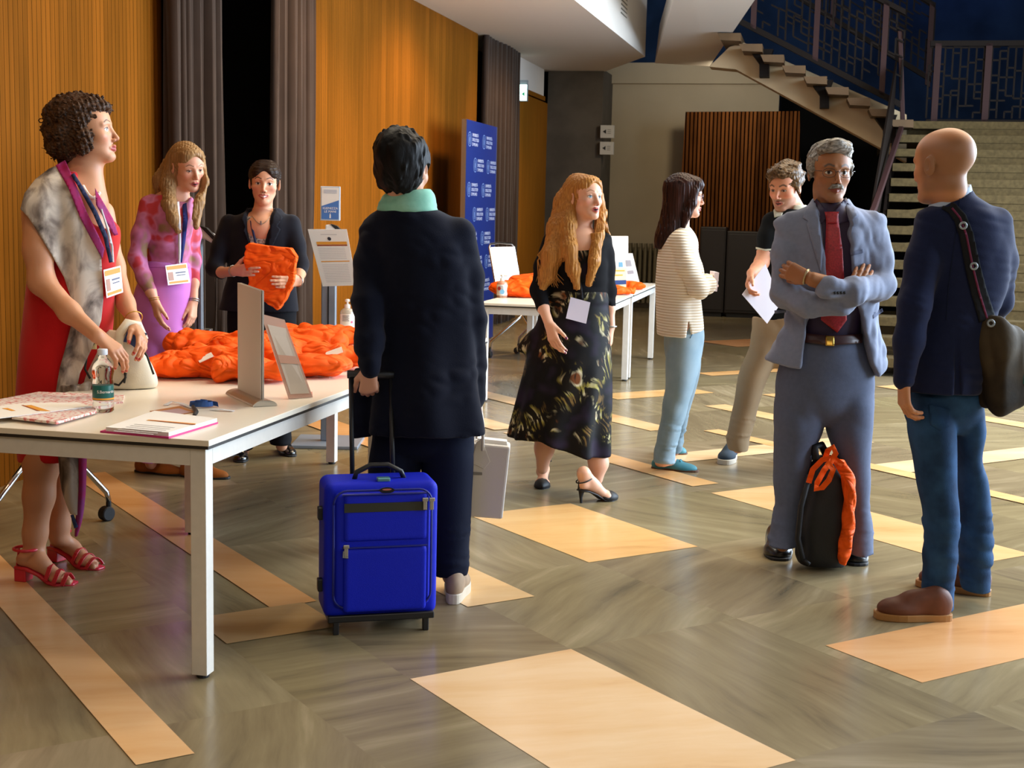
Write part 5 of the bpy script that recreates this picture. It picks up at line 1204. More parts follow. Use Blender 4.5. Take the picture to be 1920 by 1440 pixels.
    for (hx, hy), (tx, ty), s in (((1470, 1000), (1462, 1052), -1), ((1608, 1005), (1612, 1062), 1)):
        toe = atz(tx, ty); d = np.array([s*.10, -1, 0]); d /= np.linalg.norm(d); heel = toe-d*.275; sd = SDF(); shoe(sd, heel, toe, .120, .10, .02, .060); mesh_sdf('shoe', sd, M_shoeblk, root, .005)
        sole_mesh('sole', heel, toe, .120, .012, M_rub, root)
    return finish(root, atz(1537, 1055))
man_suit()
# ---- balding man seen from behind
def man_bald():
    Y = 4.85; root = thing('person', 'balding man seen from behind in a dark blue blazer and jeans', 'person')
    fr = Fr(aty(1768, 311, Y-.01), 212, -4, 0, 1.12)
    T = rows(Y, [(364, 1748, 1822, .060), (380, 1740, 1850, .080), (398, 1728, 1872, .10), (430, 1724, 1888, .115), (480, 1730, 1892, .122), (540, 1728, 1884, .118), (600, 1722, 1862, .112), (660, 1704, 1850, .122), (700, 1698, 1842, .130), (734, 1696, 1836, .130)])
    AL = [(1747, 418, 30, -.01), (1733, 490, 32, -.06), (1715, 570, 30, -.09), (1704, 640, 27, -.10), (1694, 712, 21, -.10)]
    AR = [(1868, 420, 31, 0), (1877, 490, 29, .03), (1872, 566, 25, .06), (1858, 590, 22, .16), (1836, 602, 19, .28)]
    body = SDF(); head_ops(body, fr, 1.0, 1.0); body.rc(fr.p(0, -.03, -.06), aty(1785, 395, Y+.01), .055, .06, .03); body.zl(shrunk(T[1:], .05), .03)
    sleeve(body, [(a[0], a[1], a[2]*.7, a[3]) for a in AL], Y); sleeve(body, [(a[0], a[1], a[2]*.7, a[3]) for a in AR], Y)
    w1 = aty(1694, 712, Y-.10); hand(body, w1, (.12, .10, -1), (1, .2, 0), False, (.5, .5, .5, .5), 1.0, (.4, .4))
    w2 = aty(1834, 602, Y+.29); hand(body, w2, (-.6, .5, 0), (-.2, -.4, -1), True, (.5, .5, .5, .5), 1.0, (.4, .4))
    for L in ([(1748, 770), (1757, 917), (1760, 1100)], [(1818, 770, .08), (1822, 917, .14), (1828, 1070, .15)]): body.chain(pxY(L, Y), [.045, .04, .034], .03)
    scalp = (lambda x, y, z: sst(.045, .015, y)*sst(-.095, -.07, z)*sst(.085, .045, z+.15*np.minimum(y, 0)), '5E4A38', .5)
    body_mesh(body, root, fr, 'C6885E', dict(lip='B06A58', brow='6A5540', iris='4A5A60', blush=.25, stubble=.2, stub_c='8A6E58', scalp=scalp), hands=(w1,), nail='D8A58C')
    M_b = mat('dark_blue_blazer', '182040', .85, var=.1, vscale=50, bump=.2, bscale=500, sheen=.08)
    sh = SDF(); sh.zl(rows(Y, [(330, 1760, 1816, .062), (350, 1752, 1820, .068), (372, 1746, 1826, .074), (396, 1740, 1838, .08)]), .02); sh.cut(aty(1785, 362, Y), (-.58, .0, 1)); mesh_sdf('shirt_collar', sh, mat('pale_blue_shirt', 'A9B9CE', .7), root, .006)
    jk = SDF(); jk.zl(T, .03); jk.zl(rows(Y, [(346, 1766, 1818, .062), (362, 1757, 1824, .072), (392, 1745, 1850, .085)]), .02); jk.cut(aty(1785, 373, Y), (-.60, .0, 1), (1.3, 4.6, 1.4), (1.68, 5.2, 1.75))
    sleeve(jk, AL, Y, .03); sleeve(jk, AR, Y, .03)
    jk.cr(.008, 18, 18, (1, 1, .8)); jk.cr(.0035, 50, 21, (.8, .6, 1.2))
    polyprism(jk, [(1772, 600), (1776, 600), (1782, 745), (1768, 745)], Y, Y-.3, Y-.112, 's', .006)
    mesh_sdf('blazer', jk, M_b, root, .006)
    cloth_patch('back_seam', jk, strip_poly([(1800, 372), (1790, 450), (1778, 540), (1774, 600)], 1.5), mat('blazer_seam', '1A2238', .9), root, .0015, 0, 4)
    M_j = mat('blue_denim', '2C5078', .8, c2='1C3656', vscale=10, bump=.3, bscale=400)
    def ex(t): t.cr(.007, 34, 41, (.5, .5, 1.4), (-9, -9, -1), (9, 9, .32))
    _, tr = trousers(Y, [(715, 1712, 1830, .10, .02), (745, 1702, 1840, .115, .03), (772, 1696, 1844, .115, .04), (795, 1706, 1840, .09, .05), (812, 1740, 1825, .05, .05)],
        [(740, 1715, 1775, .08), (803, 1703, 1790, .11), (860, 1713, 1792, .095), (917, 1722, 1793, .088), (960, 1731, 1797, .085), (1020, 1733, 1796, .08), (1065, 1731, 1793, .078), (1095, 1728, 1788, .075), (1140, 1732, 1786, .075)],
        [(740, 1790, 1830, .08, .05), (803, 1788, 1845, .10, .08), (860, 1791, 1838, .09, .12), (895, 1794, 1849, .088, .14), (960, 1797, 1857, .082, .15), (1020, 1798, 1859, .08, .15), (1065, 1800, 1856, .075, .15), (1104, 1804, 1854, .073, .15)], M_j, root, .006, name='jeans', extra=ex)
    M_seam = mat('denim_seam', '24405E', .8)
    cloth_patch('back_pocket', tr, [(1742, 758), (1782, 768), (1780, 800), (1762, 808), (1744, 796)], M_j, root, .003, .001, 5)
    cloth_patch('hem', tr, [(1732, 1130), (1760, 1137), (1787, 1131), (1787, 1137), (1760, 1143), (1732, 1136)], mat('denim_pale_hem', '7A94B4', .8), root, .003, .001, 4)
    M_bl = mat('brown_suede', '6A3A22', .6, var=.25, vscale=20); M_gum = mat('gum_sole', 'A87840', .6)
    for heel, toe, lab in ((atz(1783, 1163), atz(1640, 1158), 1), (atz(1856, 1118), atz(1788, 1107), 2)):
        d = toe-heel; L = np.linalg.norm(d); d /= L
        if lab == 2: toe = heel+d*.28; 
        sd = SDF(); M3 = shoe(sd, heel+(0, 0, .018), toe+(0, 0, .018), .10, .10, .02, .055); o = mesh_sdf('shoe', sd, M_bl, root, .005); sole_mesh('sole', heel, toe, .108, .026, M_gum, o)
        q = MB(); dd = toe-heel
        for i in range(4): c = heel+dd*(.42+.06*i)+np.array([0, 0, .094-.011*i]); q.tube([c-M3[:, 0]*.025, c+(0, 0, .006), c+M3[:, 0]*.025], .003, 6)
        q.build('laces', mat('dark_laces', '3A2216', .8) if 'dark_laces' not in bpy.data.materials else bpy.data.materials['dark_laces'], o)
    finish(root, atz(1760, 1150))
    # his shoulder bag
    bag = thing('shoulder_bag', 'black and brown messenger bag hanging at the right hip of the balding man', 'bag')
    M_bagb = mat('dark_waxed_canvas', '241E18', .75, c2='453A2A', vscale=6, bump=.2); M_strap = mat('black_webbing', '17181C', .7); M_ey = mat('eyelet_grey', '9AA4AC', .4, metal=.5)
    sp = [(1768, 384), (1785, 390), (1800, 408), (1812, 440), (1824, 500), (1836, 548), (1852, 600)]
    cloth_patch('strap', jk, strip_poly(sp, [16, 22, 25, 27, 29, 30, 32]), M_strap, bag, .006, .003, 5)
    cloth_patch('strap_stripe', jk, strip_poly(sp[1:], 4), mat('strap_red_stripe', '6A2A44', .7), bag, .004, .0075, 4)
    b = SDF(); c = aty(1880, 690, Y-.06)
    M3 = rotm(200, 0, 8); b.box(c, (.085, .06, .150), M3, .05, .02); b.rc(aty(1858, 606, Y-.09), aty(1868, 650, Y-.07), .035, .06, .05)
    b.cr(.012, 26, 7, (1, 1, .5)); bo = mesh_sdf('bag_body', b, M_bagb, bag, .006)
    b2 = SDF(); b2.ell(aty(1915, 700, Y-.02), (.075, .07, .13), rotm(200, 0, -25), .01); b2.cr(.006, 40, 9); mesh_sdf('side_pocket', b2, mat('dark_olive_canvas', '3A362C', .6), bag, .006)
    cloth_patch('flap', b2, [(1893, 620), (1915, 660), (1945, 700), (1945, 735), (1918, 720), (1902, 670)], mat('teal_lining', '1F5A5C', .6), bag, .005, .002, 5)
    for x, y, s in ((1806, 423, jk), (1826, 499, jk), (1858, 606, b)):
        p, d = march(s, [(x, y)]); n_ = -d[0]; z = np.array([0, 0, 1.]); z -= n_*(z@n_); z /= np.linalg.norm(z); xx = np.cross(z, n_); q = MB()
        q.tube([p[0]+n_*.014+(xx*math.cos(a)+z*math.sin(a))*.0105 for a in np.linspace(0, 2*math.pi, 21)], .0042, 6, False); q.build('eyelet', M_ey, bag, smooth=True)
    rebase(bag, c-(0, 0, .2))
man_bald()
# ---- woman with black hair seen from behind, her suitcase and handbag
def woman_navy():
    Y = 4.95; root = thing('person', 'black haired woman seen from behind in a long navy coat and mint scarf', 'person')
    fr = Fr(aty(759, 318, Y+.0), 158, -6, 0, 1.06)
    T = rows(Y, [(388, 718, 812, .075), (400, 702, 838, .095), (418, 688, 858, .11), (445, 683, 876, .125), (490, 690, 886, .138), (547, 692, 888, .138), (600, 695, 890, .135), (660, 700, 893, .150, -.01), (710, 700, 897, .17, -.03), (750, 694, 902, .19, -.04), (790, 690, 910, .20, -.04), (806, 688, 914, .20, -.04)])
    AL = [(706, 436, 33, 0), (694, 500, 30, -.04), (692, 570, 29, -.10), (693, 640, 26, -.15), (694, 690, 20, -.20)]
    AR = [(860, 440, 32, 0), (880, 520, 26, .02), (886, 600, 24, .02), (889, 680, 22, .03), (893, 745, 18, .04)]
    body = SDF(); head_ops(body, fr, .95, .95); body.rc(fr.p(0, -.03, -.06), aty(762, 402, Y+.01), .05, .055, .03); body.zl(shrunk(T, .05), .03)
    sleeve(body, [(a[0], a[1], a[2]*.7, a[3]) for a in AL], Y); sleeve(body, [(a[0], a[1], a[2]*.7, a[3]) for a in AR], Y)
    w1 = aty(693, 690, Y-.20); hand(body, w1, (-.05, .02, -1), (.05, 1, -.1), False, (1.25, 1.3, 1.3, 1.3), .92, (.7, .8), .02)
    w2 = aty(894, 750, Y+.04); hand(body, w2, (.15, 0, -1), (-1, 0, -.1), True, (1.0, 1.0, 1.0, 1.0), .92, (.4, .6), .03)
    for L in ([(738, 800), (738, 960), (742, 1095)], [(838, 800), (840, 960), (846, 1080)]): body.chain(pxY(L, Y), [.07, .05, .034], .03)
    body_mesh(body, root, fr, 'C89478', dict(lip='A85A50', brow='1A1412', blush=.2), hands=(w1, w2))
    M_bh = hair_mat('black_hair', '0F0C0B', '040303', (60, 60, 18), .55); h = SDF(); k = fr.k
    h.ell(fr.p(0, -.028, .034), (.092*k, .110*k, .092*k), fr.M, .01); h.ell(fr.p(0, -.045, -.030), (.070*k, .068*k, .062*k), fr.M, .04); h.ell(fr.p(0, -.050, .070), (.070*k, .075*k, .062*k), fr.M, .03)
    h.ell(fr.p(0, .095, -.02), (.062*k, .075*k, .080*k), fr.M, .012, 's'); h.ell(fr.p(0, .06, -.13), (.12, .10, .07), fr.M, .02, 's')
    for s in (-1, 1): h.ell(fr.p(s*.085, -.004, -.012), (.02, .022, .032), fr.M, .008, 's')
    h.wr(.004, 90, 4, (1, 1, .4)); h.cr(.006, 120, 6, (1, 1, .35)); mesh_sdf('hair', h, M_bh, root, .004)
    sc = SDF(); sc.zl(rows(Y, [(352, 738, 806, .062), (362, 724, 814, .075), (378, 712, 818, .088), (392, 706, 820, .092), (404, 712, 815, .085)]), .01); sc.cut(aty(770, 357, Y), (-.10, .0, 1)); sc.cr(.008, 45, 5, (.5, .5, 1.6)); sc.ell(aty(765, 352, Y), (.058, .055, .04), None, .01, 's')
    mesh_sdf('scarf', sc, mat('mint_scarf', '9CD0BC', .8, c2='7FBBA6', vscale=14, bump=.15), root, .005)
    M_co = mat('navy_wool', '0C1020', .95, bump=.15, bscale=250, sheen=.05)
    co = SDF(); co.zl(T, .03, fold=lambda a, z: .012*np.clip((1.15-z)*2.2, 0, 1)*np.sin(a*6+1.0)); sleeve(co, AL, Y, .03); sleeve(co, AR, Y, .03)
    co.zl(rows(Y-.06, [(690, 664, 712, .03), (740, 658, 706, .03), (818, 657, 699, .025)]), .02)
    co.cr(.008, 16, 28, (1, 1, .6)); co.cr(.004, 45, 23, (.8, .6, 1.3)); mesh_sdf('coat', co, M_co, root, .007)
    trousers(Y, [(770, 705, 890, .12), (800, 700, 890, .125), (840, 700, 888, .11), (860, 720, 870, .07)], [(780, 710, 780, .08), (860, 692, 790, .10), (930, 690, 780, .10), (1000, 698, 778, .095), (1092, 706, 776, .09)],
        [(780, 800, 875, .09), (860, 790, 888, .11), (930, 795, 885, .105), (1000, 803, 882, .10), (1072, 811, 878, .095)], mat('navy_trousers', '10162A', .9, bump=.15, bscale=300), root, .008)
    M_s1 = mat('beige_suede', 'A9927A', .7, var=.2, vscale=20); M_s2 = mat('off_white_sole', 'CFC6B4', .6)
    for heel, a in ((atz(849, 1134), .06), (atz(742, 1122), -.12)):
        d = np.array([a, 1, 0.]); d /= np.linalg.norm(d); toe = heel+d*.255; sd = SDF(); shoe(sd, heel+(0, 0, .025), toe+(0, 0, .025), .092, .085, .02, .05); o = mesh_sdf('shoe', sd, M_s1, root, .005); sole_mesh('sole', heel, toe, .10, .038, M_s2, o)
    finish(root, atz(800, 1130))
    # suitcase
    s = thing('suitcase', 'bright blue cabin suitcase with a raised trolley handle', 'suitcase'); M_bs = mat('bright_blue_nylon', '031CC4', .6, spec=.25, var=.08, vscale=4, bump=.25, bscale=500); M_bd = mat('suitcase_piping', '0A1C80', .5); M_bk = mat('black_plastic', '15161A', .45)
    A0, B0 = atz(609, 1196), atz(822, 1184); W_ = np.linalg.norm((B0-A0)[:2]); e = (B0-A0)/W_; e[2] = 0; nf = np.array([e[1], -e[0], 0]); up = np.array([0, 0, 1.]); Fc = (A0+B0)/2; Ht = aty(712, 905, Fc[1]+.02)[2]
    lean = np.array([0, .03, 1.]); lean /= np.linalg.norm(lean)
    Ms = np.stack([e, -nf, up], 1); w2_ = W_/2; D_ = .20
    P_ = lambda u, v, d: Fc+e*u+up*v-nf*d       # u across, v height, d depth from the front
    zb_ = .052; H_ = Ht-zb_
    sd = SDF(); sd.box(P_(0, zb_+H_/2, .10+.02), (w2_, .095, H_/2), Ms, .03); mesh_sdf('shell', sd, M_bs, s, .006, it=2)
    sd = SDF(); sd.box(P_(0, zb_+H_/2+.005, .028), (w2_-.030, .022, H_/2-.035), Ms, .018); sd.disp(lambda x, y, z: .0)
    mesh_sdf('front_panel', sd, M_bs, s, .005, it=2)
    sd = SDF(); sd.box(P_(.008, zb_+H_*.30, .010), (w2_-.052, .016, H_*.24), Ms, .012); mesh_sdf('lower_pocket', sd, M_bs, s, .005, it=2)
    sd = SDF(); sd.box(P_(.008, zb_+H_*.755, .012), (w2_-.052, .014, H_*.175), Ms, .012); mesh_sdf('upper_pocket', sd, M_bs, s, .005, it=2)
    q = MB(); q.prism([P_(-w2_+.062, zb_+H_*.80, -.004), P_(w2_-.045, zb_+H_*.80, -.004), P_(w2_-.045, zb_+H_*.865, -.004), P_(-w2_+.062, zb_+H_*.865, -.004)], -nf*.003); q.build('dark_band', mat('dark_olive_band', '24281E', .5), s)
    for (u0, v0, u1, v1) in ((-w2_+.055, zb_+H_*.545, w2_-.045, zb_+H_*.545), (-w2_+.055, zb_+H_*.93, w2_-.05, zb_+H_*.93)):
        q = MB(); q.tube([P_(u0, v0, -.007), P_(u1, v1, -.007)], .0035, 6); q.build('zip', M_bd, s)
    q = MB(); a_ = w2_-.028; b0, b1 = zb_+.045, zb_+H_-.022; r_ = .045
    pts = [P_(-a_, b1-r_, .006), P_(-a_, b0+r_, .006)]+[P_(-a_+r_-r_*math.cos(t), b0+r_-r_*math.sin(t), .006) for t in np.linspace(0, 1.57, 6)]+[P_(a_-r_+r_*math.sin(t), b0+r_-r_*math.cos(t), .006) for t in np.linspace(0, 1.57, 6)]+[P_(a_, b1-r_, .006)]+[P_(a_-r_+r_*math.cos(t), b1-r_+r_*math.sin(t), .006) for t in np.linspace(0, 1.57, 6)]+[P_(-a_+r_-r_*math.sin(t), b1-r_+r_*math.cos(t), .006) for t in np.linspace(0, 1.57, 6)]
    q.tube(pts, .004, 6); q.build('piping', M_bd, s, smooth=True)
    for (u, v) in ((w2_-.055, zb_+H_*.845), (w2_-.032, zb_+H_*.843), (-w2_+.068, zb_+H_*.52)):
        q = MB(); q.box(P_(u, v, -.010), (.007, .003, .018), Ms); q.box(P_(u, v+.018, -.012), (.010, .005, .006), Ms); q.build('zip_pull', M_steel, s, bevel=.002)
    q = MB(); q.tube([P_(-w2_+.060, zb_+H_*.525, -.010), P_(-w2_+.058, zb_+H_*.48, -.011), P_(-w2_+.075, zb_+H_*.475, -.010)], .003, 6); q.build('zip_ring', M_steel, s)
    q = MB(); cc = P_(.01, zb_+H_*.955, -.001); q.prism([cc+e*.026*math.cos(t)+up*.010*math.sin(t) for t in np.linspace(0, 6.283, 19)[:-1]], nf*.004); bd = q.build('badge', mat('dark_badge', '2A2A30', .3, metal=.6), s)
    q = MB(); q.prism([cc+nf*.0042+e*.016*math.cos(t)+up*(.003+.003*math.sin(t)) for t in np.linspace(0, 6.283, 13)[:-1]], nf*.0008); q.build('badge_mark', mat('badge_copper', 'B46A5A', .4), bd)
    q = MB(); q.tube([P_(-.085, Ht-.004, .10), P_(-.078, Ht+.022, .10), P_(-.03, Ht+.046, .10), (P_(.03, Ht+.046, .10)), P_(.075, Ht+.022, .10), P_(.085, Ht-.004, .10)], .009, 8); q.build('carry_handle', M_bk, s, smooth=True)
    q = MB(); q.box(P_(.008, Ht+.004, .06), (.022, .014, .007), Ms); q.build('lock', mat('teal_lock', '6FA8B0', .3, metal=.6), s, bevel=.003)
    R0, R1 = aty(661, 902, Fc[1]+.205), aty(737, 892, Fc[1]+.205); yt = 4.80; T0 = aty(658, 702, yt); T1 = T0+np.array([R1[0]-R0[0], 0, 0])
    for r_, t_ in ((R0, T0), (R1, T1)):
        q = MB(); q.tube([r_-(0, 0, .03), t_], .0085, 8); q.build('trolley_rod', M_bk, s, smooth=True)
    q = MB(); q.tube([T0-(.012, 0, 0), T1+(.012, 0, 0)], .015, 10); q.build('trolley_grip', M_bk, s, smooth=True)
    for u in (-w2_+.04, w2_-.04):
        q = MB(); c_ = P_(u, .026, .04 if False else .17); q.tube([c_-e*.012, c_+e*.012], .026, 16); q.box(P_(u, .052, .16), (.022, .035, .014), Ms); q.build('wheel', M_bk, s)
        q = MB(); q.box(P_(u, .026, .03), (.010, .012, .026), Ms); q.build('foot', M_bk, s, bevel=.003)
    q = MB(); q.box(P_(0, .055, .10), (w2_-.012, .085, .012), Ms); q.build('base', M_bk, s, bevel=.004)
    for v in (zb_+H_*.23, zb_+H_*.76): q = MB(); q.box(P_(-w2_-.006, v, .09), (.010, .016, .022), Ms); q.build('side_foot', M_bk, s, bevel=.004)
    rebase(s, Fc-nf*.1)
    # white handbag
    hb = thing('handbag', 'white structured handbag hanging from the hand of the woman in navy', 'handbag'); M_wh = mat('off_white_leather', 'D9D4CE', .45, bump=.1, bscale=300)
    Yh = Y+.06; Q = [aty(858, 828, Yh), aty(957, 838, Yh), aty(942, 974, Yh), aty(862, 968, Yh)]
    q = MB(); q.prism([Q[0], Q[1], Q[2], Q[3]], (0, .11, 0)); q.build('bag_body', M_wh, hb, bevel=.008)
    q = MB(); q.prism([aty(x, y, Yh-.004) for x, y in ((884, 868), (893, 830), (903, 822), (919, 866), (907, 880))], (0, .004, 0)); q.build('handle_tab', M_wh, hb, bevel=.0015)
    q = MB(); q.tube([aty(905, 845, Yh-.004), aty(906, 800, Yh+.0), aty(902, 772, Yh+.02), aty(896, 764, Yh+.05), aty(890, 790, Yh+.08), aty(888, 830, Yh+.10)], .006, 8); q.build('handle', M_wh, hb, smooth=True)
    q = MB(); q.prism([aty(x, y, Yh-.003) for x, y in ((868, 884), (904, 886), (904, 891), (868, 890))], (0, .003, 0)); q.build('front_clasp', mat('clasp_grey', '8A8682', .4), hb)
    q = MB(); q.prism([aty(x, y, Yh+.03) for x, y in ((895, 822), (950, 828), (952, 838), (895, 836))], (0, .05, 0)); q.build('papers_inside', M_paper, hb)
    rebase(hb, (Q[2]+Q[3])/2)
woman_navy()
# ---- woman in the red dress
def woman_red():
    Y = 5.1; root = thing('person', 'woman with short curly dark hair in a red dress and grey shawl', 'person')
    fr = Fr(aty(163, 248, Y), 96, 7, 0, 1.02)
    T = rows(Y, [(322, 112, 182, .085), (338, 80, 192, .13), (360, 62, 204, .15), (400, 56, 215, .155), (440, 54, 224, .155), (500, 56, 214, .145), (560, 50, 212, .15), (620, 44, 208, .15), (700, 38, 190, .14), (780, 36, 160, .13), (858, 42, 150, .13)])
    A1 = [(70, 400, 29, -.16), (72, 470, 26, -.19), (78, 528, 23, -.20), (130, 585, 19, -.26), (180, 628, 14, -.32)]
    A2 = [(190, 400, 24, .15), (212, 500, 20, .14), (236, 570, 15, .05), (253, 606, 12.5, -.02)]
    body = SDF(); head_ops(body, fr, .96, .95, fem=1.); body.rc(fr.p(0, -.02, -.07), aty(150, 352, Y), .054, .066, .03); body.rc(fr.p(0, -.01, -.11), aty(166, 376, Y-.02), .040, .07, .04); body.zl(shrunk(T, .03), .03)
    sleeve(body, A1, Y); sleeve(body, A2, Y); tips = []
    w1 = aty(180, 628, Y-.32); hand(body, w1, aty(238, 672, Y-.30)-w1, (-.1, .5, -1), True, (.45, .42, .40, .45), .98, (.5, .3), .05, tips)
    w2 = aty(254, 608, Y-.03); hand(body, w2, aty(274, 654, Y-.12)-w2, (-.9, .1, -.4), False, (.35, .35, .35, .4), .95, (.4, .5), .05, tips)
    body.chain(pxY([(82, 770), (78, 868), (73, 930), (66, 1000), (64, 1030)], Y-.06), [.075, .064, .055, .042, .038], .03)
    body.chain(pxY([(120, 770), (120, 860), (116, 930), (111, 985), (110, 1005)], Y+.14), [.07, .058, .046, .038, .035], .03)
    h1, t1 = atz(34, 1088), atz(142, 1096); h2, t2 = atz(98, 1050), atz(190, 1068)
    F1 = heel_foot(body, h1, t1, .055, aty(64, 1030, Y-.06), .088, True); F2 = heel_foot(body, h2, t2, .055, aty(110, 1005, Y+.14), .088, True)
    body_mesh(body, root, fr, 'C8906E', dict(fem=1., lip='B0504C', brow='3A2A22', iris='3A2A1A', blush=.35), tips=tips, nail='B02A2A', hands=(w1, w2, t1, t2))
    h = SDF(); k = fr.k; M_h = hair_mat('dark_curly_hair', '553A28', '1A0F0A', (70, 70, 70), .5)
    h.ell(fr.p(0, -.038, .052), (.096*k, .108*k, .092*k), fr.M, .01); h.ell(fr.p(0, -.075, -.025), (.092*k, .075*k, .085*k), fr.M, .04); h.ell(fr.p(0, .048, .082), (.064*k, .046*k, .032*k), fr.M, .03)
    for s in (-1, 1): h.ell(fr.p(s*.076, -.012, -.03), (.024, .045, .055), fr.M, .02)
    h.ell(fr.p(0, .104, -.026), (.085*k, .076*k, .088*k), fr.M, .012, 's'); h.ell(fr.p(0, .04, -.14), (.12, .09, .08), fr.M, .02, 's')
    h.wr(.006, 75, 4); h.cr(.008, 120, 6); h.wr(.004, 260, 8); mesh_sdf('hair', h, M_h, root, .0035)
    q = MB(); r_ = random.Random(4)
    for i in range(70):
        a, b_ = r_.uniform(0, 6.28), r_.uniform(-.5, 1.5); n_ = np.array([math.cos(a)*math.cos(b_), math.sin(a)*math.cos(b_), math.sin(b_)])
        if n_[1] > .35: continue
        c = fr.p(*(np.array([0, -.045, .03])+n_*np.array([.092, .106, .093]))); ax_ = np.array([r_.uniform(-1, 1) for _ in range(3)]); n2 = fr.M@n_; ax_ -= n2*(ax_@n2); ax_ /= np.linalg.norm(ax_); bx_ = np.cross(n2, ax_); R_ = r_.uniform(.008, .016)
        q.tube([c+ax_*R_*math.cos(t)+n2*(R_*.8*math.sin(t)+.004)+bx_*.003*t for t in np.linspace(0, 5, 9)], .0022, 5)
    q.build('curls', M_h, root, smooth=True)['kind'] = 'stuff'
    # dress
    M_d = mat('red_crepe', 'C0181C', .8, bump=.15, bscale=300, sheen=.15)
    ds = SDF(); ds.zl(T, .03); ds.rc(aty(75, 392, Y-.13), aty(120, 350, Y), .06, .07, .04); ds.ell(aty(195, 350, Y-.02), (.085, .16, .16), None, .02, 's')
    ds.cr(.008, 14, 4, (1, 1, .3)); mesh_sdf('dress', ds, M_d, root, .007)
    # shawl: cloth over shoulder and upper arm
    q = NT('grey_ikat_shawl'); mp = q.coord(scale=(1, 1, .55)); nz = q.n('ShaderNodeTexNoise', {'Vector': (mp, 0), 'Scale': 13., 'Detail': 5., 'Distortion': .6})
    rp = q.ramp((nz, 0), [(.36, lin('4A403C')), (.47, lin('8C8078')), (.60, lin('C9BEB2'))]); q.l(rp, 0, q.b, 'Base Color'); q.b.inputs['Roughness'].default_value = .85; M_sw = q.m
    M_mg = mat('magenta_silk', 'A8205C', .7, c2='8A3A74', vscale=14)
    sw = SDF(); sw.zl([(z, x, y, rx+.012, ry+.012) for z, x, y, rx, ry in T], .03); sleeve(sw, [(a[0], a[1], a[2]*1.12, a[3]) for a in A1[:3]], Y); sw.rc(aty(75, 385, Y-.15), aty(125, 335, Y-.02), .075, .08, .05); sw.cr(.016, 20, 14, (1.2, 1, .25))
    cloth_patch('shawl', sw, [(38, 392), (46, 362), (66, 336), (92, 316), (112, 308), (132, 352), (152, 402), (172, 440), (190, 482), (194, 560), (190, 600), (174, 650), (150, 700), (142, 738), (104, 738), (112, 690), (126, 640), (140, 580), (120, 520), (98, 480), (74, 440), (52, 406)], M_sw, root, .007, .004, 5, .012)
    cloth_patch('shawl_border', sw, [(104, 310), (122, 300), (140, 340), (162, 396), (184, 440), (196, 466), (192, 486), (170, 446), (150, 408), (128, 352)], M_mg, root, .007, .010, 4, .012)
    cloth_patch('shawl_border', sw, [(178, 352), (192, 376), (212, 410), (222, 440), (214, 442), (196, 412), (180, 384)], M_mg, root, .006, .004, 4, .012)
    se = SDF(); se.zl(rows(Y-.12, [(720, 108, 168, .05), (850, 108, 150, .03), (920, 116, 148, .022), (965, 132, 147, .012)]), .01); se.cr(.010, 30, 3, (1.3, 1, .2)); mesh_sdf('shawl_end', se, M_sw, root, .005)
    se = SDF(); se.zl(rows(Y-.11, [(720, 150, 172, .04), (850, 146, 163, .025), (930, 146, 160, .02), (975, 141, 154, .015), (1008, 138, 146, .008)]), .01); se.cr(.008, 30, 5, (1.3, 1, .2)); mesh_sdf('shawl_border', se, M_mg, root, .005)
    cloth_patch('shawl_tag', se, [(132, 966), (138, 964), (146, 988), (139, 991)], M_navy, root, .002, .004, 4)
    lanyard(sw, [(136, 326), (152, 352), (178, 398), (198, 444), (208, 492)], [7, 8, 9, 9, 7], mat('navy_lanyard', '2A3050', .7), root, .022); lanyard(sw, [(190, 392), (202, 430), (210, 462), (212, 492)], [3, 5, 5, 4], M_lwhite, root, .010)
    badge(ds, [(194, 506), (226, 498), (231, 548), (200, 559)], root, BADGE_PR, .030)
    q = MB()
    for i in range(15):
        u = i/14; p, d = march(body, [(156+30*u, 350+20*math.sin(u*2.6)+2*u)]); c = p[0]-d[0]*.004
        q.lathe(c, [(.0005, -.0075), (.0052, -.0052), (.0075, 0), (.0052, .0052), (.0005, .0075)], 10)
    q.build('pearl_necklace', mat('pearl', 'EFE6DC', .2, coat=.5), root, smooth=True)
    for nm, p0, r_ in (('bracelet', aty(250, 597, Y-.01), .034),):
        q = MB(); v = w2-aty(240, 575, Y+.04); v /= np.linalg.norm(v); x = np.cross(v, (0, 0, 1)); x /= np.linalg.norm(x); y = np.cross(v, x); q.tube([p0+(x*math.cos(a)+y*math.sin(a))*r_ for a in np.linspace(0, 6.283, 19)], .002, 6, False); q.build(nm, M_gold_m, root, smooth=True)
    q = MB(); e_ = fr.p(-.080, -.012, -.040); q.lathe(e_, [(.001, -.008), (.007, -.004), (.008, .0), (.006, .006), (.001, .008)], 10); q.build('earring', bpy.data.materials['pearl'], root, smooth=True)
    # sandals
    M_sd = mat('coral_red_leather', 'C8283C', .35, coat=.2)
    for (p, x, d), (hl, te), yy in ((F1, (h1, t1), 0), (F2, (h2, t2), 1)):
        q = MB(); prof = [(0, .060), (.2, .056), (.4, .038), (.6, .012), (.75, .006), (1.0, .008)]; wd = [.028, .031, .030, .040, .044, .020]
        P = np.zeros((6, 5, 3))
        for i, ((u, hh), w_) in enumerate(zip(prof, wd)):
            for j in range(5): P[i, j] = p(u, (j-2)/2*w_, hh-.004)
        q.grid(P); so = q.build('sandal', M_sd, root, smooth=True, solid=.010)
        q = MB(); q.prism([p(-.01, -.026, .052), p(.2, -.028, .052), p(.2, .028, .052), p(-.01, .026, .052)], (0, 0, -.05)); q.build('block_heel', M_sd, so, bevel=.004)
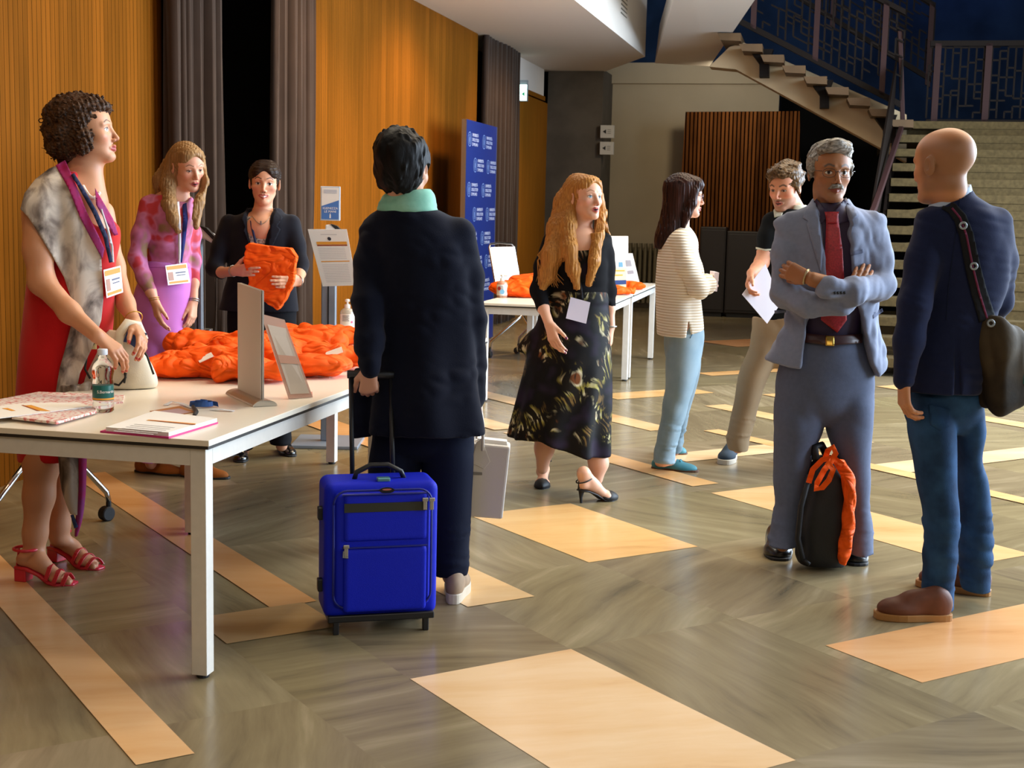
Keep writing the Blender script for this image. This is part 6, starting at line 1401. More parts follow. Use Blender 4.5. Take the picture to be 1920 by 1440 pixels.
        for u, hh, w_, ht in ((.86, .012, .043, .034), (.72, .016, .046, .046), (.58, .026, .042, .064)):
            q = MB(); pts = [p(u+.03*math.sin(t*2), w_*math.cos(t), hh-.006+(ht-hh+.012)*math.sin(t)) for t in np.linspace(0, math.pi, 13)]; nr = [x*math.cos(t)+np.array([0, 0, 1])*math.sin(t)*1.0 for t in np.linspace(0, math.pi, 13)]
            q.ribbon(pts, nr, .016, .003); q.build('strap', M_sd, so, smooth=False)
        q = MB(); A_ = p(.16, 0, .125); q.tube([A_+x*.040*math.cos(t)+d*(.046*math.sin(t)-.002) for t in np.linspace(0, 6.283, 21)], .006, 6, False); q.build('ankle_strap', M_sd, so, smooth=True)
        q = MB(); q.prism([p(-.02, -.006, .055), p(-.02, .006, .055), p(.02, .005, .125), p(.02, -.005, .125)], d*.004); q.build('heel_strap', M_sd, so)
    finish(root, (h1+t2)/2)
    # cream handbag under her hands
    hb = thing('handbag', 'cream handbag with black cords on the table under the hands of the woman in red', 'handbag'); M_cr = mat('cream_leather', 'DCD3BE', .6, bump=.12, bscale=200)
    c = atz(211, 729, .742); b = SDF(); zz = lambda px, py: aty(px, py, c[1])
    b.zl([(.742, c[0], c[1]+.06, .146, .080), (.76, c[0], c[1]+.06, .151, .084), (.82, c[0]-.005, c[1]+.06, .138, .070), (.88, c[0]-.0, c[1]+.06, .100, .045), (.93, c[0]+.01, c[1]+.06, .060, .030), (.955, c[0]+.02, c[1]+.06, .045, .024)], .01); b.cr(.012, 22, 3, (1, 1, .4))
    b.cut((0, 0, .742), (0, 0, -1)); mesh_sdf('bag_body', b, M_cr, hb, .005)
    q = MB(); q.tube([zz(x, y)+(0, dy, 0) for x, y, dy in ((222, 655, .0), (224, 625, -.0), (236, 606, .02), (252, 612, .05), (262, 640, .06))], .017, 10); q.build('handle', M_cr, hb, smooth=True)
    for pts in ([(180, 640, -.02), (168, 662, -.03), (164, 690, -.03), (174, 708, -.03)], [(222, 672, -.03), (236, 690, -.03), (240, 706, -.03), (228, 720, -.035), (210, 716, -.03)], [(228, 670, -.03), (242, 694, -.035), (238, 716, -.035)], [(256, 640, .0), (276, 668, .0), (288, 702, .0)]):
        q = MB(); q.tube([zz(x, y)+(0, dy, 0) for x, y, dy in pts], .0042, 8); q.build('cord', M_blk, hb, smooth=True)
    q = MB(); q.box(zz(246, 640)+(0, .04, 0), (.035, .004, .04), rotm(10, 0, 20)); q.build('blue_packet', M_navy, hb)
    q = MB(); q.box(zz(178, 648)+(0, -.01, 0), (.008, .006, .012)); q.build('cord_stop', mat('cord_stop_pale', 'D8D0A0', .4), hb); rebase(hb, c+(0, .06, 0))
woman_red()
# ---- woman in pink
def woman_pink():
    Y = 7.1; root = thing('person', 'young woman with long fair hair in a sheer pink top and pink trousers', 'person')
    fr = Fr(aty(352, 313, Y-.02), 42, -16, -6, 1.0)
    T = rows(Y, [(354, 304, 348, .075), (366, 284, 360, .10), (385, 272, 366, .12), (420, 278, 362, .13), (455, 279, 357, .115), (492, 276, 354, .105), (520, 266, 354, .12)])
    A1 = [(279, 384, 17, -.06), (264, 440, 16, -.10), (257, 484, 15, -.12), (270, 520, 13.5, -.16), (282, 545, 11.5, -.18)]
    A2 = [(352, 388, 15, .08), (362, 440, 13, .10), (364, 490, 12, .08), (364, 530, 10, .04)]
    body = SDF(); head_ops(body, fr, .93, .95, mouth_open=.15, lids=.45, fem=1.); body.rc(fr.p(0, -.02, -.07), aty(328, 372, Y), .046, .055, .03); body.zl(shrunk(T, .02), .03)
    sleeve(body, [(a[0], a[1], a[2]*.75, a[3]) for a in A1]+[(290, 564, 8.5, -.18)], Y); sleeve(body, [(a[0], a[1], a[2]*.78, a[3]) for a in A2]+[(363, 564, 8.2, .0)], Y); tips = []
    w1 = aty(290, 564, Y-.18); hand(body, w1, aty(303, 628, Y-.2)-w1, (.7, .5, .1), True, (.28, .32, .34, .38), .92, (.35, .2), .05, tips)
    w2 = aty(363, 566, Y); hand(body, w2, aty(358, 624, Y-.05)-w2, (-.8, .3, 0), False, (.35, .38, .4, .42), .92, (.35, .2), .05, tips)
    for L in ([(292, 640), (286, 760), (284, 868)], [(336, 640), (350, 760), (362, 868)]): body.chain(pxY(L, Y), [.05, .045, .034], .03)
    body_mesh(body, root, fr, 'DCA284', dict(fem=1., lip='B86060', brow='6A4A30', iris='4A4030', blush=.35, lids=.45, mouth_open=.2), tips=tips, nail='B83A48', hands=(w1, w2))
    M_h = hair_mat('fair_brown_hair', 'A8845A', '7A5C3A', (110, 110, 5)); h = SDF(); k = fr.k
    h.ell(fr.p(0, -.022, .040), (.083*k, .103*k, .086*k), fr.M, .01)
    h.ell(fr.p(0, .030, .060), (.072*k, .061*k, .056*k), fr.M, .01); h.chain(pxY([(327, 300, 0), (316, 345, -.04), (318, 385, -.12), (326, 410, -.14), (334, 432, -.14)], Y), [.042, .038, .034, .030, .018], .03)
    h.chain(pxY([(322, 310, .05), (305, 340, .04), (298, 360, .03)], Y), [.05, .048, .026], .03)
    h.chain(pxY([(378, 300, .02), (381, 340, -.02), (374, 380, -.08), (368, 425, -.13)], Y), [.018, .026, .024, .016], .02); h.chain(pxY([(368, 380, -.10), (362, 410, -.13)], Y), [.015, .008], .01)
    h.wr(.0014, 420, 14, (1, 1, .04)); h.rc(fr.p(0, .098, .084), fr.p(0, .108, .020), .016*k, .084*k, .008, 's'); h.ell(fr.p(0, .094, -.028), (.057*k, .070*k, .086*k), fr.M, .008, 's'); h.wr(.0016, 240, 3, (1, 1, .05)); mesh_sdf('hair', h, M_h, root, .004)
    q = NT('sheer_pink_print'); mp = q.coord(); nz = q.n('ShaderNodeTexNoise', {'Vector': (mp, 0), 'Scale': 9., 'Detail': 2.}); rp = q.ramp((nz, 0), [(.36, lin('8A6A4A')), (.45, lin('B06088')), (.53, lin('C878A8')), (.60, lin('C03848'))]); q.l(rp, 0, q.b, 'Base Color'); q.b.inputs['Roughness'].default_value = .7; M_tp = q.m
    tp = SDF(); tp.zl(T[1:], .03); sleeve(tp, A1, Y, .03); sleeve(tp, A2, Y, .03); tp.ell(aty(322, 415, Y-.08), (.10, .07, .07), None, .05); tp.ell(aty(338, 352, Y-.04), (.07, .10, .075), None, .02, 's'); tp.cr(.006, 24, 6); mesh_sdf('top', tp, M_tp, root, .006)
    M_pk = mat('orchid_pink_trousers', 'C878C8', .75, bump=.12, bscale=300, sheen=.1)
    _, tr = trousers(Y, [(490, 275, 354, .11), (515, 266, 356, .125), (555, 252, 357, .14), (600, 252, 352, .14), (640, 266, 352, .12), (660, 285, 345, .06)], [(560, 262, 310, .09), (640, 264, 318, .12), (700, 268, 316, .11), (780, 268, 312, .10), (862, 266, 306, .09)], [(560, 305, 345, .09), (640, 302, 352, .12), (700, 318, 362, .11), (780, 332, 374, .10), (862, 344, 384, .09)], M_pk, root, .008, cr=.010)
    cloth_patch('waistband', tr, [(274, 488), (354, 488), (355, 502), (273, 502)], M_pk, root, .004, .002, 6)
    lanyard(tp, [(333, 378), (336, 420), (337, 470), (336, 496)], [6, 6, 5, 4], M_lwhite, root, .016); lanyard(tp, [(345, 370), (348, 410), (344, 455), (339, 492)], [8, 9, 7, 5], mat('indigo_lanyard', '28306E', .7), root, .014)
    badge(tr, [(310, 498), (350, 493), (357, 530), (315, 535)], root, BADGE_PR, .03)
    for (a, b_) in ((w1, 0), (w2, 1)):
        v = (aty(303, 628, Y-.2)-w1) if b_ == 0 else (aty(358, 624, Y-.05)-w2); v /= np.linalg.norm(v); x = np.cross(v, (0, 0, 1)); x /= np.linalg.norm(x); y = np.cross(v, x); q = MB()
        for o in (0, .010): q.tube([a-v*(.004+o)+(x*math.cos(t)+y*math.sin(t))*.0275 for t in np.linspace(0, 6.283, 17)], .0028 if b_ else .0018, 5, False)
        q.build('bracelet', M_steel if b_ else M_gold_m, root, smooth=True)
    M_lf = mat('tan_suede', '9A5A24', .7, var=.25, vscale=14)
    for hl, te in ((atz(254, 884), atz(346, 892)), (atz(338, 893), atz(430, 898))):
        sd = SDF(); shoe(sd, hl, te, .085, .085, .02, .045); o = mesh_sdf('loafer', sd, M_lf, root, .005); sole_mesh('sole', hl, te, .088, .012, M_rub, o); d = te-hl
        q = MB(); c = hl+d*.62+np.array([0, 0, .062]); d /= np.linalg.norm(d); x = np.cross(d, (0, 0, 1)); q.tube([c-x*.022, c+(0, 0, .006), c+x*.022], .004, 8); q.build('snaffle', M_gold_m, o, smooth=True)
    finish(root, atz(330, 888))
woman_pink()
# ---- smiling woman in black
def woman_black():
    Y = 7.7; root = thing('person', 'smiling dark haired woman in a black blazer holding an orange bag', 'person')
    fr = Fr(aty(496, 344, Y-.02), 8, -3, 2, 1.03)
    T = rows(Y, [(396, 466, 526, .07), (406, 442, 540, .095), (424, 424, 554, .11), (460, 424, 553, .12), (505, 428, 550, .115), (545, 420, 556, .12), (582, 410, 560, .13)])
    A1 = [(430, 420, 18, 0), (414, 465, 17, -.03), (402, 502, 15, -.07), (414, 511, 12.5, -.13)]
    A2 = [(546, 420, 18, 0), (556, 460, 16, -.03), (563, 494, 14, -.07), (562, 512, 12.5, -.12)]
    body = SDF(); head_ops(body, fr, .98, .98, smile=.9, mouth_open=.3, cheeks=1.1, fem=1.); body.rc(fr.p(0, -.02, -.07), aty(492, 404, Y), .048, .055, .03); body.zl(shrunk(T, .03), .03); body.ell(aty(490, 430, Y-.06), (.09, .055, .08), None, .03)
    sleeve(body, [(a[0], a[1], a[2]*.75, a[3]) for a in A1]+[(436, 509, 9.5, -.27)], Y); sleeve(body, [(a[0], a[1], a[2]*.78, a[3]) for a in A2]+[(560, 526, 9.5, -.26)], Y); tips = []
    w1 = aty(438, 508, Y-.28); hand(body, w1, aty(478, 505, Y-.38)-w1, (.15, 1, -.1), True, (.25, .2, .2, .22), .95, (.9, .2), .04, tips)
    w2 = aty(559, 527, Y-.27); hand(body, w2, aty(522, 530, Y-.385)-w2, (-.1, 1, .1), False, (.25, .2, .2, .22), .95, (.9, .2), .04, tips)
    for L in ([(456, 640), (455, 760), (456, 845)], [(520, 640), (524, 760), (528, 835)]): body.chain(pxY(L, Y), [.05, .045, .034], .03)
    body_mesh(body, root, fr, 'D6A080', dict(fem=1., lip='B4605A', brow='2A1C16', iris='2A1A10', blush=.35, smile=.9, teeth=.9, brow_w=1.1), tips=tips, nail='D8A898', hands=(w1, w2))
    h = SDF(); k = fr.k; M_h = hair_mat('dark_brown_hair', '3A2A20', '140D0A', (30, 110, 90))
    for s in (-1, 1): h.ell(fr.p(s*.012, -.024, .042), (.076*k, .100*k, .085*k), fr.M, .008)
    for s in (-1, 1): h.ell(fr.p(s*.016, .030, .058), (.062*k, .058*k, .054*k), fr.M, .006)
    h.ell(fr.p(0, -.095, -.01), (.045, .04, .045), fr.M, .02); h.rc(fr.p(0, .098, .084), fr.p(0, .108, .020), .008*k, .066*k, .01, 's'); h.ell(fr.p(0, .098, -.032), (.059*k, .072*k, .088*k), fr.M, .010, 's'); h.ell(fr.p(0, .0, -.14), (.2, .2, .118), fr.M, .01, 's')
    for s in (-1, 1): h.ell(fr.p(s*.082, -.008, -.006), (.012, .022, .034), fr.M, .005, 's')
    h.wr(.002, 240, 5, (.3, 1, 1)); mesh_sdf('hair', h, M_h, root, .004)
    M_bz = mat('black_navy_blazer', '12141E', .85, bump=.12, bscale=300, sheen=.1)
    tpp = SDF(); tpp.zl(shrunk(T[1:], .014), .03); tpp.ell(aty(490, 418, Y-.11), (.055, .10, .07), None, .01, 's'); mesh_sdf('top', tpp, mat('sequinned_top', '2A2C40', .5, c2='C8C4BC', vscale=130), root, .008)
    bz = SDF(); bz.zl(T, .03); bz.zl(rows(Y+.02, [(390, 466, 526, .06), (404, 452, 538, .07)]), .02); sleeve(bz, A1, Y); sleeve(bz, A2, Y)
    polyprism(bz, [(468, 380), (466, 400), (470, 430), (483, 480), (487, 520), (486, 600), (492, 600), (494, 520), (500, 470), (508, 430), (512, 400), (516, 380)], Y, Y-.4, Y-.01, 's', .01); bz.ell(fr.p(0, .02, -.10), (.060, .08, .07), None, .01, 's')
    bz.cr(.007, 22, 9); mesh_sdf('blazer', bz, M_bz, root, .007)
    cloth_patch('lapel', bz, [(464, 388), (452, 410), (460, 426), (456, 432), (480, 486), (472, 430)], M_bz, root, .005, .002, 4); cloth_patch('lapel', bz, [(516, 388), (530, 408), (520, 424), (526, 430), (500, 486), (506, 430)], M_bz, root, .005, .002, 4)
    lanyard(tpp, [(469, 398), (472, 425), (478, 450), (482, 470)], 4, bpy.data.materials['navy_lanyard'], root, .012)
    q = MB(); p, d = march(body, [(472+i*36/10, 404+16*math.sin(i/10*3.14)) for i in range(11)]); q.tube([a-b_*.002 for a, b_ in zip(p, d)], .0016, 5); p, d = march(body, [(489, 418)]); q.box(p[0]-d[0]*.006, (.004, .003, .011)); q.build('necklace', M_steel, root)
    trousers(Y, [(560, 428, 556, .11), (600, 426, 556, .12), (650, 428, 556, .11), (668, 445, 540, .06)], [(620, 440, 480, .08), (660, 428, 492, .10), (760, 436, 480, .09), (843, 438, 474, .085)], [(620, 500, 545, .08), (660, 493, 556, .10), (760, 502, 548, .09), (832, 506, 546, .085)], mat('black_trousers', '101116', .85), root, .009)
    M_sh = mat('black_patent', '0E0E10', .2, coat=.6)
    for hl, te in ((atz(458, 838), atz(450, 868)), (atz(512, 836), atz(548, 857))):
        d = te-hl; d /= np.linalg.norm(d); hl = te-d*.25; sd = SDF(); shoe(sd, hl, te, .085, .075, .02, .042); sd.ell(hl+d*.13+np.array([0, 0, .075]), (.026, .055, .03), rotm(0), .004, 's') if False else None; o = mesh_sdf('shoe', sd, M_sh, root, .006); sole_mesh('sole', hl, te, .088, .010, M_rub, o)
    for w_, v in ((w1, aty(478, 505, Y-.38)-w1), (w2, aty(522, 530, Y-.385)-w2)):
        v = v/np.linalg.norm(v); x = np.cross(v, (0, 0, 1)); x /= np.linalg.norm(x); y = np.cross(v, x); q = MB(); q.tube([w_-v*.004+(x*math.cos(t)+y*math.sin(t))*.030 for t in np.linspace(0, 6.283, 17)], .003, 6, False); q.build('bracelet', M_steel, root, smooth=True)
    finish(root, atz(500, 860))
    b = SDF(); polyprism(b, [(463, 462), (470, 456), (500, 461), (546, 466), (557, 482), (552, 520), (541, 552), (522, 580), (514, 572), (500, 562), (474, 566), (468, 520)], Y-.30, Y-.345, Y-.255, 'u', .006, .004); b.cr(.010, 15, 5, (1, .2, 1)); b.cr(.003, 40, 8, (1, .2, 1))
    t_ = thing('tote_bag', 'folded orange bag held in both hands by the smiling woman in black', 'bag'); mesh_sdf('bag_body', b, M_ora, t_, .005); rebase(t_, aty(510, 575, Y-.3))
woman_black()
# ---- blond woman walking
def woman_blond():
    Y = 6.85; root = thing('person', 'woman with long blond hair walking in a black cardigan and feather print dress', 'person')
    fr = Fr(aty(1098, 372, Y-.02), 36, 5, 2, .96)
    T = rows(Y, [(436, 1046, 1126, .08), (446, 1034, 1138, .10), (466, 1026, 1143, .12), (500, 1024, 1142, .13), (535, 1024, 1140, .115), (562, 1022, 1142, .115)])
    A1 = [(1034, 452, 17, -.02), (1018, 500, 16, -.04), (1010, 545, 15, -.07), (1018, 576, 13, -.13)]
    A2 = [(1132, 452, 16, 0), (1138, 500, 14, .02), (1141, 545, 13, .02), (1143, 577, 11.5, .0)]
    body = SDF(); head_ops(body, fr, .93, .92, mouth_open=.6, fem=1.); body.rc(fr.p(0, -.02, -.07), aty(1090, 440, Y), .047, .055, .03); body.zl(shrunk(T, .018), .03); body.ell(aty(1088, 456, Y-.05), (.10, .07, .08), None, .03)
    sleeve(body, [(a[0], a[1], a[2]*.75, a[3]) for a in A1]+[(1029, 606, 9, -.2)], Y); sleeve(body, [(a[0], a[1], a[2]*.78, a[3]) for a in A2]+[(1145, 612, 8.5, -.02)], Y); tips = []
    w1 = aty(1030, 608, Y-.2); hand(body, w1, aty(1044, 658, Y-.26)-w1, (.6, .7, .1), True, (.3, .36, .42, .46), .92, (.5, .25), .06, tips)
    w2 = aty(1145, 614, Y-.02); hand(body, w2, aty(1143, 660, Y-.02)-w2, (-.9, .2, 0), False, (.4, .42, .45, .48), .92, (.4, .3), .05, tips)
    h1, t1 = atz(1020, 890), atz(1015, 918); t2, h2 = atz(1156, 936), atz(1108, 941)
    body.chain(pxY([(1050, 700), (1026, 800), (1021, 840), (1017, 878)], Y+.10), [.07, .055, .048, .030], .03); body.chain(pxY([(1100, 700), (1116, 830), (1122, 868), (1119, 898)], Y-.05), [.07, .056, .047, .031], .03)
    h1 = t1+np.array([.02, .23, 0]); h2 = t2-(t2-h2)/np.linalg.norm(t2-h2)*.225; an1 = aty(1017, 884, h1[1]-.03); an2 = h2+np.array([.02, .01, .15])
    F1 = heel_foot(body, h1, t1, .065, an1, .078); F2 = heel_foot(body, h2, t2, .065, an2, .078)
    body_mesh(body, root, fr, 'E2AC8E', dict(fem=1., lip='BC5A58', brow='8A5A34', iris='5A7A8A', blush=.45, mouth_open=.5), tips=tips, nail='6A2450', hands=(w1, w2, t1, t2))
    M_h = hair_mat('golden_blond_hair', 'BE8644', '94602C', (120, 120, 4)); h = SDF(); k = fr.k
    h.ell(fr.p(0, -.024, .040), (.082*k, .103*k, .086*k), fr.M, .01)
    h.ell(fr.p(0, .030, .060), (.072*k, .061*k, .056*k), fr.M, .01)
    h.chain(pxY([(1080, 345, .03), (1062, 380, .03), (1048, 430, -.02), (1036, 480, -.09), (1026, 515, -.10), (1016, 540, -.10)], Y), [.05, .058, .058, .052, .038, .022], .03)
    h.chain(pxY([(1072, 360, 0), (1066, 420, -.06), (1068, 465, -.13), (1075, 505, -.145), (1082, 538, -.14)], Y), [.03, .036, .036, .031, .018], .03)
    h.chain(pxY([(1121, 350, .02), (1127, 400, .0), (1120, 440, -.08), (1114, 490, -.14), (1104, 532, -.14)], Y), [.022, .026, .032, .028, .017], .02); h.chain(pxY([(1124, 395, .02), (1134, 425, .0), (1145, 444, 0)], Y), [.016, .012, .004], .02)
    h.wr(.0014, 420, 14, (1, 1, .04)); h.rc(fr.p(0, .098, .084), fr.p(0, .108, .020), .014*k, .078*k, .008, 's'); h.ell(fr.p(0, .094, -.028), (.057*k, .070*k, .086*k), fr.M, .008, 's'); h.ell(fr.p(.0, .075, -.12), (.05, .07, .06), fr.M, .01, 's'); h.wr(.0018, 230, 3, (1, 1, .05)); mesh_sdf('hair', h, M_h, root, .004)
    q = MB(); r_ = random.Random(11)
    for i in range(46):
        s = r_.random(); 
        if i % 3: P = [(1066-r_.uniform(0, 14), 380, .02), (1050-r_.uniform(0, 16), 430, -.03), (1030-r_.uniform(-14, 22), 475+r_.uniform(0, 14), -.10), (1018-r_.uniform(-40, 18), 520+r_.uniform(0, 22), -.13)]
        else: P = [(1122+r_.uniform(0, 6), 390, .0), (1122+r_.uniform(-6, 10), 430, -.08), (1114+r_.uniform(-8, 10), 485, -.15), (1106+r_.uniform(-10, 14), 520+r_.uniform(0, 18), -.15)]
        q.tube(pxY(P, Y), [.004, .005, .004, .001], 5)
    q.build('strands', M_h, root, smooth=True)['kind'] = 'stuff'
    # dress: black silk with golden and cream feather fronds
    q = NT('feather_print'); tc = q.n('ShaderNodeTexCoord'); mp = q.n('ShaderNodeMapping', {'Vector': (tc, 'Object'), 'Rotation': (0, .45, 0)})
    wn = q.n('ShaderNodeTexNoise', {'Vector': (mp, 0), 'Scale': 5., 'Detail': 1.}); wv = q.n('ShaderNodeVectorMath', {0: (wn, 'Color'), 'Scale': .22}, operation='SCALE'); ad = q.n('ShaderNodeVectorMath', {0: (mp, 0), 1: (wv, 0)}, operation='ADD')
    m2 = q.n('ShaderNodeMapping', {'Vector': (ad, 0), 'Scale': (60, 60, 7)}); fz = q.n('ShaderNodeTexNoise', {'Vector': (m2, 0), 'Scale': 1., 'Detail': 3.}); big = q.n('ShaderNodeTexNoise', {'Vector': (tc, 'Object'), 'Scale': 6.5, 'Detail': 2.})
    fm = q.n('ShaderNodeMapRange', {0: (fz, 0), 1: .50, 2: .60}); bm_ = q.n('ShaderNodeMapRange', {0: (big, 0), 1: .46, 2: .56}); mk = q.n('ShaderNodeMath', {0: (fm, 0), 1: (bm_, 0)}, operation='MULTIPLY')
    hu = q.n('ShaderNodeTexNoise', {'Vector': (tc, 'Object'), 'Scale': 10., 'Detail': 1.}); rp = q.ramp((hu, 0), [(.36, lin('7A6034')), (.46, lin('948A40')), (.56, lin('D2C8A4')), (.66, lin('70401F'))]); dk = q.ramp((big, 0), [(.3, lin('241A2C')), (.42, lin('0C0A0B')), (.6, lin('1A140C'))])
    mx = q.mix((mk, 0), (dk, 0), (rp, 0)); q.t.links.new(mx[0].outputs[mx[1]], q.b.inputs['Base Color']); q.b.inputs['Roughness'].default_value = .6; q.b.inputs['Specular IOR Level'].default_value = .15; M_fp = q.m
    ds = SDF(); ds.zl([(z, x, y, rx-.006, ry-.004) for z, x, y, rx, ry in T[1:]], .02); ds.ell(aty(1086, 438, Y-.11), (.075, .12, .075), None, .01, 's')
    ds.zl(rows(Y, [(548, 1024, 1140, .11), (575, 1016, 1143, .125), (605, 1006, 1145, .15), (645, 992, 1146, .17), (700, 981, 1147, .19), (760, 967, 1147, .20), (818, 954, 1145, .21), (864, 944, 1144, .21)]), .03, fold=lambda a, z: .016*np.clip((.75-z)*1.6, 0, 1)*np.sin(a*9+2*np.sin(z*5)))
    ds.rc(aty(1000, 640, Y), aty(974, 654, Y), .05, .02, .05); polyprism(ds, [(900, 818), (960, 819), (1010, 818), (1060, 836), (1096, 850), (1160, 850), (1160, 900), (900, 900)], Y, Y-.5, Y+.5, 's', .006); ds.cr(.008, 18, 3, (1, 1, .3)); mesh_sdf('dress', ds, M_fp, root, .007)
    M_cg = mat('black_cardigan', '0E0D10', .9, bump=.15, bscale=400); cg = SDF(); cg.zl(T, .03); sleeve(cg, A1, Y); sleeve(cg, A2, Y); cg.rc(aty(1040, 448, Y), aty(1060, 434, Y+.02), .03, .05, .03)
    polyprism(cg, [(1062, 420), (1066, 470), (1070, 505), (1078, 525), (1098, 525), (1106, 500), (1108, 470), (1112, 420)], Y, Y-.4, Y, 's', .01); cg.ell(fr.p(0, .01, -.12), (.075, .09, .075), None, .01, 's'); cg.cr(.006, 26, 5); mesh_sdf('cardigan', cg, M_cg, root, .006)
    lanyard(cg, [(1076, 480), (1082, 510), (1089, 535), (1092, 560)], 3.5, mat('dark_grey_lanyard', '34363C', .7), root, .012)
    badge(ds, [(1070, 557), (1107, 567), (1099, 607), (1061, 597)], root, [], .02, mat('lilac_white_card', 'DCD8EC', .6))
    v = aty(1143, 660, Y-.02)-w2; v /= np.linalg.norm(v); q = MB(); q.tube([w2-v*.006+(np.array([1, 0, 0])*math.cos(t)+np.array([0, 1., 0])*math.sin(t))*.0275 for t in np.linspace(0, 6.283, 17)], .005, 6, False); q.build('watch', M_steel, root, smooth=True)
    M_pm = mat('black_suede', '121012', .6)
    for (p, x, d), an in ((F1, an1), (F2, an2)):
        q = MB(); P = np.zeros((7, 7, 3))
        for i, (u, hh, w_, ht) in enumerate(((.56, .018, .036, .010), (.66, .008, .040, .026), (.76, .005, .042, .044), (.85, .005, .037, .040), (.93, .005, .026, .032), (.99, .006, .014, .022), (1.03, .008, .003, .010))):
            for j, t in enumerate(np.linspace(0, math.pi, 7)): P[i, j] = p(u, w_*math.cos(t), hh+ht*math.sin(t))
        q.grid(P); so = q.build('pump_shoe', M_pm, root, smooth=True, solid=.004)
        q = MB(); P = np.zeros((6, 3, 3))
        for i, (u, hh, w_) in enumerate(((0, .068, .024), (.2, .062, .028), (.4, .042, .028), (.6, .012, .036), (.8, .005, .040), (1.0, .006, .010))):
            for j in range(3): P[i, j] = p(u, (j-1)*w_, hh-.004)
        q.grid(P); q.build('sole', M_pm, so, smooth=True, solid=.007)
        q = MB(); q.tube([p(.06, 0, .064), p(.05, 0, .03), p(.06, 0, 0)], [.016, .008, .006], 10); q.build('stiletto_heel', M_pm, so)
        q = MB(); A_ = p(.12, 0, .115); q.tube([A_+x*.036*math.cos(t)+d*.040*math.sin(t)+np.array([0, 0, .012*math.sin(t)]) for t in np.linspace(0, 6.283, 19)], .0035, 6, False); q.tube([p(-.02, .0, .068), p(.0, 0, .112)], .005, 6); q.build('ankle_strap', M_pm, so, smooth=True)
    finish(root, (t1+t2)/2)
woman_blond()
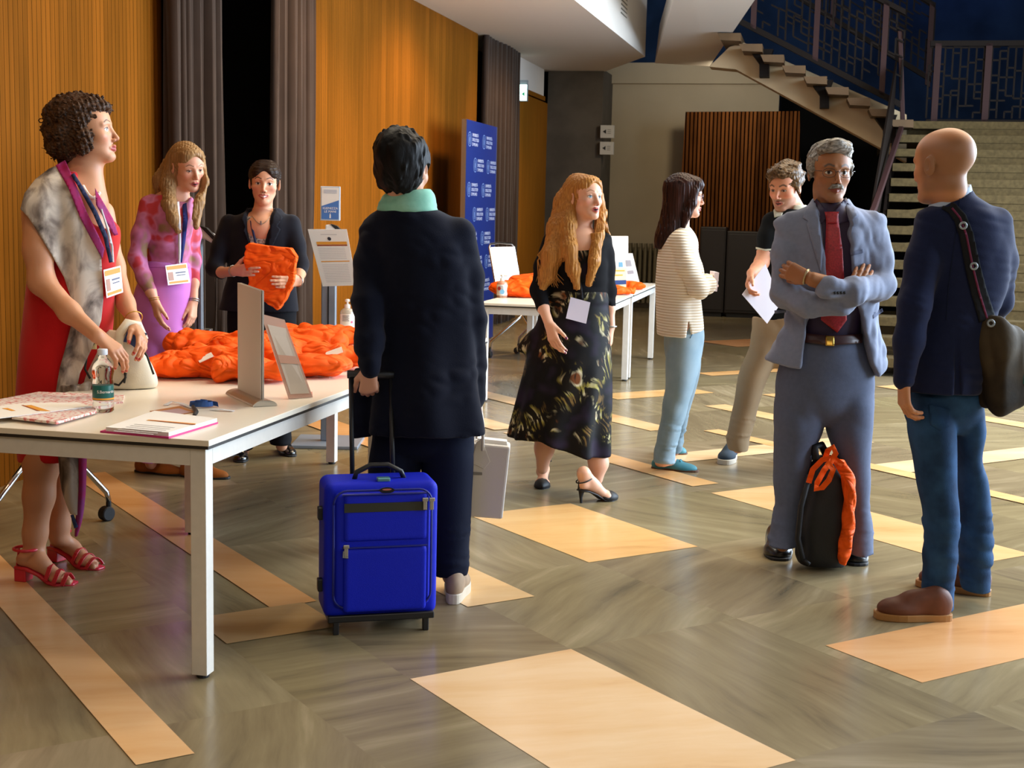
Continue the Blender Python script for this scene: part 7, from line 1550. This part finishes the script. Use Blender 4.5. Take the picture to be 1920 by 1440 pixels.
# ---- woman in the cream ribbed jumper
def woman_jumper():
    Y = 7.55; root = thing('person', 'woman with dark reddish hair in a cream ribbed jumper and pale jeans', 'person')
    fr = Fr(aty(1285, 368, Y), 96, -3, 0, .98)
    T = rows(Y, [(424, 1262, 1292, .08), (434, 1250, 1300, .13), (446, 1242, 1306, .17), (475, 1234, 1308, .19), (520, 1230, 1308, .19), (570, 1230, 1314, .19), (605, 1231, 1318, .20), (628, 1232, 1320, .20)])
    A1 = [(1276, 452, 22, -.15), (1290, 500, 20, -.19), (1309, 540, 19, -.20), (1326, 534, 16, -.10), (1333, 527, 13, .02)]
    A2 = [(1282, 452, 22, .15), (1296, 505, 19, .17), (1312, 540, 16, .14), (1330, 532, 13, .05)]
    body = SDF(); head_ops(body, fr, .92, .92, fem=1.); body.rc(fr.p(0, -.02, -.07), aty(1274, 432, Y), .046, .055, .03); body.zl(shrunk(T, .03), .03); sleeve(body, [(a[0], a[1], a[2]*.7, a[3]) for a in A1], Y); sleeve(body, [(a[0], a[1], a[2]*.7, a[3]) for a in A2], Y)
    w1 = aty(1333, 526, Y+.03); hand(body, w1, (.3, .9, .15), (-.5, .1, -.8), False, (.6, .6, .6, .6), .88, (.4, .3), .04)
    h1, t1 = atz(1222, 878), atz(1309, 885); h2, t2 = atz(1240, 850), atz(1288, 852)
    for L in ([(1282, 640, -.1), (1266, 740, -.1), (1244, 860, -.1)], [(1290, 640, .14), (1276, 740, .16), (1262, 842, .2)]): body.chain(pxY(L, Y), [.05, .042, .034], .03)
    for h_, t_, an in ((h1, t1, aty(1244, 862, Y-.1)), (h2, t2, aty(1262, 842, Y+.2))): body.rc(an, h_+(t_-h_)*.45+np.array([0, 0, .05]), .034, .026, .02); body.rc(an, h_+(t_-h_)*.15+np.array([0, 0, .035]), .034, .026, .02)
    body_mesh(body, root, fr, 'DDA68A', dict(fem=1., lip='B4605C', brow='3A2A20', iris='3A2A1A', blush=.35), hands=(w1,))
    M_h = hair_mat('dark_auburn_hair', '3E2018', '140A08', (90, 90, 5)); h = SDF(); k = fr.k
    h.ell(fr.p(0, -.024, .040), (.086*k, .106*k, .090*k), fr.M, .01); h.ell(fr.p(0, .052, .066), (.07, .045, .045), fr.M, .02)
    h.zl(rows(Y, [(345, 1249, 1300, .07), (375, 1243, 1297, .088), (405, 1238, 1293, .092), (430, 1231, 1284, .10), (450, 1227, 1264, .10), (466, 1228, 1244, .07)]), .03)
    for s in (-1, 1): h.chain([fr.p(s*.070, .035, .03), fr.p(s*.082, .020, -.04), fr.p(s*.085, .0, -.10), fr.p(s*.09, -.02, -.20)], [.022, .024, .022, .006], .02)
    h.wr(.0014, 420, 14, (1, 1, .04)); h.ell(fr.p(0, .098, -.035), (.062*k, .068*k, .082*k), fr.M, .010, 's'); h.wr(.0018, 230, 3, (1, 1, .05)); mesh_sdf('hair', h, M_h, root, .004)
    glasses(fr, mat('dark_red_frame', '5A2420', .3), root, .024, .018, .0014)
    q = NT('ribbed_knit'); tc = q.n('ShaderNodeTexCoord'); sp = q.n('ShaderNodeSeparateXYZ', {0: (tc, 'Object')}); f = q.n('ShaderNodeMath', {0: (sp, 2), 1: 420.}, operation='MULTIPLY'); sn = q.n('ShaderNodeMath', {0: (f, 0)}, operation='SINE')
    rp = q.ramp((q.n('ShaderNodeMapRange', {0: (sn, 0), 1: -1., 2: 1.}), 0), [(.25, lin('DCC8AA')), (.5, lin('F8EEDE'))]); q.l(rp, 0, q.b, 'Base Color'); q.bump((sn, 0), .5, .006); q.b.inputs['Roughness'].default_value = .9; M_kn = q.m
    sw = SDF(); sw.zl(T, .03); sleeve(sw, A2, Y); sw.cr(.008, 15, 3, (1, 1, .4))
    polyprism(sw, [(1277, 640), (1282, 598), (1284, 598), (1288, 622), (1322, 614), (1345, 612), (1345, 660), (1277, 660)], Y, Y-.5, Y+.5, 's', .004); mesh_sdf('jumper', sw, M_kn, root, .006)
    sl = SDF(); sleeve(sl, A1, Y); sl.cr(.006, 26, 9); mesh_sdf('jumper_sleeve', sl, M_kn, root, .006)
    M_j = mat('pale_blue_denim', '98AEBA', .8, c2='869EAC', vscale=8, bump=.15, bscale=400)
    _, tr = trousers(Y, [(606, 1246, 1318, .16), (630, 1245, 1320, .175), (660, 1247, 1316, .17), (690, 1250, 1310, .12)], [(625, 1256, 1312, .10, -.08), (680, 1248, 1312, .11, -.09), (720, 1248, 1303, .105, -.1), (760, 1243, 1290, .09, -.1), (800, 1236, 1279, .08, -.1), (840, 1228, 1268, .075, -.1), (866, 1226, 1266, .07, -.1)],
        [(625, 1262, 1315, .10, .1), (680, 1258, 1314, .11, .12), (720, 1258, 1307, .10, .14), (760, 1254, 1296, .09, .16), (800, 1250, 1286, .08, .18), (846, 1248, 1278, .07, .2)], M_j, root, .007, name='jeans', cr=.009)
    cloth_patch('pocket_edge', tr, strip_poly([(1303, 612), (1302, 622), (1294, 634)], 1.5), mat('denim_line', '6688A4', .8), root, .002, .001, 3)
    M_tl = mat('teal_suede', '3C8494', .65, var=.15, vscale=20)
    for h_, t_ in ((h1, t1), (h2, t2)):
        sd = SDF(); shoe(sd, h_, t_, .088, .065, .02, .042); d = (t_-h_); L = np.linalg.norm(d); d /= L; sd.ell(h_+d*L*.30+np.array([0, 0, .078]), (.030, L*.22, .030), np.stack([np.cross(d, (0, 0, 1)), d, np.array([0, 0, 1.])], 1), .004, 's'); o = mesh_sdf('loafer', sd, M_tl, root, .005); sole_mesh('sole', h_, t_, .09, .012, mat('brown_rubber_sole', '5A3A24', .6) if 'brown_rubber_sole' not in bpy.data.materials else bpy.data.materials['brown_rubber_sole'], o)
        q = MB(); x = np.cross(d, (0, 0, 1)); c = h_+d*L*.62+np.array([0, 0, .054]); q.tube([c-x*.02, c+(0, 0, .008), c+x*.02], .005, 6); q.build('bow', M_tl, o)
    finish(root, (h1+t1)/2)
    q = MB(); q.box(aty(1338, 527, Y+.05), (.012, .09, .052), rotm(0, 0, 4)); tag(q.build('booklet', mat('pale_pink_booklet', 'D8C8CC', .6)), 'small pale booklet held by the woman in the cream jumper', 'booklet')
woman_jumper()
# ---- man in the black polo shirt
def man_polo():
    Y = 7.6; root = thing('person', 'man with tousled brown hair in a black polo shirt and khaki trousers', 'person')
    fr = Fr(aty(1472, 352, Y-.02), -38, -14, 0, 1.04)
    T = rows(Y, [(392, 1464, 1520, .07), (402, 1446, 1542, .10), (420, 1434, 1560, .12), (460, 1434, 1560, .125), (520, 1430, 1552, .12), (580, 1424, 1540, .12), (612, 1420, 1538, .12)])
    A1 = [(1448, 416, 19, -.02), (1440, 446, 18, -.04), (1434, 470, 16, -.05)]
    body = SDF(); head_ops(body, fr, 1.03, 1.08, mouth_open=.3, lids=.5); body.rc(fr.p(0, -.03, -.06), aty(1494, 404, Y), .052, .06, .03); body.zl(shrunk(T, .025), .03)
    sleeve(body, [(a[0], a[1], a[2]*.78, a[3]) for a in A1]+[(1428, 492, 12.5, -.09), (1420, 504, 11.5, -.16), (1409, 512, 9, -.24)], Y); tips = []
    w1 = aty(1409, 512, Y-.24); hand(body, w1, aty(1400, 545, Y-.30)-w1, (.8, -.2, .1), True, (.55, .6, .65, .7), .98, (.45, .4), .04, tips)
    for L in ([(1440, 620), (1412, 720), (1384, 838)], [(1500, 620), (1500, 740), (1500, 850)]): body.chain(pxY(L, Y), [.05, .045, .036], .03)
    body_mesh(body, root, fr, 'CF8E6C', dict(lip='A85A4C', brow='4A3626', iris='3A2A1A', blush=.5, stubble=.45, stub_c='6A5A50', mouth_open=.5, lids=.5, brow_w=1.2), tips=tips, nail='D8A58C', hands=(w1,))
    h = SDF(); k = fr.k; h.ell(fr.p(0, -.026, .052), (.088*k, .104*k, .090*k), fr.M, .01); h.ell(fr.p(.010, .058, .086), (.064, .046, .042), fr.M, .03)
    for s in (-1, 1): h.ell(fr.p(s*.078, -.006, .015), (.014, .036, .045), fr.M, .012)
    h.ell(fr.p(0, .094, -.020), (.064*k, .070*k, .090*k), fr.M, .012, 's'); h.ell(fr.p(0, .0, -.125), (.2, .2, .100), fr.M, .01, 's')
    for s in (-1, 1): h.ell(fr.p(s*.082, -.012, -.012), (.014, .018, .026), fr.M, .004, 's')
    h.wr(.006, 70, 4); h.cr(.007, 100, 6); h.wr(.002, 260, 8); mesh_sdf('hair', h, hair_mat('tousled_brown_hair', '6A4E30', '2A1C10', (60, 60, 40)), root, .004)
    M_pl = mat('black_pique', '121416', .85, bump=.15, bscale=400); pl = SDF(); pl.zl(T, .03); sleeve(pl, A1, Y); sleeve(pl, [(1552, 420, 18, 0), (1560, 470, 16, 0)], Y); pl.cr(.006, 22, 3); mesh_sdf('polo_shirt', pl, M_pl, root, .007)
    cl = SDF(); cl.zl(rows(Y, [(384, 1470, 1512, .062), (398, 1462, 1520, .072)]), .01); cl.ell(fr.p(0, .03, -.10), (.055, .08, .075), fr.M, .01, 's'); M_cl = mat('pale_khaki_collar', 'C9C4B0', .7); mesh_sdf('collar', cl, M_cl, root, .006)
    cloth_patch('collar_point', pl, [(1466, 376), (1474, 384), (1466, 404), (1452, 408), (1450, 394)], M_cl, root, .005, .006, 4)
    cloth_patch('sleeve_trim', pl, [(1417, 463), (1434, 467), (1452, 466), (1452, 469), (1434, 471), (1417, 467)], bpy.data.materials['pale_khaki_collar'], root, .002, .001, 4)
    _, tr = trousers(Y, [(596, 1412, 1538, .12), (630, 1408, 1540, .125), (670, 1412, 1536, .10), (690, 1440, 1510, .06)], [(610, 1420, 1470, .08), (660, 1402, 1462, .11), (700, 1386, 1442, .10), (753, 1377, 1424, .09), (800, 1367, 1412, .085), (825, 1362, 1405, .085), (843, 1366, 1402, .08)],
        [(610, 1480, 1530, .08), (660, 1480, 1538, .11), (740, 1478, 1530, .10), (855, 1482, 1522, .085)], mat('khaki_cotton', '9A8468', .8, var=.12, vscale=6, bump=.15, bscale=300), root, .007, cr=.013)
    M_ss = mat('dark_blue_canvas', '36424E', .8, bump=.2, bscale=300); M_wr = mat('worn_white_rubber', 'B9B0A0', .6)
    for te, dx in ((atz(1356, 872), (.10, .26)), (atz(1505, 880), (.0, .27))):
        hl = te+np.array([dx[0], dx[1], 0]); sd = SDF(); M3 = shoe(sd, hl+(0, 0, .018), te+(0, 0, .018), .098, .085, .02, .05); o = mesh_sdf('trainer', sd, M_ss, root, .005); sole_mesh('sole', hl, te, .104, .030, M_wr, o); dd = te-hl; q = MB()
        for i in range(4): c = hl+dd*(.45+.07*i)+np.array([0, 0, .088-.011*i]); q.tube([c-M3[:, 0]*.024, c+(0, 0, .005), c+M3[:, 0]*.024], .0028, 6)
        q.build('laces', M_blk, o)
    finish(root, atz(1440, 872))
    q = MB(); Q = [aty(1435, 495, Y-.27), aty(1391, 552, Y-.33), aty(1438, 607, Y-.31), aty(1464, 568, Y-.27)]; nn = np.cross(Q[1]-Q[0], Q[3]-Q[0]); nn /= np.linalg.norm(nn); q.prism(Q, nn*.003); tag(q.build('paper_sheet', mat('pale_lilac_paper', 'DAD4DC', .7)), 'white paper sheet hanging from the hand of the man in the polo shirt', 'paper')
man_polo()
# ---- backpack on the floor between the feet of the man in grey
def backpack():
    Y = 5.50; t_ = thing('backpack', 'black backpack with an orange bag tied on, between the feet of the man in grey', 'backpack'); M_bk = mat('black_nylon', '0E0F12', .6, bump=.25, bscale=60)
    b = SDF(); b.zl(rows(Y, [(1055, 1496, 1582, .085), (1040, 1492, 1588, .10), (980, 1497, 1592, .11), (920, 1506, 1592, .10), (880, 1518, 1586, .08), (856, 1530, 1572, .05)]), .02, 2.5); b.cr(.010, 20, 4); b.cut((0, 0, .004), (0, 0, -1)); mesh_sdf('bag_body', b, M_bk, t_, .006)
    q = MB(); q.tube(pxY([(1530, 862, -.03), (1527, 838, -.02), (1540, 834, 0), (1548, 850, .02)], Y), .016, 8); q.build('grab_handle', M_bk, t_, smooth=True)
    q = MB(); q.tube(pxY([(1518, 890, -.11), (1502, 950, -.13), (1496, 1010, -.13), (1505, 1050, -.13)], Y), .012, 8); q.tube(pxY([(1505, 1048, -.13), (1518, 1058, -.15)], Y), .008, 8); q.build('shoulder_strap', M_bk, t_, smooth=True)
    o = SDF(); o.zl(rows(Y-.11, [(862, 1560, 1584, .02), (890, 1574, 1600, .03), (940, 1582, 1603, .04), (1000, 1576, 1600, .045), (1040, 1570, 1593, .04), (1059, 1576, 1586, .02)]), .01, fold=lambda a, z: .003*np.sin(z*60+a*3)); mesh_sdf('orange_bag', o, M_ora, t_, .005)
    q = MB(); M_ = rows
    for pts in ([(1516, 905), (1524, 880), (1542, 862), (1562, 858), (1580, 872)], [(1546, 862), (1552, 845), (1562, 838), (1567, 850), (1558, 866), (1546, 880), (1532, 905), (1530, 918), (1542, 914), (1554, 900), (1562, 880), (1550, 866)]):
        P = pxY([(x, y, -.125-.01*i % 2) for i, (x, y) in enumerate(pts)], Y); q.ribbon(P, (0, -1, .2), .022, .004)
    q.build('orange_strap', M_ora, t_)
    rebase(t_, atz(1540, 1053))
backpack()
